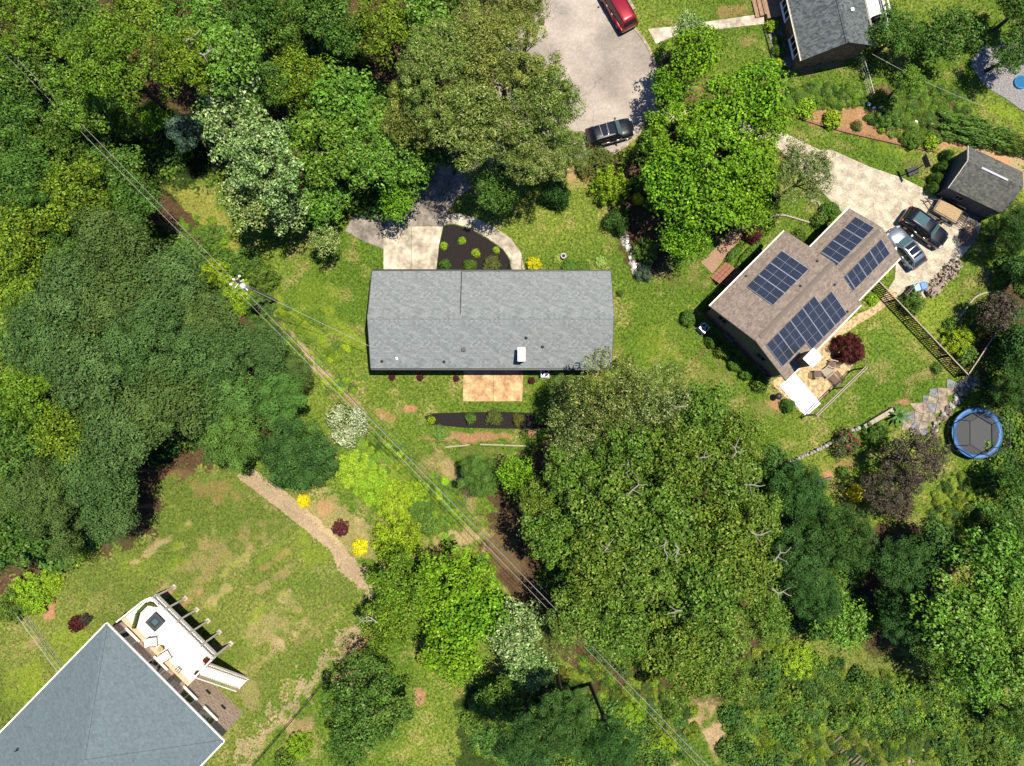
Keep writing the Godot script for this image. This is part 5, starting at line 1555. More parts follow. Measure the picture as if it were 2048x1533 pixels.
func wire_fence(label: String, list: Array, h: float, rail: Material) -> void:
	var pts := PP(list)
	var root := thing("wire_fence", label, "fence", pts[0])
	for k in pts.size() - 1:
		var a: Vector3 = pts[k] - root.position; var b: Vector3 = pts[k + 1] - root.position
		var n: int = maxi(2, int(a.distance_to(b) / 2.4))
		for i in n + 1:
			var p := sfc(); tube(p, a.lerp(b, float(i) / n) - Vector3(0, 0.05, 0), a.lerp(b, float(i) / n) + Vector3(0, h, 0), 0.035, 0.035, 6); obj("post", p, rail, root)
		for y in [h, h * 0.62, h * 0.3, 0.06]:
			var w := sfc(); tube(w, a + Vector3(0, y, 0), b + Vector3(0, y, 0), 0.022 if y == h else 0.008, 0.022 if y == h else 0.008, 5); obj("rail" if y == h else "wire", w, rail, root)
		var m := sfc()
		for i in n * 10:
			var p: Vector3 = a.lerp(b, (i + 0.5) / (n * 10.0))
			tube(m, p + Vector3(0, 0.03, 0), p + Vector3(0, h, 0), 0.005, 0.005, 3, false)
		obj("mesh_wires", m, rail, root)

func fences_and_walls() -> void:
	var a := P(1758, 561, 1.6); var b := P(1938, 750, 1.6); var c := P(2001, 655, 1.6)
	for p in [a, b, c]: p.y = 0
	a.y = 0; b.y = 0; c.y = 0
	picket_fence("long brown picket fence from the garage corner across the back lawn", a, b, 1.55, "brown picket fences")
	picket_fence("shorter brown picket fence turning back towards the purple tree", b + (c - b).normalized() * 0.15, c, 1.55, "brown picket fences")
	wire_fence("dark wire fence running diagonally below the big sparse lawn", [500, 1540, 560, 1470, 730, 1268], 1.2, M.iron)
	wire_fence("pale wire fence meeting the slate roofed house at the left edge", [36, 1206, 132, 1338], 1.2, M.galv)
	wire_fence("thin wire fence below the corner of the charcoal roofed house", [1716, 122, 1728, 160, 1738, 196], 1.1, M.galv)
	edging("brick_edging", "red brick edging along the upper flower border", [1585, 232, 1640, 250, 1700, 266, 1770, 282, 1830, 296, 1880, 304], M.brick_piece, 0.42, 0.2, 0.12, "brick")
	edging("timber_edging", "pale timber edging lying in the sparse grass behind the ranch house", [890, 895, 941, 890], M.wood_pale, 1.2, 0.12, 0.1, "timber")
	edging("timber_edging", "pale timber edging running to the round shrub tree", [960, 889, 1060, 893], M.wood_pale, 1.2, 0.12, 0.1, "timber")
	edging("stone_edging", "curved pale stone edging beside the round maroon shrub bed", [1470, 462, 1520, 446, 1560, 430, 1628, 446, 1640, 420, 1634, 402, 1618, 404], M.stone, 0.3, 0.16, 0.12, "stone")
	edging("black_edging", "black edging round the white gravel bed", [1526, 52, 1536, 90, 1548, 128, 1562, 139, 1582, 138], M.black, 0.4, 0.06, 0.14, "block")
	edging("brick_edging", "tan brick edging of the maple bed inside the picket fences", [1877, 694, 1905, 655, 1930, 620, 1952, 594, 1980, 585, 2000, 592], M.stone, 0.3, 0.15, 0.1, "brick")
	edging("timber_edging", "weathered timber edging along the shaded planting bed", [1308, 552, 1330, 545, 1346, 523], M.wood_grey, 0.6, 0.1, 0.1, "timber")
	edging("timber_edging", "pale kerb timber at the foot of the cul-de-sac", [1066, 333, 1110, 337, 1160, 341], M.trim, 1.2, 0.16, 0.1, "timber")
	# retaining walls
	var w1 := stones_along("retaining_wall", "stacked stone retaining wall below the back lawn", "wall", [1567, 928, 1600, 915, 1647, 893, 1690, 868, 1715, 856], Vector2(0.16, 0.26), 0.85, [M.stone, M.stone_grey, M.stone], 41, 3, 0.06, 0.18)
	edging("timber_wall", "bleached timber retaining wall next to the banana plant", [1724, 854, 1784, 818], M.wood_pale, 1.15, 0.42, 0.6, "timber", "wall")
	edging("timber_wall", "low reddish timber wall under the dark oaks", [1622, 967, 1680, 951], M.wood_grey, 1.0, 0.25, 0.35, "timber", "wall")
	stones_along("stone_border", "rubble stone border between flagstone path and trampoline", "wall", [1951, 764, 1930, 780, 1908, 802, 1890, 828, 1872, 852, 1862, 868], Vector2(0.12, 0.3), 0.55, [M.stone, M.stone_dark, M.stone_dark, M.stone_grey], 43, 3, 0.38, 0.05)
	stones_along("stone_border", "faint stone border curving off behind the trampoline", "wall", [1953, 764, 1975, 772, 1988, 790], Vector2(0.1, 0.18), 0.7, [M.stone, M.stone_dark], 47, 2, 0.15, 0.03)
	stones_along("dry_creek", "dry creek of pale rocks along the shaded planting bed", "rocks", [1236, 428, 1244, 458, 1254, 490, 1266, 520, 1272, 552], Vector2(0.1, 0.24), 0.6, [M.stone_grey, M.stone_grey, M.stone, M.white], 51, 4, 0.3, 0.02)
	stones_along("stone_edging", "little ring of stones at the gravel circle", "rocks", [1948, 132, 1950, 116, 1962, 104, 1972, 98], Vector2(0.16, 0.26), 0.7, [M.stone, M.stone_grey], 53, 2, 0.2, 0.02)
	stones_along("rock_cluster", "loose pale rocks on the clay slope of the upper right", "rocks", [1742, 213, 1765, 214, 1815, 240, 1850, 238, 1868, 240], Vector2(0.15, 0.32), 1.3, [M.stone, M.stone_grey, M.white], 57, 2, 0.5, 0.0)
	stones_along("rock_cluster", "broken stones in the grass near the bottom right corner", "rocks", [1818, 1528, 1828, 1515, 1840, 1500], Vector2(0.14, 0.26), 0.8, [M.brick_piece, M.stone], 59, 2, 0.3, 0.0)
	stones_along("boulder", "single pale boulder on the rough grass of the lower right", "rock", [1907, 1454, 1912, 1455], Vector2(0.28, 0.3), 1.0, [M.stone_grey], 61)
	# timber steps at the lower right
	var st := thing("timber_steps", "flight of grey timber steps in the grass at the bottom edge", "steps", P(1672, 1480))
	for k in 11:
		var p := P(1672 + k * 5.4, 1480 + k * 5.6) - st.position
		var d := Vector3(0.75, 0, -0.66)
		var s := sfc(); bar(s, p - d * 0.55 + Vector3(0, 0.09, 0), p + d * 0.55 + Vector3(0, 0.09, 0), 0.17, 0.18); obj("step", s, M.wood_grey, st)
	var bs := thing("brick_steps", "red brick steps between the front walk and porch of the solar house", "steps", P(1448, 545), PI / 4)
	for k in 3:
		for j in 5:
			var s := sfc(); box(s, Vector3(-1.1 + j * 0.44, 0.08 + k * 0.09, -0.45 + k * 0.36), Vector3(0.42, 0.16 + k * 0.18, 0.34)); obj("brick", s, M.brick_piece, bs)
	var pc := sfc(); box(pc, Vector3(0, 0.3, 1.4), Vector3(2.3, 0.62, 1.6)); obj("porch", pc, M.brick_piece, bs)

# ---------------------------------------------------------------- garden and patio things
func patio_things() -> void:
	var turn := facing(1541, 766, 1640, 684)
	var pad := thing("glare_slab", "white slab standing in for sun glare on the tan patio", "slab", P(1601, 790, 0.08) - Vector3(0, 0.08, 0), turn)  # white squares added in place of blown sun glare
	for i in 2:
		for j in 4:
			var s := sfc(); box(s, Vector3(-0.49 + i * 0.98, 0.055, -1.5 + j * 0.98), Vector3(0.965, 0.07, 0.965)); obj("glare_tile", s, M.white, pad)
	var t := thing("glass_table", "oval wrought iron table standing on the white glare slab", "table", P(1608, 800, 0.7) - Vector3(0, 0.62, 0), turn)
	var r := sfc()
	var pts := []
	for k in 25: pts.append(Vector3(cos(TAU * k / 24) * 0.55, 0.7, sin(TAU * k / 24) * 0.9))
	polytube(r, pts, 0.018, 5); obj("frame", r, M.iron, t)
	for x in [-0.35, 0.35]:
		for z in [-0.55, 0.55]:
			var l := sfc(); tube(l, Vector3(x * 1.2, 0.0, z * 1.2), Vector3(x, 0.7, z), 0.016, 0.016, 5); obj("leg", l, M.iron, t)
	var gl := sfc()
	var gp := []
	for k in 24: gp.append(Vector3(cos(TAU * k / 24) * 0.54, 0, sin(TAU * k / 24) * 0.89))
	slab(gl, gp, 0.685, 0.695)
	var gm := mat(Color(0.9, 0.95, 0.95, 0.12), 0.05); gm.transparency = BaseMaterial3D.TRANSPARENCY_ALPHA
	obj("glass_top", gl, gm, t)
	var ic := thing("iron_chair", "thin black iron chair near the house on the white glare slab", "chair", P(1581, 778, 0.4) - Vector3(0, 0.32, 0), turn + 0.6)
	var s1 := sfc()
	for k in 5: bar(s1, Vector3(-0.2, 0.42, -0.2 + k * 0.1), Vector3(0.2, 0.42, -0.2 + k * 0.1), 0.02, 0.015)
	obj("seat", s1, M.iron, ic)
	var s3 := sfc(); polytube(s3, [Vector3(-0.22, 0.42, -0.22), Vector3(-0.3, 0.85, -0.2), Vector3(-0.3, 0.85, 0.2), Vector3(-0.22, 0.42, 0.22)], 0.016, 5); obj("backrest", s3, M.iron, ic)
	for x in [-0.2, 0.2]:
		for z in [-0.2, 0.2]:
			var l := sfc(); tube(l, Vector3(x, 0, z), Vector3(x, 0.42, z), 0.013, 0.013, 5); obj("leg", l, M.iron, ic)
	# slatted teak set
	var tb := thing("patio_table", "square slatted teak table on the tan patio", "table", P(1656, 744, 0.4) - Vector3(0, 0.36, 0), turn)
	for k in 8:
		var s := sfc(); box(s, Vector3(0, 0.42, -0.42 + k * 0.12), Vector3(1.0, 0.04, 0.1)); obj("slat", s, M.wood_pale, tb)
	for x in [-0.42, 0.42]:
		for z in [-0.38, 0.38]:
			var l := sfc(); box(l, Vector3(x, 0.2, z), Vector3(0.07, 0.4, 0.07)); obj("leg", l, M.teak, tb)
	var seats := [[1636, 749, 0.05, 1, "slatted teak chair at the house side of the patio table"], [1665, 729, 2.9, 1, "slatted teak chair between table and round maroon shrub"], [1670, 759, PI + turn, 2, "wide slatted teak bench at the lawn side of the patio table"]]
	for e in seats:
		var w: float = 0.62 * e[3] if e[3] == 1 else 1.15
		var c := thing("patio_chair" if e[3] == 1 else "patio_bench", e[4], "chair" if e[3] == 1 else "bench", P(e[0], e[1], 0.4) - Vector3(0, 0.36, 0), e[2], "teak patio set")
		for k in 6:
			var s := sfc(); box(s, Vector3(0.28 - k * 0.11, 0.4, 0), Vector3(0.085, 0.03, w)); obj("slat", s, M.teak, c)
		for k in 5:
			var s := sfc(); box(s, Vector3(-0.36 - k * 0.045, 0.5 + k * 0.1, 0), Vector3(0.03, 0.075, w)); obj("back_slat", s, M.teak, c)
		for z in [-1, 1]:
			var s := sfc(); box(s, Vector3(0.0, 0.62, z * (w * 0.5 + 0.06)), Vector3(0.78, 0.035, 0.1)); obj("armrest", s, M.wood_pale, c)
			for x in [-0.32, 0.32]:
				var l := sfc(); box(l, Vector3(x, 0.3, z * (w * 0.5 + 0.06)), Vector3(0.06, 0.6, 0.06)); obj("leg", l, M.teak, c)
	# long pale beam on posts
	var a := P(1734, 734, 2.35); var b := P(1633, 832, 2.35)
	var bm := thing("arbor_beam", "long pale beam on three posts along the patio's lawn edge", "arbor", Vector3(a.x, 0, a.z))
	var d: Vector3 = b - a
	var side: Vector3 = Vector3(-d.z, 0, d.x).normalized() * 0.09
	for k in [-1, 1]:
		var s := sfc(); bar(s, side * k + Vector3(0, 2.3, 0), d + side * k + Vector3(0, 2.3, 0), 0.08, 0.2); obj("beam", s, M.wood_pale, bm)
	for k in [0.02, 0.42, 0.98]:
		var s := sfc(); box(s, d * k + Vector3(0, 1.15, 0), Vector3(0.11, 2.4, 0.11), turned(PI / 4)); obj("post", s, M.wood_grey, bm)
	# kettle grill
	var g := thing("kettle_grill", "black round kettle grill beside the clipped boxwood", "grill", P(1557, 793, 0.8) - Vector3(0, 0.8, 0))
	var k1 := soft(); lathe(k1, [[0.0, 0.62], [0.2, 0.66], [0.31, 0.78], [0.33, 0.88]], 18); obj("bowl", k1, M.black, g)
	var k2 := soft(); lathe(k2, [[0.335, 0.885], [0.3, 1.0], [0.18, 1.09], [0.0, 1.12]], 18); var lid := obj("lid", k2, M.iron, g)
	var k3 := sfc(); box(k3, Vector3(0, 1.15, 0), Vector3(0.16, 0.03, 0.04)); obj("handle", k3, M.wood_grey, lid)
	for k in 3:
		var l := sfc(); tube(l, Vector3(cos(k * 2.09) * 0.33, 0, sin(k * 2.09) * 0.33), Vector3(cos(k * 2.09) * 0.18, 0.7, sin(k * 2.09) * 0.18), 0.016, 0.016, 5); obj("leg", l, M.metal, g)
	# covered grill on the white deck at the top
	var cg := thing("covered_grill", "grill under a black cover on the white deck at the top edge", "grill", P(1756, 41, 1.9) - Vector3(0, 0.32, 0), 0.2)
	var cs := soft(); loft(cs, [[Vector3(-0.75, 0, -0.32), Vector3(-0.7, 0.75, -0.28), Vector3(-0.7, 0.75, 0.28), Vector3(-0.75, 0, 0.32)], [Vector3(-0.35, 0, -0.34), Vector3(-0.35, 1.0, -0.26), Vector3(-0.35, 1.0, 0.26), Vector3(-0.35, 0, 0.34)], [Vector3(0.35, 0, -0.34), Vector3(0.35, 1.02, -0.26), Vector3(0.35, 1.02, 0.26), Vector3(0.35, 0, 0.34)], [Vector3(0.75, 0, -0.32), Vector3(0.7, 0.72, -0.28), Vector3(0.7, 0.72, 0.28), Vector3(0.75, 0, 0.32)]])
	obj("cover", cs, M.black, cg)

func air_conditioner(label: String, at: Vector3, turn: float, m: Material) -> void:
	var a := thing("air_conditioner", label, "air conditioner", at, turn, "outdoor air conditioners")
	var s := sfc(); box(s, Vector3(0, 0.05, 0), Vector3(1.0, 0.1, 1.0)); obj("pad", s, M.concrete, a)
	var b := sfc(); box(b, Vector3(0, 0.48, 0), Vector3(0.78, 0.76, 0.78)); obj("housing", b, m, a)
	var g := sfc()
	for r in [0.1, 0.18, 0.26, 0.33]:
		var pts := []
		for k in 17: pts.append(Vector3(cos(TAU * k / 16) * r, 0.885, sin(TAU * k / 16) * r))
		polytube(g, pts, 0.008, 4)
	obj("grille", g, M.iron, a)
	var f := sfc(); lathe(f, [[0.0, 0.868], [0.35, 0.868]], 18); var fo := obj("fan", f, M.black, a)
	for k in 3:
		var l := sfc(); box(l, Vector3(cos(k * 2.09) * 0.17, 0.874, sin(k * 2.09) * 0.17), Vector3(0.28, 0.006, 0.13), turned(-k * 2.09)); obj("blade", l, M.galv, fo)

func trampoline() -> void:
	var p := P(1955, 867, 0.9); p.y = 0
	var t := thing("trampoline", "round trampoline with blue pad and black safety net", "trampoline", p)
	var n := 36
	var mt := sfc(); lathe(mt, [[0.0, 0.9], [2.02, 0.9], [2.02, 0.885], [0.0, 0.885]], n); obj("jump_mat", mt, M.mat_black, t)
	var pd := soft(); lathe(pd, [[2.03, 0.91], [2.06, 0.95], [2.42, 0.96], [2.47, 0.92], [2.46, 0.86]], n); obj("spring_pad", pd, M.pad_blue, t)
	var fr := sfc()
	for y in [0.84]:
		var pts := []
		for k in n + 1: pts.append(Vector3(cos(TAU * k / n) * 2.36, y, sin(TAU * k / n) * 2.36))
		polytube(fr, pts, 0.03, 6)
	obj("ring_frame", fr, M.galv, t)
	var m := 6
	var tops := []
	for k in m:
		var a: float = TAU * k / m + 0.55
		var d := Vector3(cos(a), 0, sin(a))
		var leg := sfc(); polytube(leg, [d * 2.36 + Vector3(0, 0.84, 0), d * 2.42 + Vector3(0, 0.03, 0), d.rotated(Vector3.UP, 0.3) * 2.42 + Vector3(0, 0.03, 0), d.rotated(Vector3.UP, 0.3) * 2.36 + Vector3(0, 0.84, 0)], 0.024, 6); obj("leg", leg, M.galv, t)
		var pole := sfc(); polytube(pole, [d * 2.46 + Vector3(0, 0.1, 0), d * 2.46 + Vector3(0, 1.2, 0), d * 2.34 + Vector3(0, 2.6, 0), d * 2.16 + Vector3(0, 2.75, 0)], 0.032, 7); obj("net_pole", pole, M.mat_black, t)
		tops.append(d * 2.14 + Vector3(0, 2.74, 0))
	var cord := sfc()
	for k in m: tube(cord, tops[k], tops[(k + 1) % m], 0.05, 0.05, 6)
	obj("net_hem", cord, M.black, t)
	var net := sfc()
	for k in m:
		var a0: float = TAU * k / m + 0.55; var a1: float = TAU * (k + 1) / m + 0.55
		for i in 12:
			var f0: float = i / 12.0
			var lo := Vector3(cos(lerpf(a0, a1, f0)), 0, sin(lerpf(a0, a1, f0))) * 2.0 + Vector3(0, 0.93, 0)
			tube(net, lo, (tops[k] as Vector3).lerp(tops[(k + 1) % m], f0), 0.007, 0.007, 3, false)
		for j in 9:
			var q: float = (j + 0.5) / 9.0
			var last := Vector3()
			for i in 7:
				var ff: float = i / 6.0
				var lo := Vector3(cos(lerpf(a0, a1, ff)), 0, sin(lerpf(a0, a1, ff))) * 2.0 + Vector3(0, 0.93, 0)
				var here: Vector3 = lo.lerp((tops[k] as Vector3).lerp(tops[(k + 1) % m], ff), q)
				if i: tube(net, last, here, 0.006, 0.006, 3, false)
				last = here
	obj("safety_net", net, M.black, t)

func yard_things() -> void:
	air_conditioner("white air conditioner behind the ranch house beside its orange patio", P(1090, 747, 0.8) - Vector3(0, 0.8, 0), 0.0, M.white)
	air_conditioner("grey air conditioner tucked against the gable of the solar house", P(1409, 656, 0.8) - Vector3(0, 0.8, 0), PI / 4, M.galv)
	trampoline()
	# bird bath
	var b := thing("bird_bath", "small stone bird bath on the front lawn", "bird bath", P(1127, 512, 0.6) - Vector3(0, 0.6, 0))
	var s := soft(); lathe(s, [[0.0, 0.0], [0.2, 0.0], [0.18, 0.06], [0.07, 0.1], [0.06, 0.5], [0.12, 0.56], [0.29, 0.64], [0.29, 0.68], [0.2, 0.66], [0.0, 0.6]], 18); obj("basin", s, M.stone_grey, b)
	var wt := sfc(); lathe(wt, [[0.0, 0.645], [0.17, 0.645]], 18); obj("water", wt, M.glass, b)
	# front rails of the ranch house steps
	for e in [[1022, 525, "short black handrail at the mulch bed side of the front walk"], [1048, 522, "short black handrail by the yellow shrub at the front walk"]]:
		var h := thing("handrail", e[2], "handrail", P(e[0], e[1]), 0.0, "front step handrails")
		var r := sfc(); bar(r, Vector3(0, 0.9, -0.3), Vector3(0, 0.95, 0.75), 0.05, 0.04); obj("rail", r, M.iron, h)
		for z in [-0.25, 0.7]:
			var l := sfc(); box(l, Vector3(0, 0.45, z), Vector3(0.04, 0.9, 0.04)); obj("post", l, M.iron, h)
	# basketball hoop
	var hp := thing("basketball_hoop", "basketball hoop with black backboard at the drive edge", "basketball hoop", P(1830, 341), 0.35)
	var st := sfc(); polytube(st, [Vector3(0, 0, 0), Vector3(0, 2.4, 0), Vector3(-0.7, 3.1, 0.0)], 0.06, 8); obj("pole", st, M.iron, hp)
	var ba := sfc(); hexa(ba, [Vector3(-0.95, 0, -0.45), Vector3(-0.95, 0, 0.45), Vector3(0.35, 0, 0.35), Vector3(0.35, 0, -0.35), Vector3(-0.85, 0.22, -0.4), Vector3(-0.85, 0.22, 0.4), Vector3(0.25, 0.2, 0.3), Vector3(0.25, 0.2, -0.3)]); obj("base", ba, M.black, hp)
	var bb := sfc(); hexa(bb, [Vector3(-0.78, 2.75, -0.5), Vector3(-0.73, 2.75, -0.5), Vector3(-0.73, 2.75, 0.5), Vector3(-0.78, 2.75, 0.5), Vector3(-0.78, 3.55, -0.65), Vector3(-0.73, 3.55, -0.65), Vector3(-0.73, 3.55, 0.65), Vector3(-0.78, 3.55, 0.65)]); obj("backboard", bb, M.black, hp)
	var hr := sfc(); var hpts := []
	for k in 17: hpts.append(Vector3(-1.02 + cos(TAU * k / 16) * 0.23, 3.0, sin(TAU * k / 16) * 0.23))
	polytube(hr, hpts, 0.012, 5); obj("hoop", hr, M.brick_piece, hp)
	# firewood
	var g := RandomNumberGenerator.new(); g.seed = 99
	var fw := thing("firewood_pile", "untidy pile of split firewood along the drive edge", "firewood", P(1880, 560))
	var log_bark := sfc(); tube(log_bark, Vector3(-0.22, 0, 0), Vector3(0.22, 0, 0), 0.085, 0.08, 7, false); log_bark.generate_normals()
	var lm := log_bark.commit()
	var cut := sfc(); hexa(cut, [Vector3(-0.23, -0.07, -0.08), Vector3(0.23, -0.07, -0.07), Vector3(0.22, -0.06, 0.09), Vector3(-0.22, -0.05, 0.08), Vector3(-0.22, 0.06, -0.03), Vector3(0.23, 0.07, -0.04), Vector3(0.22, 0.05, 0.03), Vector3(-0.23, 0.07, 0.02)]); cut.generate_normals()
	var cmn := cut.commit()
	for k in 190:
		var f: float = g.randf()
		var w: float = g.randf_range(-1, 1)
		var o := obj("log", lm if g.randf() < 0.25 else cmn, [M.log_bark, M.log_cut, M.log_cut, M.wood_pale, M.stone][g.randi() % 5], fw)
		o.position = P(lerpf(1853, 1915, f) + w * 9.0, lerpf(590, 527, f) + w * 10.0) - fw.position + Vector3(0, g.randf_range(0.06, 0.6) * (1.1 - absf(w)), 0)
		o.rotation = Vector3(g.randf_range(-0.4, 0.4), g.randf() * TAU, g.randf_range(-0.4, 0.4))
		o.scale = Vector3.ONE * g.randf_range(0.8, 1.35)
	for e in [[1848, 572, "blue lidded wheelie bin at the end of the firewood pile", M.plastic_blue], [1835, 575, "pale teal lidded wheelie bin beside the blue one", M.plastic_teal]]:
		var w := thing("wheelie_bin", e[2], "bin", P(e[0], e[1], 1.0) - Vector3(0, 1.0, 0), 0.3, "wheelie bins")
		var s2 := sfc(); hexa(s2, [Vector3(-0.22, 0.06, -0.26), Vector3(0.22, 0.06, -0.26), Vector3(0.22, 0.06, 0.26), Vector3(-0.22, 0.06, 0.26), Vector3(-0.29, 0.98, -0.34), Vector3(0.29, 0.98, -0.34), Vector3(0.29, 0.98, 0.34), Vector3(-0.29, 0.98, 0.34)]); obj("body", s2, e[3], w)
		var s4 := sfc(); hexa(s4, [Vector3(-0.31, 0.985, -0.37), Vector3(0.31, 0.985, -0.37), Vector3(0.31, 0.985, 0.37), Vector3(-0.31, 0.985, 0.37), Vector3(-0.27, 1.07, -0.3), Vector3(0.27, 1.07, -0.3), Vector3(0.27, 1.07, 0.28), Vector3(-0.27, 1.07, 0.28)]); var ld := obj("lid", s4, e[3], w)
		var s5 := sfc(); bar(s5, Vector3(-0.28, 1.0, -0.42), Vector3(0.28, 1.0, -0.42), 0.04, 0.04); obj("handle", s5, e[3], ld)
		for x in [-0.26, 0.26]:
			var s6 := sfc(); tube(s6, Vector3(x - 0.03, 0.1, -0.28), Vector3(x + 0.03, 0.1, -0.28), 0.1, 0.1, 12); obj("wheel", s6, M.rubber, w)
	# small screen wall of the bins
	var sw := thing("wood_screen", "small slanted wooden screen at the drive's lower end", "screen", P(1812, 583), facing(1796, 598, 1820, 572))
	for k in 7:
		var s7 := sfc(); box(s7, Vector3(-0.75 + k * 0.25, 0.6, 0), Vector3(0.23, 1.2, 0.03)); obj("plank", s7, M.wood_pale, sw)
	# paddling pool seen at the right edge, tarps in the corner
	var pool := thing("paddling_pool", "bright blue paddling pool on the gravel circle", "pool", P(2040, 166))
	var pr := soft(); lathe(pr, [[0.0, 0.03], [0.52, 0.03], [0.56, 0.25], [0.66, 0.25], [0.68, 0.0]], 20); obj("shell", pr, mat(lin(0.02, 0.12, 0.24), 0.4), pool)
	var pw := sfc(); lathe(pw, [[0.0, 0.16], [0.54, 0.16]], 20); obj("water", pw, mat(lin(0.02, 0.1, 0.2), 0.08), pool)
	var tp := thing("tarp", "crumpled light blue tarp on the grass near the bottom right corner", "tarp", P(2000, 1482))
	var ts := soft()
	for i in 8:
		for j in 3:
			var q := []
			for e in [[i, j], [i + 1, j], [i + 1, j + 1], [i, j + 1]]: q.append(Vector3(-0.85 + e[0] * 0.21, 0.05 + 0.12 * absf(sin(e[0] * 1.9 + e[1] * 2.3)), -0.28 + e[1] * 0.19 + 0.08 * sin(e[0] * 1.3)))
			quad(ts, q[0], q[1], q[2], q[3])
	obj("sheet", ts, mat(lin(0.16, 0.42, 0.55), 0.5), tp)
	# mailbox at the cul-de-sac, its post leaning over the kerb
	var mb := thing("mailbox", "mailbox on a post at the cul-de-sac kerb beside the purple tree", "mailbox", P(1322, 141))
	var mp := sfc(); box(mp, Vector3(0, 0.55, 0), Vector3(0.09, 1.15, 0.09)); obj("post", mp, M.wood_pale, mb)
	var mx := sfc(); tube(mx, Vector3(-0.3, 1.18, 0), Vector3(0.2, 1.18, 0), 0.1, 0.1, 10); obj("box", mx, M.black, mb)

# ---------------------------------------------------------------- power line
func sag(a: Vector3, b: Vector3, drop: float, n := 24) -> Array:
	var out := []
	for k in n + 1:
		var t: float = float(k) / n
		out.append(a.lerp(b, t) - Vector3(0, 4.0 * drop * t * (1.0 - t), 0))
	return out

func power_line() -> void:
	var hp := 10.6
	var top := P(468, 560, hp)
	var p := thing("utility_pole", "wooden utility pole with white insulators and transformer among the bushes", "utility pole", Vector3(top.x, 0, top.z))
	var s := sfc(); tube(s, Vector3(0, -0.1, 0), Vector3(0, hp, 0), 0.17, 0.11, 10); obj("pole", s, M.wood_grey, p)
	var dirv := (P(1420, 1533, hp) - top).normalized()
	var perp := Vector3(-dirv.z, 0, dirv.x)
	var ca := sfc(); bar(ca, -perp * 0.55 + Vector3(0, hp - 0.35, 0), perp * 0.55 + Vector3(0, hp - 0.35, 0), 0.1, 0.12); obj("cross_arm", ca, M.wood_pale, p)
	var offs := [-0.5, 0.0, 0.5]
	for k in 3:
		var i := sfc(); lathe(i, [[0.0, 0.0], [0.09, 0.0], [0.06, 0.08], [0.1, 0.1], [0.06, 0.18], [0.08, 0.2], [0.0, 0.26]], 10, perp * offs[k] + Vector3(0, hp - 0.29 + (0.3 if k == 1 else 0.0), 0)); obj("insulator", i, M.white, p)
	var tc := sfc(); var tb: Vector3 = dirv * 0.42
	lathe(tc, [[0.0, 0.0], [0.26, 0.0], [0.27, 0.9], [0.2, 0.98], [0.0, 1.0]], 14, tb + Vector3(0, hp - 2.0, 0)); var tr := obj("transformer", tc, M.galv, p)
	for k in [-1, 1]:
		var bu := sfc(); lathe(bu, [[0.0, 0.0], [0.05, 0.0], [0.04, 0.2], [0.0, 0.21]], 8, tb + perp * 0.12 * k + Vector3(0, hp - 1.02, 0)); obj("bushing", bu, M.white, tr)
	var br := sfc(); bar(br, dirv * 0.9 + Vector3(0, hp - 1.4, 0), Vector3(0, hp - 1.3, 0), 0.06, 0.06); bar(br, dirv * 0.3 - perp * 0.5 + Vector3(0, hp - 0.6, 0), Vector3(0, hp - 1.1, 0), 0.05, 0.05); bar(br, dirv * 0.3 + perp * 0.5 + Vector3(0, hp - 0.6, 0), Vector3(0, hp - 1.1, 0), 0.05, 0.05); obj("bracket", br, M.white, p)
	var heights := [hp + 0.25, hp - 0.1, hp - 1.6, hp - 2.4]
	var names := ["topmost pale overhead wire running diagonally across the yards", "second overhead wire just below the pale topmost one", "dark lower overhead cable bundled under the power wires", "lowest dark cable of the overhead line"]
	var side := [0.0, 0.5, 0.16, -0.2]
	for k in 4:
		var far: Vector3 = P(1500, 1620, heights[k]) + perp * side[k]
		var nearp: Vector3 = top + perp * side[k]; nearp.y = heights[k]
		var back: Vector3 = P(-260, -180, heights[k]) + perp * side[k]
		var w := sfc()
		if k < 2: polytube(w, sag(back, nearp, 0.3), 0.014, 5)
		polytube(w, sag(nearp, far, [0.5, 0.7, 0.9, 1.1][k], 40), [0.014, 0.014, 0.028, 0.02][k], 5)
		tag(obj("overhead_wire", w, [M.wire_white, M.wire_white, M.wire_black, M.wire_black][k]), names[k], "wire", "overhead wires")
	var drop := sfc(); polytube(drop, sag(Vector3(top.x, hp - 2.2, top.z) + dirv * 0.2, P(739, 693, 3.4), 0.8, 20), 0.02, 5)
	tag(obj("overhead_wire", drop, M.wire_white), "thin service wire from the pole to the ranch house corner", "wire", "overhead wires")
	var c2 := sfc(); polytube(c2, sag(P(1745, 108, 3.2), P(1960, 210, 5.0), 0.3, 12), 0.018, 5)
	tag(obj("overhead_wire", c2, M.wire_white), "thin white service wire leaving the charcoal roofed house towards the gravel circle", "wire", "overhead wires")

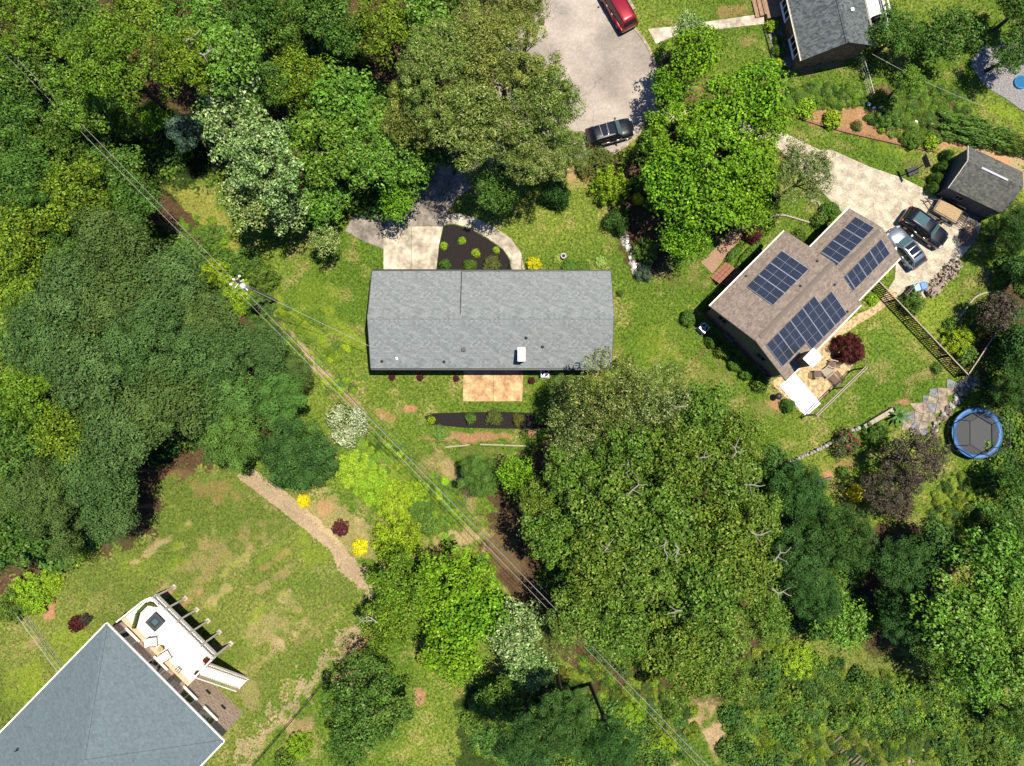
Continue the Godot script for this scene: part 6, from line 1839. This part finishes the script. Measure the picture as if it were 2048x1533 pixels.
# ---------------------------------------------------------------- every tree and shrub: [u, v, radius px, species, crown height m, label, bare branches]
func plant_trees() -> void:
	var woods := "trees of the left-hand woods"
	var list := [
		[45, 50, 95, "yellowish", 9.5, "yellow green tree filling the extreme upper left corner"],
		[40, 150, 70, "wood", 8.5, "mid green tree at the left edge just under the corner tree"],
		[150, 25, 70, "wood", 8.5, "dark green tree at the top edge beside the corner tree"],
		[225, 125, 105, "yellowish", 13.5, "broad yellow green tree with layered crown in the upper left woods"],
		[170, 200, 85, "maple", 9.5, "light flecked green tree below the broad layered crown"],
		[290, 35, 80, "yellowish", 10.0, "olive green tree at the top edge left of a pale leaved one"],
		[385, 50, 85, "maple", 10.0, "pale flecked tree at the top edge of the woods"],
		[370, 135, 75, "yellowish", 14.0, "bushy yellow green tree with bare twigs over the dark hollow", 2],
		[460, 120, 70, "maple", 13.5, "mid green tree above the silvery tree"],
		[490, 30, 70, "wood", 9.5, "dark green tree at the top edge, upper middle of the woods"],
		[570, 60, 70, "wood", 9.0, "shadowed green tree left of the narrow dark gap at the top"],
		[640, 25, 65, "wood", 8.5, "small dark tree in the gap at the top edge"],
		[690, 70, 60, "wood", 8.0, "dark tree squeezed against the olive willow oaks"],
		[600, 155, 72, "yellowish", 8.0, "fine textured olive tree behind the silvery crowns"],
		[530, 170, 55, "wood", 7.5, "dark leafy tree directly above the silvery tree's left crown"],
		[25, 250, 80, "wood", 8.5, "green tree on the left edge above the power line gap"],
		[105, 275, 62, "wood", 7.5, "darker olive tree beside the power line in the upper left"],
		[185, 300, 50, "wood", 5.5, "low dark tree on the rim of the shaded hollow"],
		[372, 262, 42, "blue", 7.0, "small blue green tree touching the silvery tree"],
		[250, 245, 40, "maple", 6.0, "small pale flecked tree inside the shaded hollow"],
		[310, 235, 36, "vivid", 5.5, "small bright green sapling inside the shaded hollow"],
		[50, 360, 92, "wood", 9.5, "rounded green tree at the left edge below the power line"],
		[150, 380, 85, "yellowish", 9.5, "yellow green tree just under the power line on the left"],
		[235, 345, 60, "wood", 7.0, "dark tree under the power line where the woods meet the lawn"],
		[275, 420, 62, "wood", 7.5, "green tree below the wire, left of the lawn tongue"],
				[50, 470, 90, "yellowish", 9.0, "sunny yellow green tree at the left edge, upper middle"],
		[30, 570, 70, "yellowish", 8.0, "dull olive tree at the left edge, middle"],
		[130, 490, 60, "wood", 8.5, "green tree wedged beside the white tipped tree"],
		[235, 490, 88, "dense", 10.5, "dense dark tree with whitish tips in the middle of the woods"],
		[150, 590, 88, "dense", 10.5, "dense dark tree with smooth billows, left of centre in the woods"],
		[85, 680, 85, "dense", 10.0, "dense blue green tree near the left edge, mid height"],
		[245, 600, 88, "dense", 11.0, "dense billowing tree in the heart of the left woods"],
		[345, 565, 78, "dense", 10.0, "dense dark tree closest to the utility pole"],
		[300, 690, 98, "dense", 11.5, "largest smooth billowing tree of the left woods"],
		[410, 640, 72, "dense", 9.5, "dense tree right of the largest billowing crown"],
		[185, 745, 88, "dense", 10.5, "dense tree under the largest billowing crown, to its left"],
		[420, 715, 78, "dense", 9.5, "dense tree facing the power line strip"],
		[330, 800, 92, "dense", 10.5, "dense tree at the lower middle of the billowing group"],
		[250, 870, 85, "dense", 10.0, "dense dark tree overhanging the top of the big sparse lawn"],
		[520, 690, 58, "dense", 7.5, "smaller dark tree leaning into the power line strip"],
		[590, 745, 46, "dense", 6.5, "dark tree at the tip of the woods beside the wires"],
		[455, 800, 72, "dense_green", 8.0, "green tree behind the bright rounded one"],
		[562, 795, 66, "dense_green", 8.5, "bright rounded green tree at the edge of the wire strip"],
		[470, 875, 75, "dense_green", 7.5, "fine leaved green tree above the gravelly lawn edge"],
		[600, 915, 86, "evergreen", 6.5, "big dome shaped dark olive evergreen beside the yellow shrub"],
		[60, 795, 80, "yellowish", 9.0, "yellow green tree at the left edge, lower middle"],
		[135, 865, 80, "yellowish", 9.0, "sunlit yellow green tree among the dark lower left woods"],
		[40, 895, 80, "wood", 8.5, "dark green tree at the left edge beside a yellow green one"],
		[200, 950, 85, "dense", 8.5, "dark tree hanging over the upper left end of the sparse lawn"],
		[100, 990, 90, "dense", 8.5, "dark tree left of the sparse lawn, second from its top"],
		[225, 1030, 60, "dense", 7.0, "small dark tree whose shade touches the sparse lawn"],
		[25, 1080, 80, "wood", 8.0, "dark green tree at the left edge above the lime thicket"],
		[120, 1075, 55, "dense", 6.0, "low dark tree at the lowest corner of the woods"],
		# silver and green trees north of the ranch house
		[475, 250, 84, "silver", 10.0, "brilliant silvery tree with whitish leaves above the lawn tongue"],
		[530, 330, 90, "silver", 10.5, "large pale silvery green tree shading the side lawn"],
		[500, 405, 62, "silver", 8.0, "lower silvery tree hanging over the lawn tongue"],
		[575, 410, 62, "silver", 8.0, "green tree at the foot of the silvery group"],
		[690, 200, 78, "maple", 9.5, "pale lime tree between silvery tree and willow oaks"],
		[650, 300, 88, "maple", 10.0, "broad fresh green tree above the ranch house drive"],
		[745, 310, 85, "maple", 9.5, "fresh green tree leaning over the dark drive"],
		[640, 400, 55, "maple", 7.5, "green tree at the corner of side lawn and drive"],
		[650, 480, 36, "silver", 6.0, "small pale crown hanging over the side lawn's upper end"],
		[820, 330, 60, "maple", 8.0, "green tree under the willow oaks at the drive bend"],
		[795, 400, 42, "vivid", 6.0, "bright small crown casting shade onto the pale apron"],
		[640, -25, 70, "wood", 9.0, "dark tree crown poking in at the top edge, left of the yellower tree"],
		[960, -25, 70, "willow", 9.0, "olive crown poking in at the top edge above the willow oaks"],
		[840, -30, 65, "wood", 8.5, "green crown poking in at the top edge, middle left"],
		# willow oaks
		[770, 60, 75, "yellowish", 9.0, "yellower green tree at the top edge beside the willow oaks"],
		[870, 40, 72, "maple", 9.0, "green tree at the top edge behind the willow oaks"],
		[880, 155, 112, "willow", 11.5, "big olive willow oak left of the cul-de-sac, upper left crown"],
		[1010, 110, 115, "willow", 11.5, "big olive willow oak reaching towards the asphalt"],
		[960, 245, 100, "willow", 11.0, "olive willow oak crown above the round evergreen lawn"],
		[1075, 215, 90, "willow", 11.0, "olive willow oak overhanging the cul-de-sac edge"],
		[830, 240, 75, "willow", 10.0, "brownish olive willow oak crown next to the fresh green trees"],
		[1070, 300, 72, "willow", 9.5, "lower willow oak crown over the kerb foot"],
		[1140, 305, 48, "willow", 8.0, "outermost willow oak branch crown near the black SUV"],
		[1050, 20, 60, "willow", 9.5, "olive crown at the top edge left of the asphalt"],
		[985, 375, 58, "wood", 6.0, "shaded green tree above the curved front walk"],
		[900, 310, 50, "wood", 6.5, "dark tree in the hole between willow oaks and green trees"],
		# bright trees right of the cul-de-sac
		[1385, 115, 62, "vivid", 7.5, "bright green tree beside the pale front walk"],
		[1380, 70, 42, "silver", 6.0, "pale leaved small tree touching the front walk"],
		[1340, 180, 46, "vivid", 6.0, "bright green tree on the kerb above the purple shadow"],
		[1345, 270, 75, "vivid", 8.5, "vivid green tree next to the black cul-de-sac SUV"],
		[1440, 215, 72, "vivid", 8.0, "vivid green tree over the shaded drive entrance"],
		[1510, 190, 66, "vivid", 7.0, "bright green tree nearest the lush slope"],
		[1530, 245, 55, "vivid", 6.5, "vivid tree between the grey flecked tree and the slope"],
		[1430, 315, 90, "vivid", 9.5, "largest vivid green tree in the front yard"],
		[1340, 365, 72, "vivid", 8.0, "vivid green tree over the shaded planting bed"],
		[1500, 345, 70, "vivid", 8.5, "vivid tree between the largest one and the grey flecked tree"],
		[1420, 410, 72, "vivid", 8.0, "vivid green tree above the brownish front walk"],
		[1365, 480, 52, "vivid", 6.5, "lowest vivid green tree by the stone bed"],
		[1500, 425, 45, "vivid", 6.0, "vivid crown beside the solar house lawn"],
		[1605, 350, 66, "oak_pale", 7.0, "dull green tree with pale flecks at the mouth of the concrete drive"],
		[1345, 135, 30, "plum", 3.2, "small dark purple tree leaning over the asphalt"],
		# oak group
		[1215, 790, 88, "oak_pale", 10.0, "pale flecked oak touching the ranch house roof corner"],
		[1300, 810, 85, "oak_pale", 10.0, "pale flecked oak right of the one at the roof corner"],
		[1390, 830, 80, "oak", 10.5, "oak crown beside the sparse side lawn", 1],
		[1455, 870, 75, "oak", 10.0, "oak crown at the right rim of the group", 1],
		[1165, 860, 70, "oak_pale", 9.0, "shaded oak crown at the end of the long mulch bed"],
		[1255, 895, 85, "oak", 11.0, "oak crown in the upper middle of the group", 1],
		[1350, 920, 90, "oak", 11.5, "oak crown just right of the upper middle", 1],
		[1445, 960, 85, "oak", 11.0, "oak crown with a bare white limb on the right", 2],
		[1145, 960, 75, "oak", 10.0, "oak crown on the left side above the brown clearing"],
		[1085, 990, 55, "oak", 8.0, "shadowy oak crown next to the lime green sapling"],
		[1225, 1005, 92, "oak", 12.0, "tall oak crown in the centre left of the group", 1],
		[1325, 1030, 95, "oak", 12.5, "tallest oak crown in the centre of the group", 2],
		[1425, 1065, 90, "oak", 12.0, "tall oak crown centre right of the group", 1],
		[1500, 1040, 70, "oak", 10.5, "oak crown touching the dark evergreen oak"],
		[1120, 1085, 75, "oak", 10.5, "oak crown jutting left over the clay clearing"],
		[1190, 1130, 88, "oak", 11.5, "oak crown above the lower end of the clay clearing", 1],
		[1290, 1150, 92, "oak", 12.0, "oak crown low in the centre of the group"],
		[1390, 1180, 92, "oak", 12.0, "oak crown lower right of the centre", 1],
		[1490, 1150, 80, "oak", 11.0, "oak crown with a dead white limb at the right", 2],
		[1150, 1220, 75, "oak", 9.5, "oak crown overlooking the lower power line span"],
		[1240, 1240, 82, "oak", 10.0, "oak crown near the clay patch under the wires"],
		[1340, 1270, 85, "oak", 10.0, "oak crown at the lower right of the group"],
		[1440, 1270, 80, "oak", 9.5, "oak crown above the dry grass patch"],
		[1520, 1240, 60, "oak", 8.5, "outer oak crown beside the bright grass gap"],
		[1390, 1345, 66, "oak", 7.5, "lowest oak crown touching the dry grass"],
		[1460, 1360, 55, "oak", 6.5, "small oak crown at the lower right tip of the group"],
		[1130, 780, 36, "oak_pale", 6.5, "small dark crown by the back lawn's right end"],
		[957, 955, 46, "dense_green", 3.0, "round shrubby tree standing alone below the timber edging"],
		[1032, 950, 46, "vivid", 5.0, "lime green sapling tree left of the oaks"],
		# dark evergreen oaks
		[1595, 985, 72, "evergreen", 9.0, "dark evergreen oak under the low timber wall"],
		[1665, 1070, 82, "evergreen", 10.0, "large dark evergreen oak right of the oak group"],
		[1600, 1110, 78, "evergreen", 9.5, "dark evergreen oak crown pressed against the oaks"],
		[1625, 1185, 62, "evergreen", 8.0, "lowest dark evergreen oak crown"],
		[1545, 940, 45, "evergreen", 7.0, "small dark evergreen crown next to the stone retaining wall"],
		[1685, 1245, 52, "maple", 6.0, "green tree standing in the deep shade below the evergreen oaks"],
		# lower left and centre
		[800, 1165, 76, "yellowish", 6.5, "olive green tree at the chip path end"],
		[895, 1160, 82, "vivid", 7.5, "fresh green tree below the lime thicket"],
		[780, 1245, 62, "yellowish", 6.0, "olive tree with bare white twigs below", 2],
		[935, 1225, 72, "vivid", 7.5, "fresh green tree left of the pale tree"],
		[905, 1305, 66, "vivid", 6.5, "lower fresh green tree above the lower lawn"],
		[1035, 1255, 62, "silver", 7.5, "pale flecked tree below the clay clearing"],
		[1060, 1325, 55, "silver", 7.0, "whitish blossoming tree at the lower middle"],
		[1110, 1285, 45, "oak_pale", 6.0, "mottled tree between whitish tree and oaks"],
		[740, 1410, 92, "wood", 7.0, "rounded green tree standing on the lower lawn"],
		[700, 1480, 55, "wood", 5.5, "lower crown beside the rounded lawn tree"],
		[1130, 1440, 72, "evergreen", 13.0, "dark blue green tree at the bottom middle"],
		[1050, 1490, 70, "evergreen", 13.0, "dark blue green tree at the bottom edge, left of the other"],
		[1215, 1490, 62, "evergreen", 13.0, "dark blue green tree at the bottom edge by the wires"],
		[1010, 1400, 55, "wood", 6.5, "shadowed tree above the dark bottom trees"],
		# right-hand side
		[1900, 1235, 80, "maple", 9.0, "pale green tree beside the deep shade on the right"],
		[1985, 1130, 80, "maple", 9.0, "light green tree near the right edge, upper of the lower pair"],
		[1985, 1230, 85, "maple", 9.0, "light green tree near the right edge above the rough grass"],
		[1795, 1130, 66, "evergreen", 4.0, "very dark tree in the deep shade, upper of two"],  # added tree, its dark crown stands in for shaded ground
		[1800, 1230, 62, "evergreen", 4.0, "very dark tree in the deep shade, lower of two"],  # second added tree filling the same shade
		[1875, 1090, 50, "evergreen", 4.5, "dark tree between the plum trees and the pale green ones"],
		[2030, 1320, 70, "maple", 9.0, "green tree cut by the right edge, lower"],
		[1950, 1345, 66, "maple", 8.0, "loose light green tree over the rough grass"],
		[1870, 1310, 48, "wood", 6.0, "small tree on the lower rim of the deep shade"],
		[2035, 1060, 55, "wood", 4.0, "dark tree at the right edge below the trampoline"],
		[2040, 960, 46, "wood", 3.5, "dark tree at the right edge level with the purple trees"],
		[2032, 770, 58, "evergreen", 4.0, "dark evergreen at the right edge behind the trampoline"],
		[2042, 690, 46, "evergreen", 3.4, "dark evergreen at the right edge below the purple tree"],
		[2035, 1430, 40, "wood", 7.0, "green tree at the right edge above the blue tarp"],
		[2028, 462, 62, "evergreen", 3.4, "dark evergreen beside the shed doors"],
		[2052, 540, 36, "evergreen", 3.0, "dark evergreen at the right edge below the shed"],
		[2028, 100, 52, "wood", 4.0, "dark green tree over the gravel circle"],
		[2045, 15, 60, "wood", 4.0, "tree filling the upper right corner"],
		[1885, 75, 70, "wood", 3.6, "soft green tree on the upper right lawn, right of two"],  # added tree; only a soft shadow lies on the lawn here
		[1785, 70, 56, "wood", 3.4, "soft green tree beside the white deck, left of two"],  # another added tree, imitating the shadow patch by the deck
		[1815, 165, 34, "maple", 4.0, "small yellowish tree on the clay slope"],
		[1825, 920, 66, "plum", 4.2, "larger purple brown plum tree left of the trampoline"],
		[1772, 985, 52, "plum", 3.8, "smaller purple brown plum tree below the other"],
		[1795, 1010, 34, "plum", 3.0, "lowest purple brown plum crown at the rough grass"],
		[1995, 622, 42, "plum", 3.2, "purple leaved tree behind the shorter picket fence"],
	]
	for e in list:
		tree(e[0], e[1], e[2], e[3], e[4], e[5], woods if e[0] < 520 and e[1] < 1100 else "", e[6] if e.size() > 6 else 0)

func plant_shrubs() -> void:
	# [u, v, radius px, species, label, height m]
	var list := [
		[1112, 385, 32, "evergreen", "large round evergreen shrub alone on the front lawn", 3.2],
		[1236, 440, 30, "evergreen", "dark evergreen shrub at the head of the dry creek", 2.2],
		[1219, 368, 40, "lime", "yellow green shrub in the front yard beside the brown hedge", 3.0],
		[1200, 318, 30, "olive_shrub", "brownish hedge shrub below the black cul-de-sac SUV", 1.6],
		[1170, 335, 22, "olive_shrub", "smaller brownish hedge shrub at the cul-de-sac foot", 1.3],
		[1277, 397, 13, "yellow", "yellow clipped ball in the shaded bed, left of two", 0.9],
		[1323, 378, 13, "yellow", "yellow clipped ball in the shaded bed, right of two", 0.9],
		[1288, 545, 20, "blue", "dusty blue green shrub at the lower end of the dry creek", 1.2],
		[1290, 500, 28, "shrub", "dark low shrub inside the shaded planting bed", 1.4],
		[890, 529, 12.5, "box", "small clipped green ball nearest the apron", 0.9],
		[939, 531, 15, "box", "middle clipped green ball against the ranch house", 1.0],
		[983, 528, 19, "olive_shrub", "largest olive ball in the front mulch bed", 1.1],
		[1067, 528, 17, "yellow", "golden shrub beside the front walk", 1.0],
		[1116, 518, 12, "hosta", "pale hosta touching the bird bath", 0.45],
		[1201, 524, 14, "hosta", "pale hosta by the ranch house's right front corner", 0.5],
		[1138, 533, 18, "box", "low green shrub under the front eave, left half", 0.7],
		[1166, 534, 18, "box", "low green shrub under the front eave, right half", 0.7],
		[888, 492, 9, "lime", "lime plant in the mulch bed beside the apron", 0.4],
		[924, 482, 9, "lime", "lime plant at the top of the mulch bed", 0.4],
		[952, 506, 10, "lime", "lime plant in the middle of the mulch bed", 0.4],
		[993, 500, 8, "lime", "smallest lime plant near the curved walk", 0.35],
		[1241, 586, 8, "shrub", "tiny shrub on the lawn right of the ranch house", 0.5],
		[862, 841, 9, "lime", "yellow green ball at the left end of the long mulch bed", 0.6],
		[941, 838, 12, "shrub", "green shrub in the long mulch bed, second from the left", 0.8],
		[988, 835, 18, "olive_shrub", "largest olive shrub in the long mulch bed", 1.0],
		[1037, 840, 14, "olive_shrub", "narrow olive shrub in the long mulch bed", 0.9],
		[1081, 834, 16, "shrub", "green shrub at the shaded end of the long mulch bed", 0.9],
		[783, 755, 7, "maroon", "leftmost little reddish shrub behind the ranch house", 0.45],
		[840, 755, 8, "maroon", "second little reddish shrub behind the ranch house", 0.45],
		[912, 757, 7, "maroon", "little reddish shrub left of the orange patio", 0.45],
		[1063, 762, 8, "maroon", "little reddish shrub right of the orange patio", 0.45],
		[1127, 768, 8, "maroon", "little reddish shrub at the edge of the oaks", 0.45],
		[880, 868, 16, "shrub", "flat green weed patch below the long mulch bed", 0.3],
		# wire strip
		[490, 525, 36, "shrub", "green bush right of the utility pole", 2.0],
		[525, 555, 32, "shrub", "green bush at the lawn edge beside the pole", 1.8],
		[470, 600, 36, "lime", "yellow green bush below the utility pole", 1.6],
		[515, 615, 30, "shrub", "olive bush touching the lawn below the pole", 1.5],
		[430, 545, 34, "lime", "yellow green bush left of the utility pole", 1.6],
		[420, 470, 26, "shrub", "low bush on the straw patch under the wires", 1.0],
		[445, 520, 24, "shrub", "low bush just above the utility pole", 1.2],
		[692, 850, 44, "white", "white leaved bush at the edge of the wire strip", 1.8],
		[705, 940, 40, "lime", "lime thicket bush nearest the dome evergreen", 1.0],
		[745, 975, 40, "lime", "lime thicket bush in the middle of the bank", 1.0],
		[790, 1000, 40, "lime", "lime thicket bush above the tall lime hedge", 1.1],
		[830, 985, 26, "lime", "lime bush with grey tufts beside the wires", 0.9],
		[840, 1020, 26, "shrub", "green bush right of the lime thicket", 1.0],
		[790, 1085, 50, "lime", "tall dense lime hedge bush beside the yellow ball", 2.6],
		[680, 1058, 18, "maroon", "round dark maroon shrub on the straw bank", 0.9],
		[719, 1096, 19, "yellow", "round golden shrub on the straw bank", 0.9],
		[605, 1003, 15, "yellow", "golden shrub peeping from under the dome evergreen", 0.8],
		[858, 1052, 20, "shrub", "small green bush on the clay bank below the wires", 0.8],
		[960, 1130, 20, "shrub", "little dark bush at the edge of the clay clearing", 0.8],
		[150, 1250, 16, "maroon", "upper dark red leafed shrub on the lawn by the slate roofed house", 1.2],
		[168, 1240, 12, "plum", "outer dark red leafed shrub on the lawn by the slate roofed house", 1.0],
		[60, 1190, 44, "lime", "lime thicket bush at the left edge by the pale wire fence", 1.6],
		[20, 1215, 34, "shrub", "green thicket bush cut by the left edge", 1.8],
		[100, 1165, 26, "lime", "small lime bush where woods meet the lawn", 1.0],
		[595, 1495, 26, "lime", "lime shrub next to the diagonal wire fence", 1.4],
		[570, 1520, 22, "shrub", "green shrub at the bottom edge by the diagonal wire fence", 1.3],
		# solar house
		[1379, 635, 20, "box", "round clipped green ball left of the solar house", 1.4],
		[1425, 683, 15, "box", "green ball below the grey air conditioner", 1.1],
		[1448, 702, 18, "shrub", "first shrub of the row along the solar house gable", 1.1],
		[1472, 728, 18, "box", "second shrub of the row along the solar house gable", 1.1],
		[1495, 745, 18, "box", "third shrub of the row along the solar house gable", 1.2],
		[1520, 766, 19, "shrub", "last shrub of the row along the solar house gable", 1.2],
		[1507, 469, 21, "maroon", "round reddish brown shrub beside the front walk", 1.2],
		[1578, 812, 16, "box", "squarish clipped boxwood at the patio corner", 1.2],
		[1701, 697, 36, "maroon", "big round maroon shrub between patio and walk", 2.2],
		[1640, 440, 18, "shrub", "green shrub in the curved stone bed", 1.0],
		[1662, 420, 22, "box", "dark green shrub at the garage corner", 1.4],
		[1600, 470, 16, "shrub", "green shrub tucked between roof and curved bed", 0.9],
		[1692, 888, 30, "rose", "rose bush with red blooms above the stone wall", 1.6],
		[1755, 868, 26, "shrub", "bright green shrub beside the timber retaining wall", 1.6],
		[1713, 988, 19, "yellow", "golden shrub at the foot of the smaller plum tree", 1.2],
		[1688, 945, 14, "shrub", "green shrub at the end of the low reddish timber wall", 0.9],
		[1826, 605, 26, "shrub", "feathery green shrub at the drive's lower end", 1.6],
		[1920, 680, 34, "lime", "lime shrub inside the corner of the picket fences", 1.6],
		[1935, 715, 24, "shrub", "green shrub nearest the picket fence corner", 1.3],
		[1905, 650, 18, "shrub", "low green shrub at the top of the maple bed", 0.8],
		[1965, 640, 30, "shrub", "shaded green shrub under the purple leaved tree", 1.4],
		[1876, 738, 12, "shrub", "little green shrub against the long picket fence", 0.6],
		[1745, 600, 14, "lime", "grassy plant beside the garage corner walk", 0.5],
		[1770, 545, 12, "lime", "bright ground cover wedge between garage and drive", 0.3],
		[1897, 310, 13, "box", "topmost of four clipped balls beside the shed", 1.5],
		[1885, 333, 13, "box", "second of four clipped balls beside the shed", 1.5],
		[1874, 356, 14, "box", "third of four clipped balls beside the shed", 1.5],
		[1867, 376, 13, "box", "lowest of four clipped balls beside the shed", 1.5],
		# slopes at the upper right
		[1610, 215, 24, "lime", "yellow green shrub at the left end of the brick edged border", 1.0],
		[1665, 238, 22, "lime", "yellow green shrub in the brick edged border, second", 1.0],
		[1715, 250, 12, "olive_shrub", "small dark tuft in the brick edged border", 0.6],
		[1764, 260, 8, "lime", "small lime plant in the brick edged border", 0.4],
		[1828, 276, 24, "box", "rich green shrub in the brick edged border", 1.3],
		[1862, 285, 17, "lime", "olive yellow shrub at the right end of the brick edged border", 0.9],
		[1775, 235, 26, "shrub", "grey green shrub among the pale rocks", 1.1],
		[1760, 195, 18, "shrub", "green shrub by the thin wire fence", 1.0],
		[1545, 50, 15, "lime", "yellow green shrub beside the charcoal house steps", 0.8],
		[1557, 78, 12, "box", "upper round green shrub in the white gravel bed", 0.8],
		[1556, 98, 13, "box", "middle round green shrub in the white gravel bed", 0.8],
		[1563, 104, 13, "box", "lower round green shrub in the white gravel bed", 0.8],
		[1560, 126, 12, "yellow", "golden orange shrub at the gravel bed's lower end", 0.7],
		[1990, 1505, 30, "shrub", "green shrub at the bottom right corner behind the tarp", 1.4],
		[1920, 1525, 30, "shrub", "green shrub at the bottom edge left of the corner", 1.2],
		[1270, 1425, 26, "lime", "lime weed bush under the lower wires", 0.9],
		[1330, 1490, 30, "lime", "lime weed bush at the bottom edge right of the wires", 1.0],
		[1600, 1325, 36, "lime", "lime bush in the bright grass gap", 1.2],
	]
	for e in list:
		shrub(e[0], e[1], e[2], e[3], e[4], e[5])
	# long hedges of the solar house
	for e in [[1430, 592, 20, "clipped hedge left of the brick porch"], [1500, 510, 24, "clipped light edged hedge right of the brick steps"], [1470, 505, 16, "low lush hedge between front walk and clipped hedge"]]:
		shrub(e[0], e[1], e[2], "box", e[3], 0.9, "hedge", "hedge", "", Vector2(1.9, 0.6), PI / 4)
	shrub(1960, 262, 60, "shrub", "long dark hedge above the shed", 1.6, "hedge", "hedge", "", Vector2(1.6, 0.5), -0.3)
	shrub(2035, 288, 40, "shrub", "dark hedge running out at the right edge above the shed", 1.6, "hedge", "hedge", "", Vector2(1.3, 0.5), -0.3)
	# banana-like plant with long leaves
	var p := thing("banana_plant", "spiky long leaved plant beside the flagstone path", "plant", P(1792, 832))
	for k in 9:
		var a: float = TAU * k / 9.0
		var s := sfc()
		var d := Vector3(cos(a), 0, sin(a))
		var w := Vector3(-sin(a), 0, cos(a))
		var pts := [Vector3(0, 0.1, 0), d * 0.3 + Vector3(0, 0.7, 0), d * 0.75 + Vector3(0, 0.95, 0), d * 1.15 + Vector3(0, 0.7, 0)]
		var ws := [0.02, 0.1, 0.12, 0.01]
		for i in 3: quad(s, pts[i] - w * ws[i], pts[i + 1] - w * ws[i + 1], pts[i + 1] + w * ws[i + 1], pts[i] + w * ws[i])
		obj("leaf", s, M.leaf_banana, p)

func undergrowth() -> void:
	var mix := [Vector3.ONE, Vector3(1.3, 1.15, 0.8), Vector3(0.7, 0.8, 0.9), Vector3(1.5, 1.3, 1.0)]
	clump_stuff("undergrowth", "dark leafy undergrowth below the woods", "wood", [[270, 290, 100, 60], [140, 300, 140, 250], [560, 150, 160, 140], [120, 700, 150, 420], [300, 690, 170, 220], [760, 300, 130, 120]], 2200, Vector2(0.8, 2.0), "undergrowth", mix)
	clump_stuff("undergrowth", "weeds and saplings under the power line", "shrub", [[620, 700, 80, 30], [560, 640, 60, 30], [680, 770, 60, 24], [400, 480, 60, 50], [480, 570, 70, 60], [760, 920, 50, 60], [870, 1010, 60, 60], [900, 1110, 50, 40], [960, 1160, 40, 60], [700, 910, 50, 40]], 520, Vector2(0.2, 0.65), "weeds", [Vector3.ONE, Vector3(1.9, 1.7, 0.6), Vector3(1.3, 1.3, 0.8)])
	clump_stuff("undergrowth", "tangled low growth beneath the oaks and evergreen oaks", "wood", [[1300, 1080, 220, 260], [1620, 1120, 100, 150], [1700, 1230, 50, 50], [1160, 1470, 130, 80], [1000, 1440, 70, 80], [2010, 1000, 60, 300], [1400, 330, 130, 120], [2030, 650, 40, 160]], 1300, Vector2(0.5, 1.4), "undergrowth", mix)
	clump_stuff("undergrowth", "rough weeds of the overgrown lower right corner", "shrub", [[1700, 1440, 260, 100], [1880, 1440, 160, 80], [1560, 1400, 90, 120], [1300, 1440, 90, 90], [1220, 1360, 110, 50], [1940, 1030, 80, 90]], 1500, Vector2(0.2, 0.75), "weeds", [Vector3(0.8, 0.75, 0.8), Vector3(1.4, 1.05, 0.8), Vector3(1.5, 1.3, 0.6), Vector3(0.6, 0.65, 0.8)])
	clump_stuff("undergrowth", "taller brambles in the overgrown lower right corner", "wood", [[1520, 1460, 80, 80], [1700, 1400, 120, 50], [1830, 1420, 120, 50], [1960, 1480, 90, 60], [1600, 1350, 90, 50], [1300, 1470, 80, 60]], 420, Vector2(0.5, 1.3), "brambles", mix)
	clump_stuff("ground_cover", "lush ground cover on the slope above the brick edged border", "shrub", [[1660, 195, 75, 26], [1590, 205, 30, 26], [1900, 270, 120, 14], [1850, 215, 90, 40], [1800, 240, 70, 16]], 700, Vector2(0.25, 0.6), "ground cover", [Vector3.ONE, Vector3(1.3, 1.25, 0.8), Vector3(0.7, 0.75, 0.8)])

func _ready() -> void:
	rng.seed = 20240611
	var th := deg_to_rad(-90.0 + TILT)
	ax_y = Vector3(0, cos(th), sin(th))
	ax_z = Vector3(0, -sin(th), cos(th))
	var cam := Camera3D.new()
	cam.name = "camera"
	cam.position = Vector3(0, CAM_H, 0)
	cam.rotation.x = th
	cam.fov = rad_to_deg(2.0 * atan(766.5 / FOCAL))
	cam.near = 0.5
	cam.far = 3000.0
	add_child(cam)
	cam.current = true
	var env := Environment.new()
	env.background_mode = Environment.BG_SKY
	var sk := ProceduralSkyMaterial.new()
	sk.sky_top_color = Color(0.36, 0.52, 0.80)
	sk.sky_horizon_color = Color(0.72, 0.80, 0.90)
	sk.ground_bottom_color = Color(0.18, 0.2, 0.12)
	sk.ground_horizon_color = Color(0.5, 0.55, 0.55)
	var sky := Sky.new()
	sky.sky_material = sk
	env.sky = sky
	env.background_energy_multiplier = 0.52
	env.tonemap_mode = Environment.TONE_MAPPER_LINEAR
	env.tonemap_exposure = 1.95
	env.sdfgi_enabled = true
	env.ssao_enabled = true
	env.ssil_enabled = true
	var we := WorldEnvironment.new()
	we.name = "world_environment"
	we.environment = env
	add_child(we)
	var sun := DirectionalLight3D.new()
	sun.name = "sun"
	sun.light_energy = 1.55
	sun.light_color = Color(1.0, 0.965, 0.90)
	sun.light_angular_distance = 0.5
	sun.shadow_enabled = true
	sun.basis = Basis.looking_at(Vector3(-0.25, -1.0, 0.11), Vector3(0, 0, -1))
	add_child(sun)
	# setting
	make_materials()
	M.leaf_banana = mat(lin(0.06, 0.13, 0.03), 0.5)
	start_ground()
	paint_ground()
	print("ground ", Time.get_ticks_msec())
	hardscape()
	ranch_house()
	solar_house()
	top_house()
	deck_house()
	garden_shed()
	print("houses ", Time.get_ticks_msec())
	# things
	vehicles()
	fences_and_walls()
	patio_things()
	yard_things()
	power_line()
	plant_trees()
	print("trees ", Time.get_ticks_msec())
	plant_shrubs()
	undergrowth()
	grass_stuff()
	finish_ground()
	print("done ", Time.get_ticks_msec())
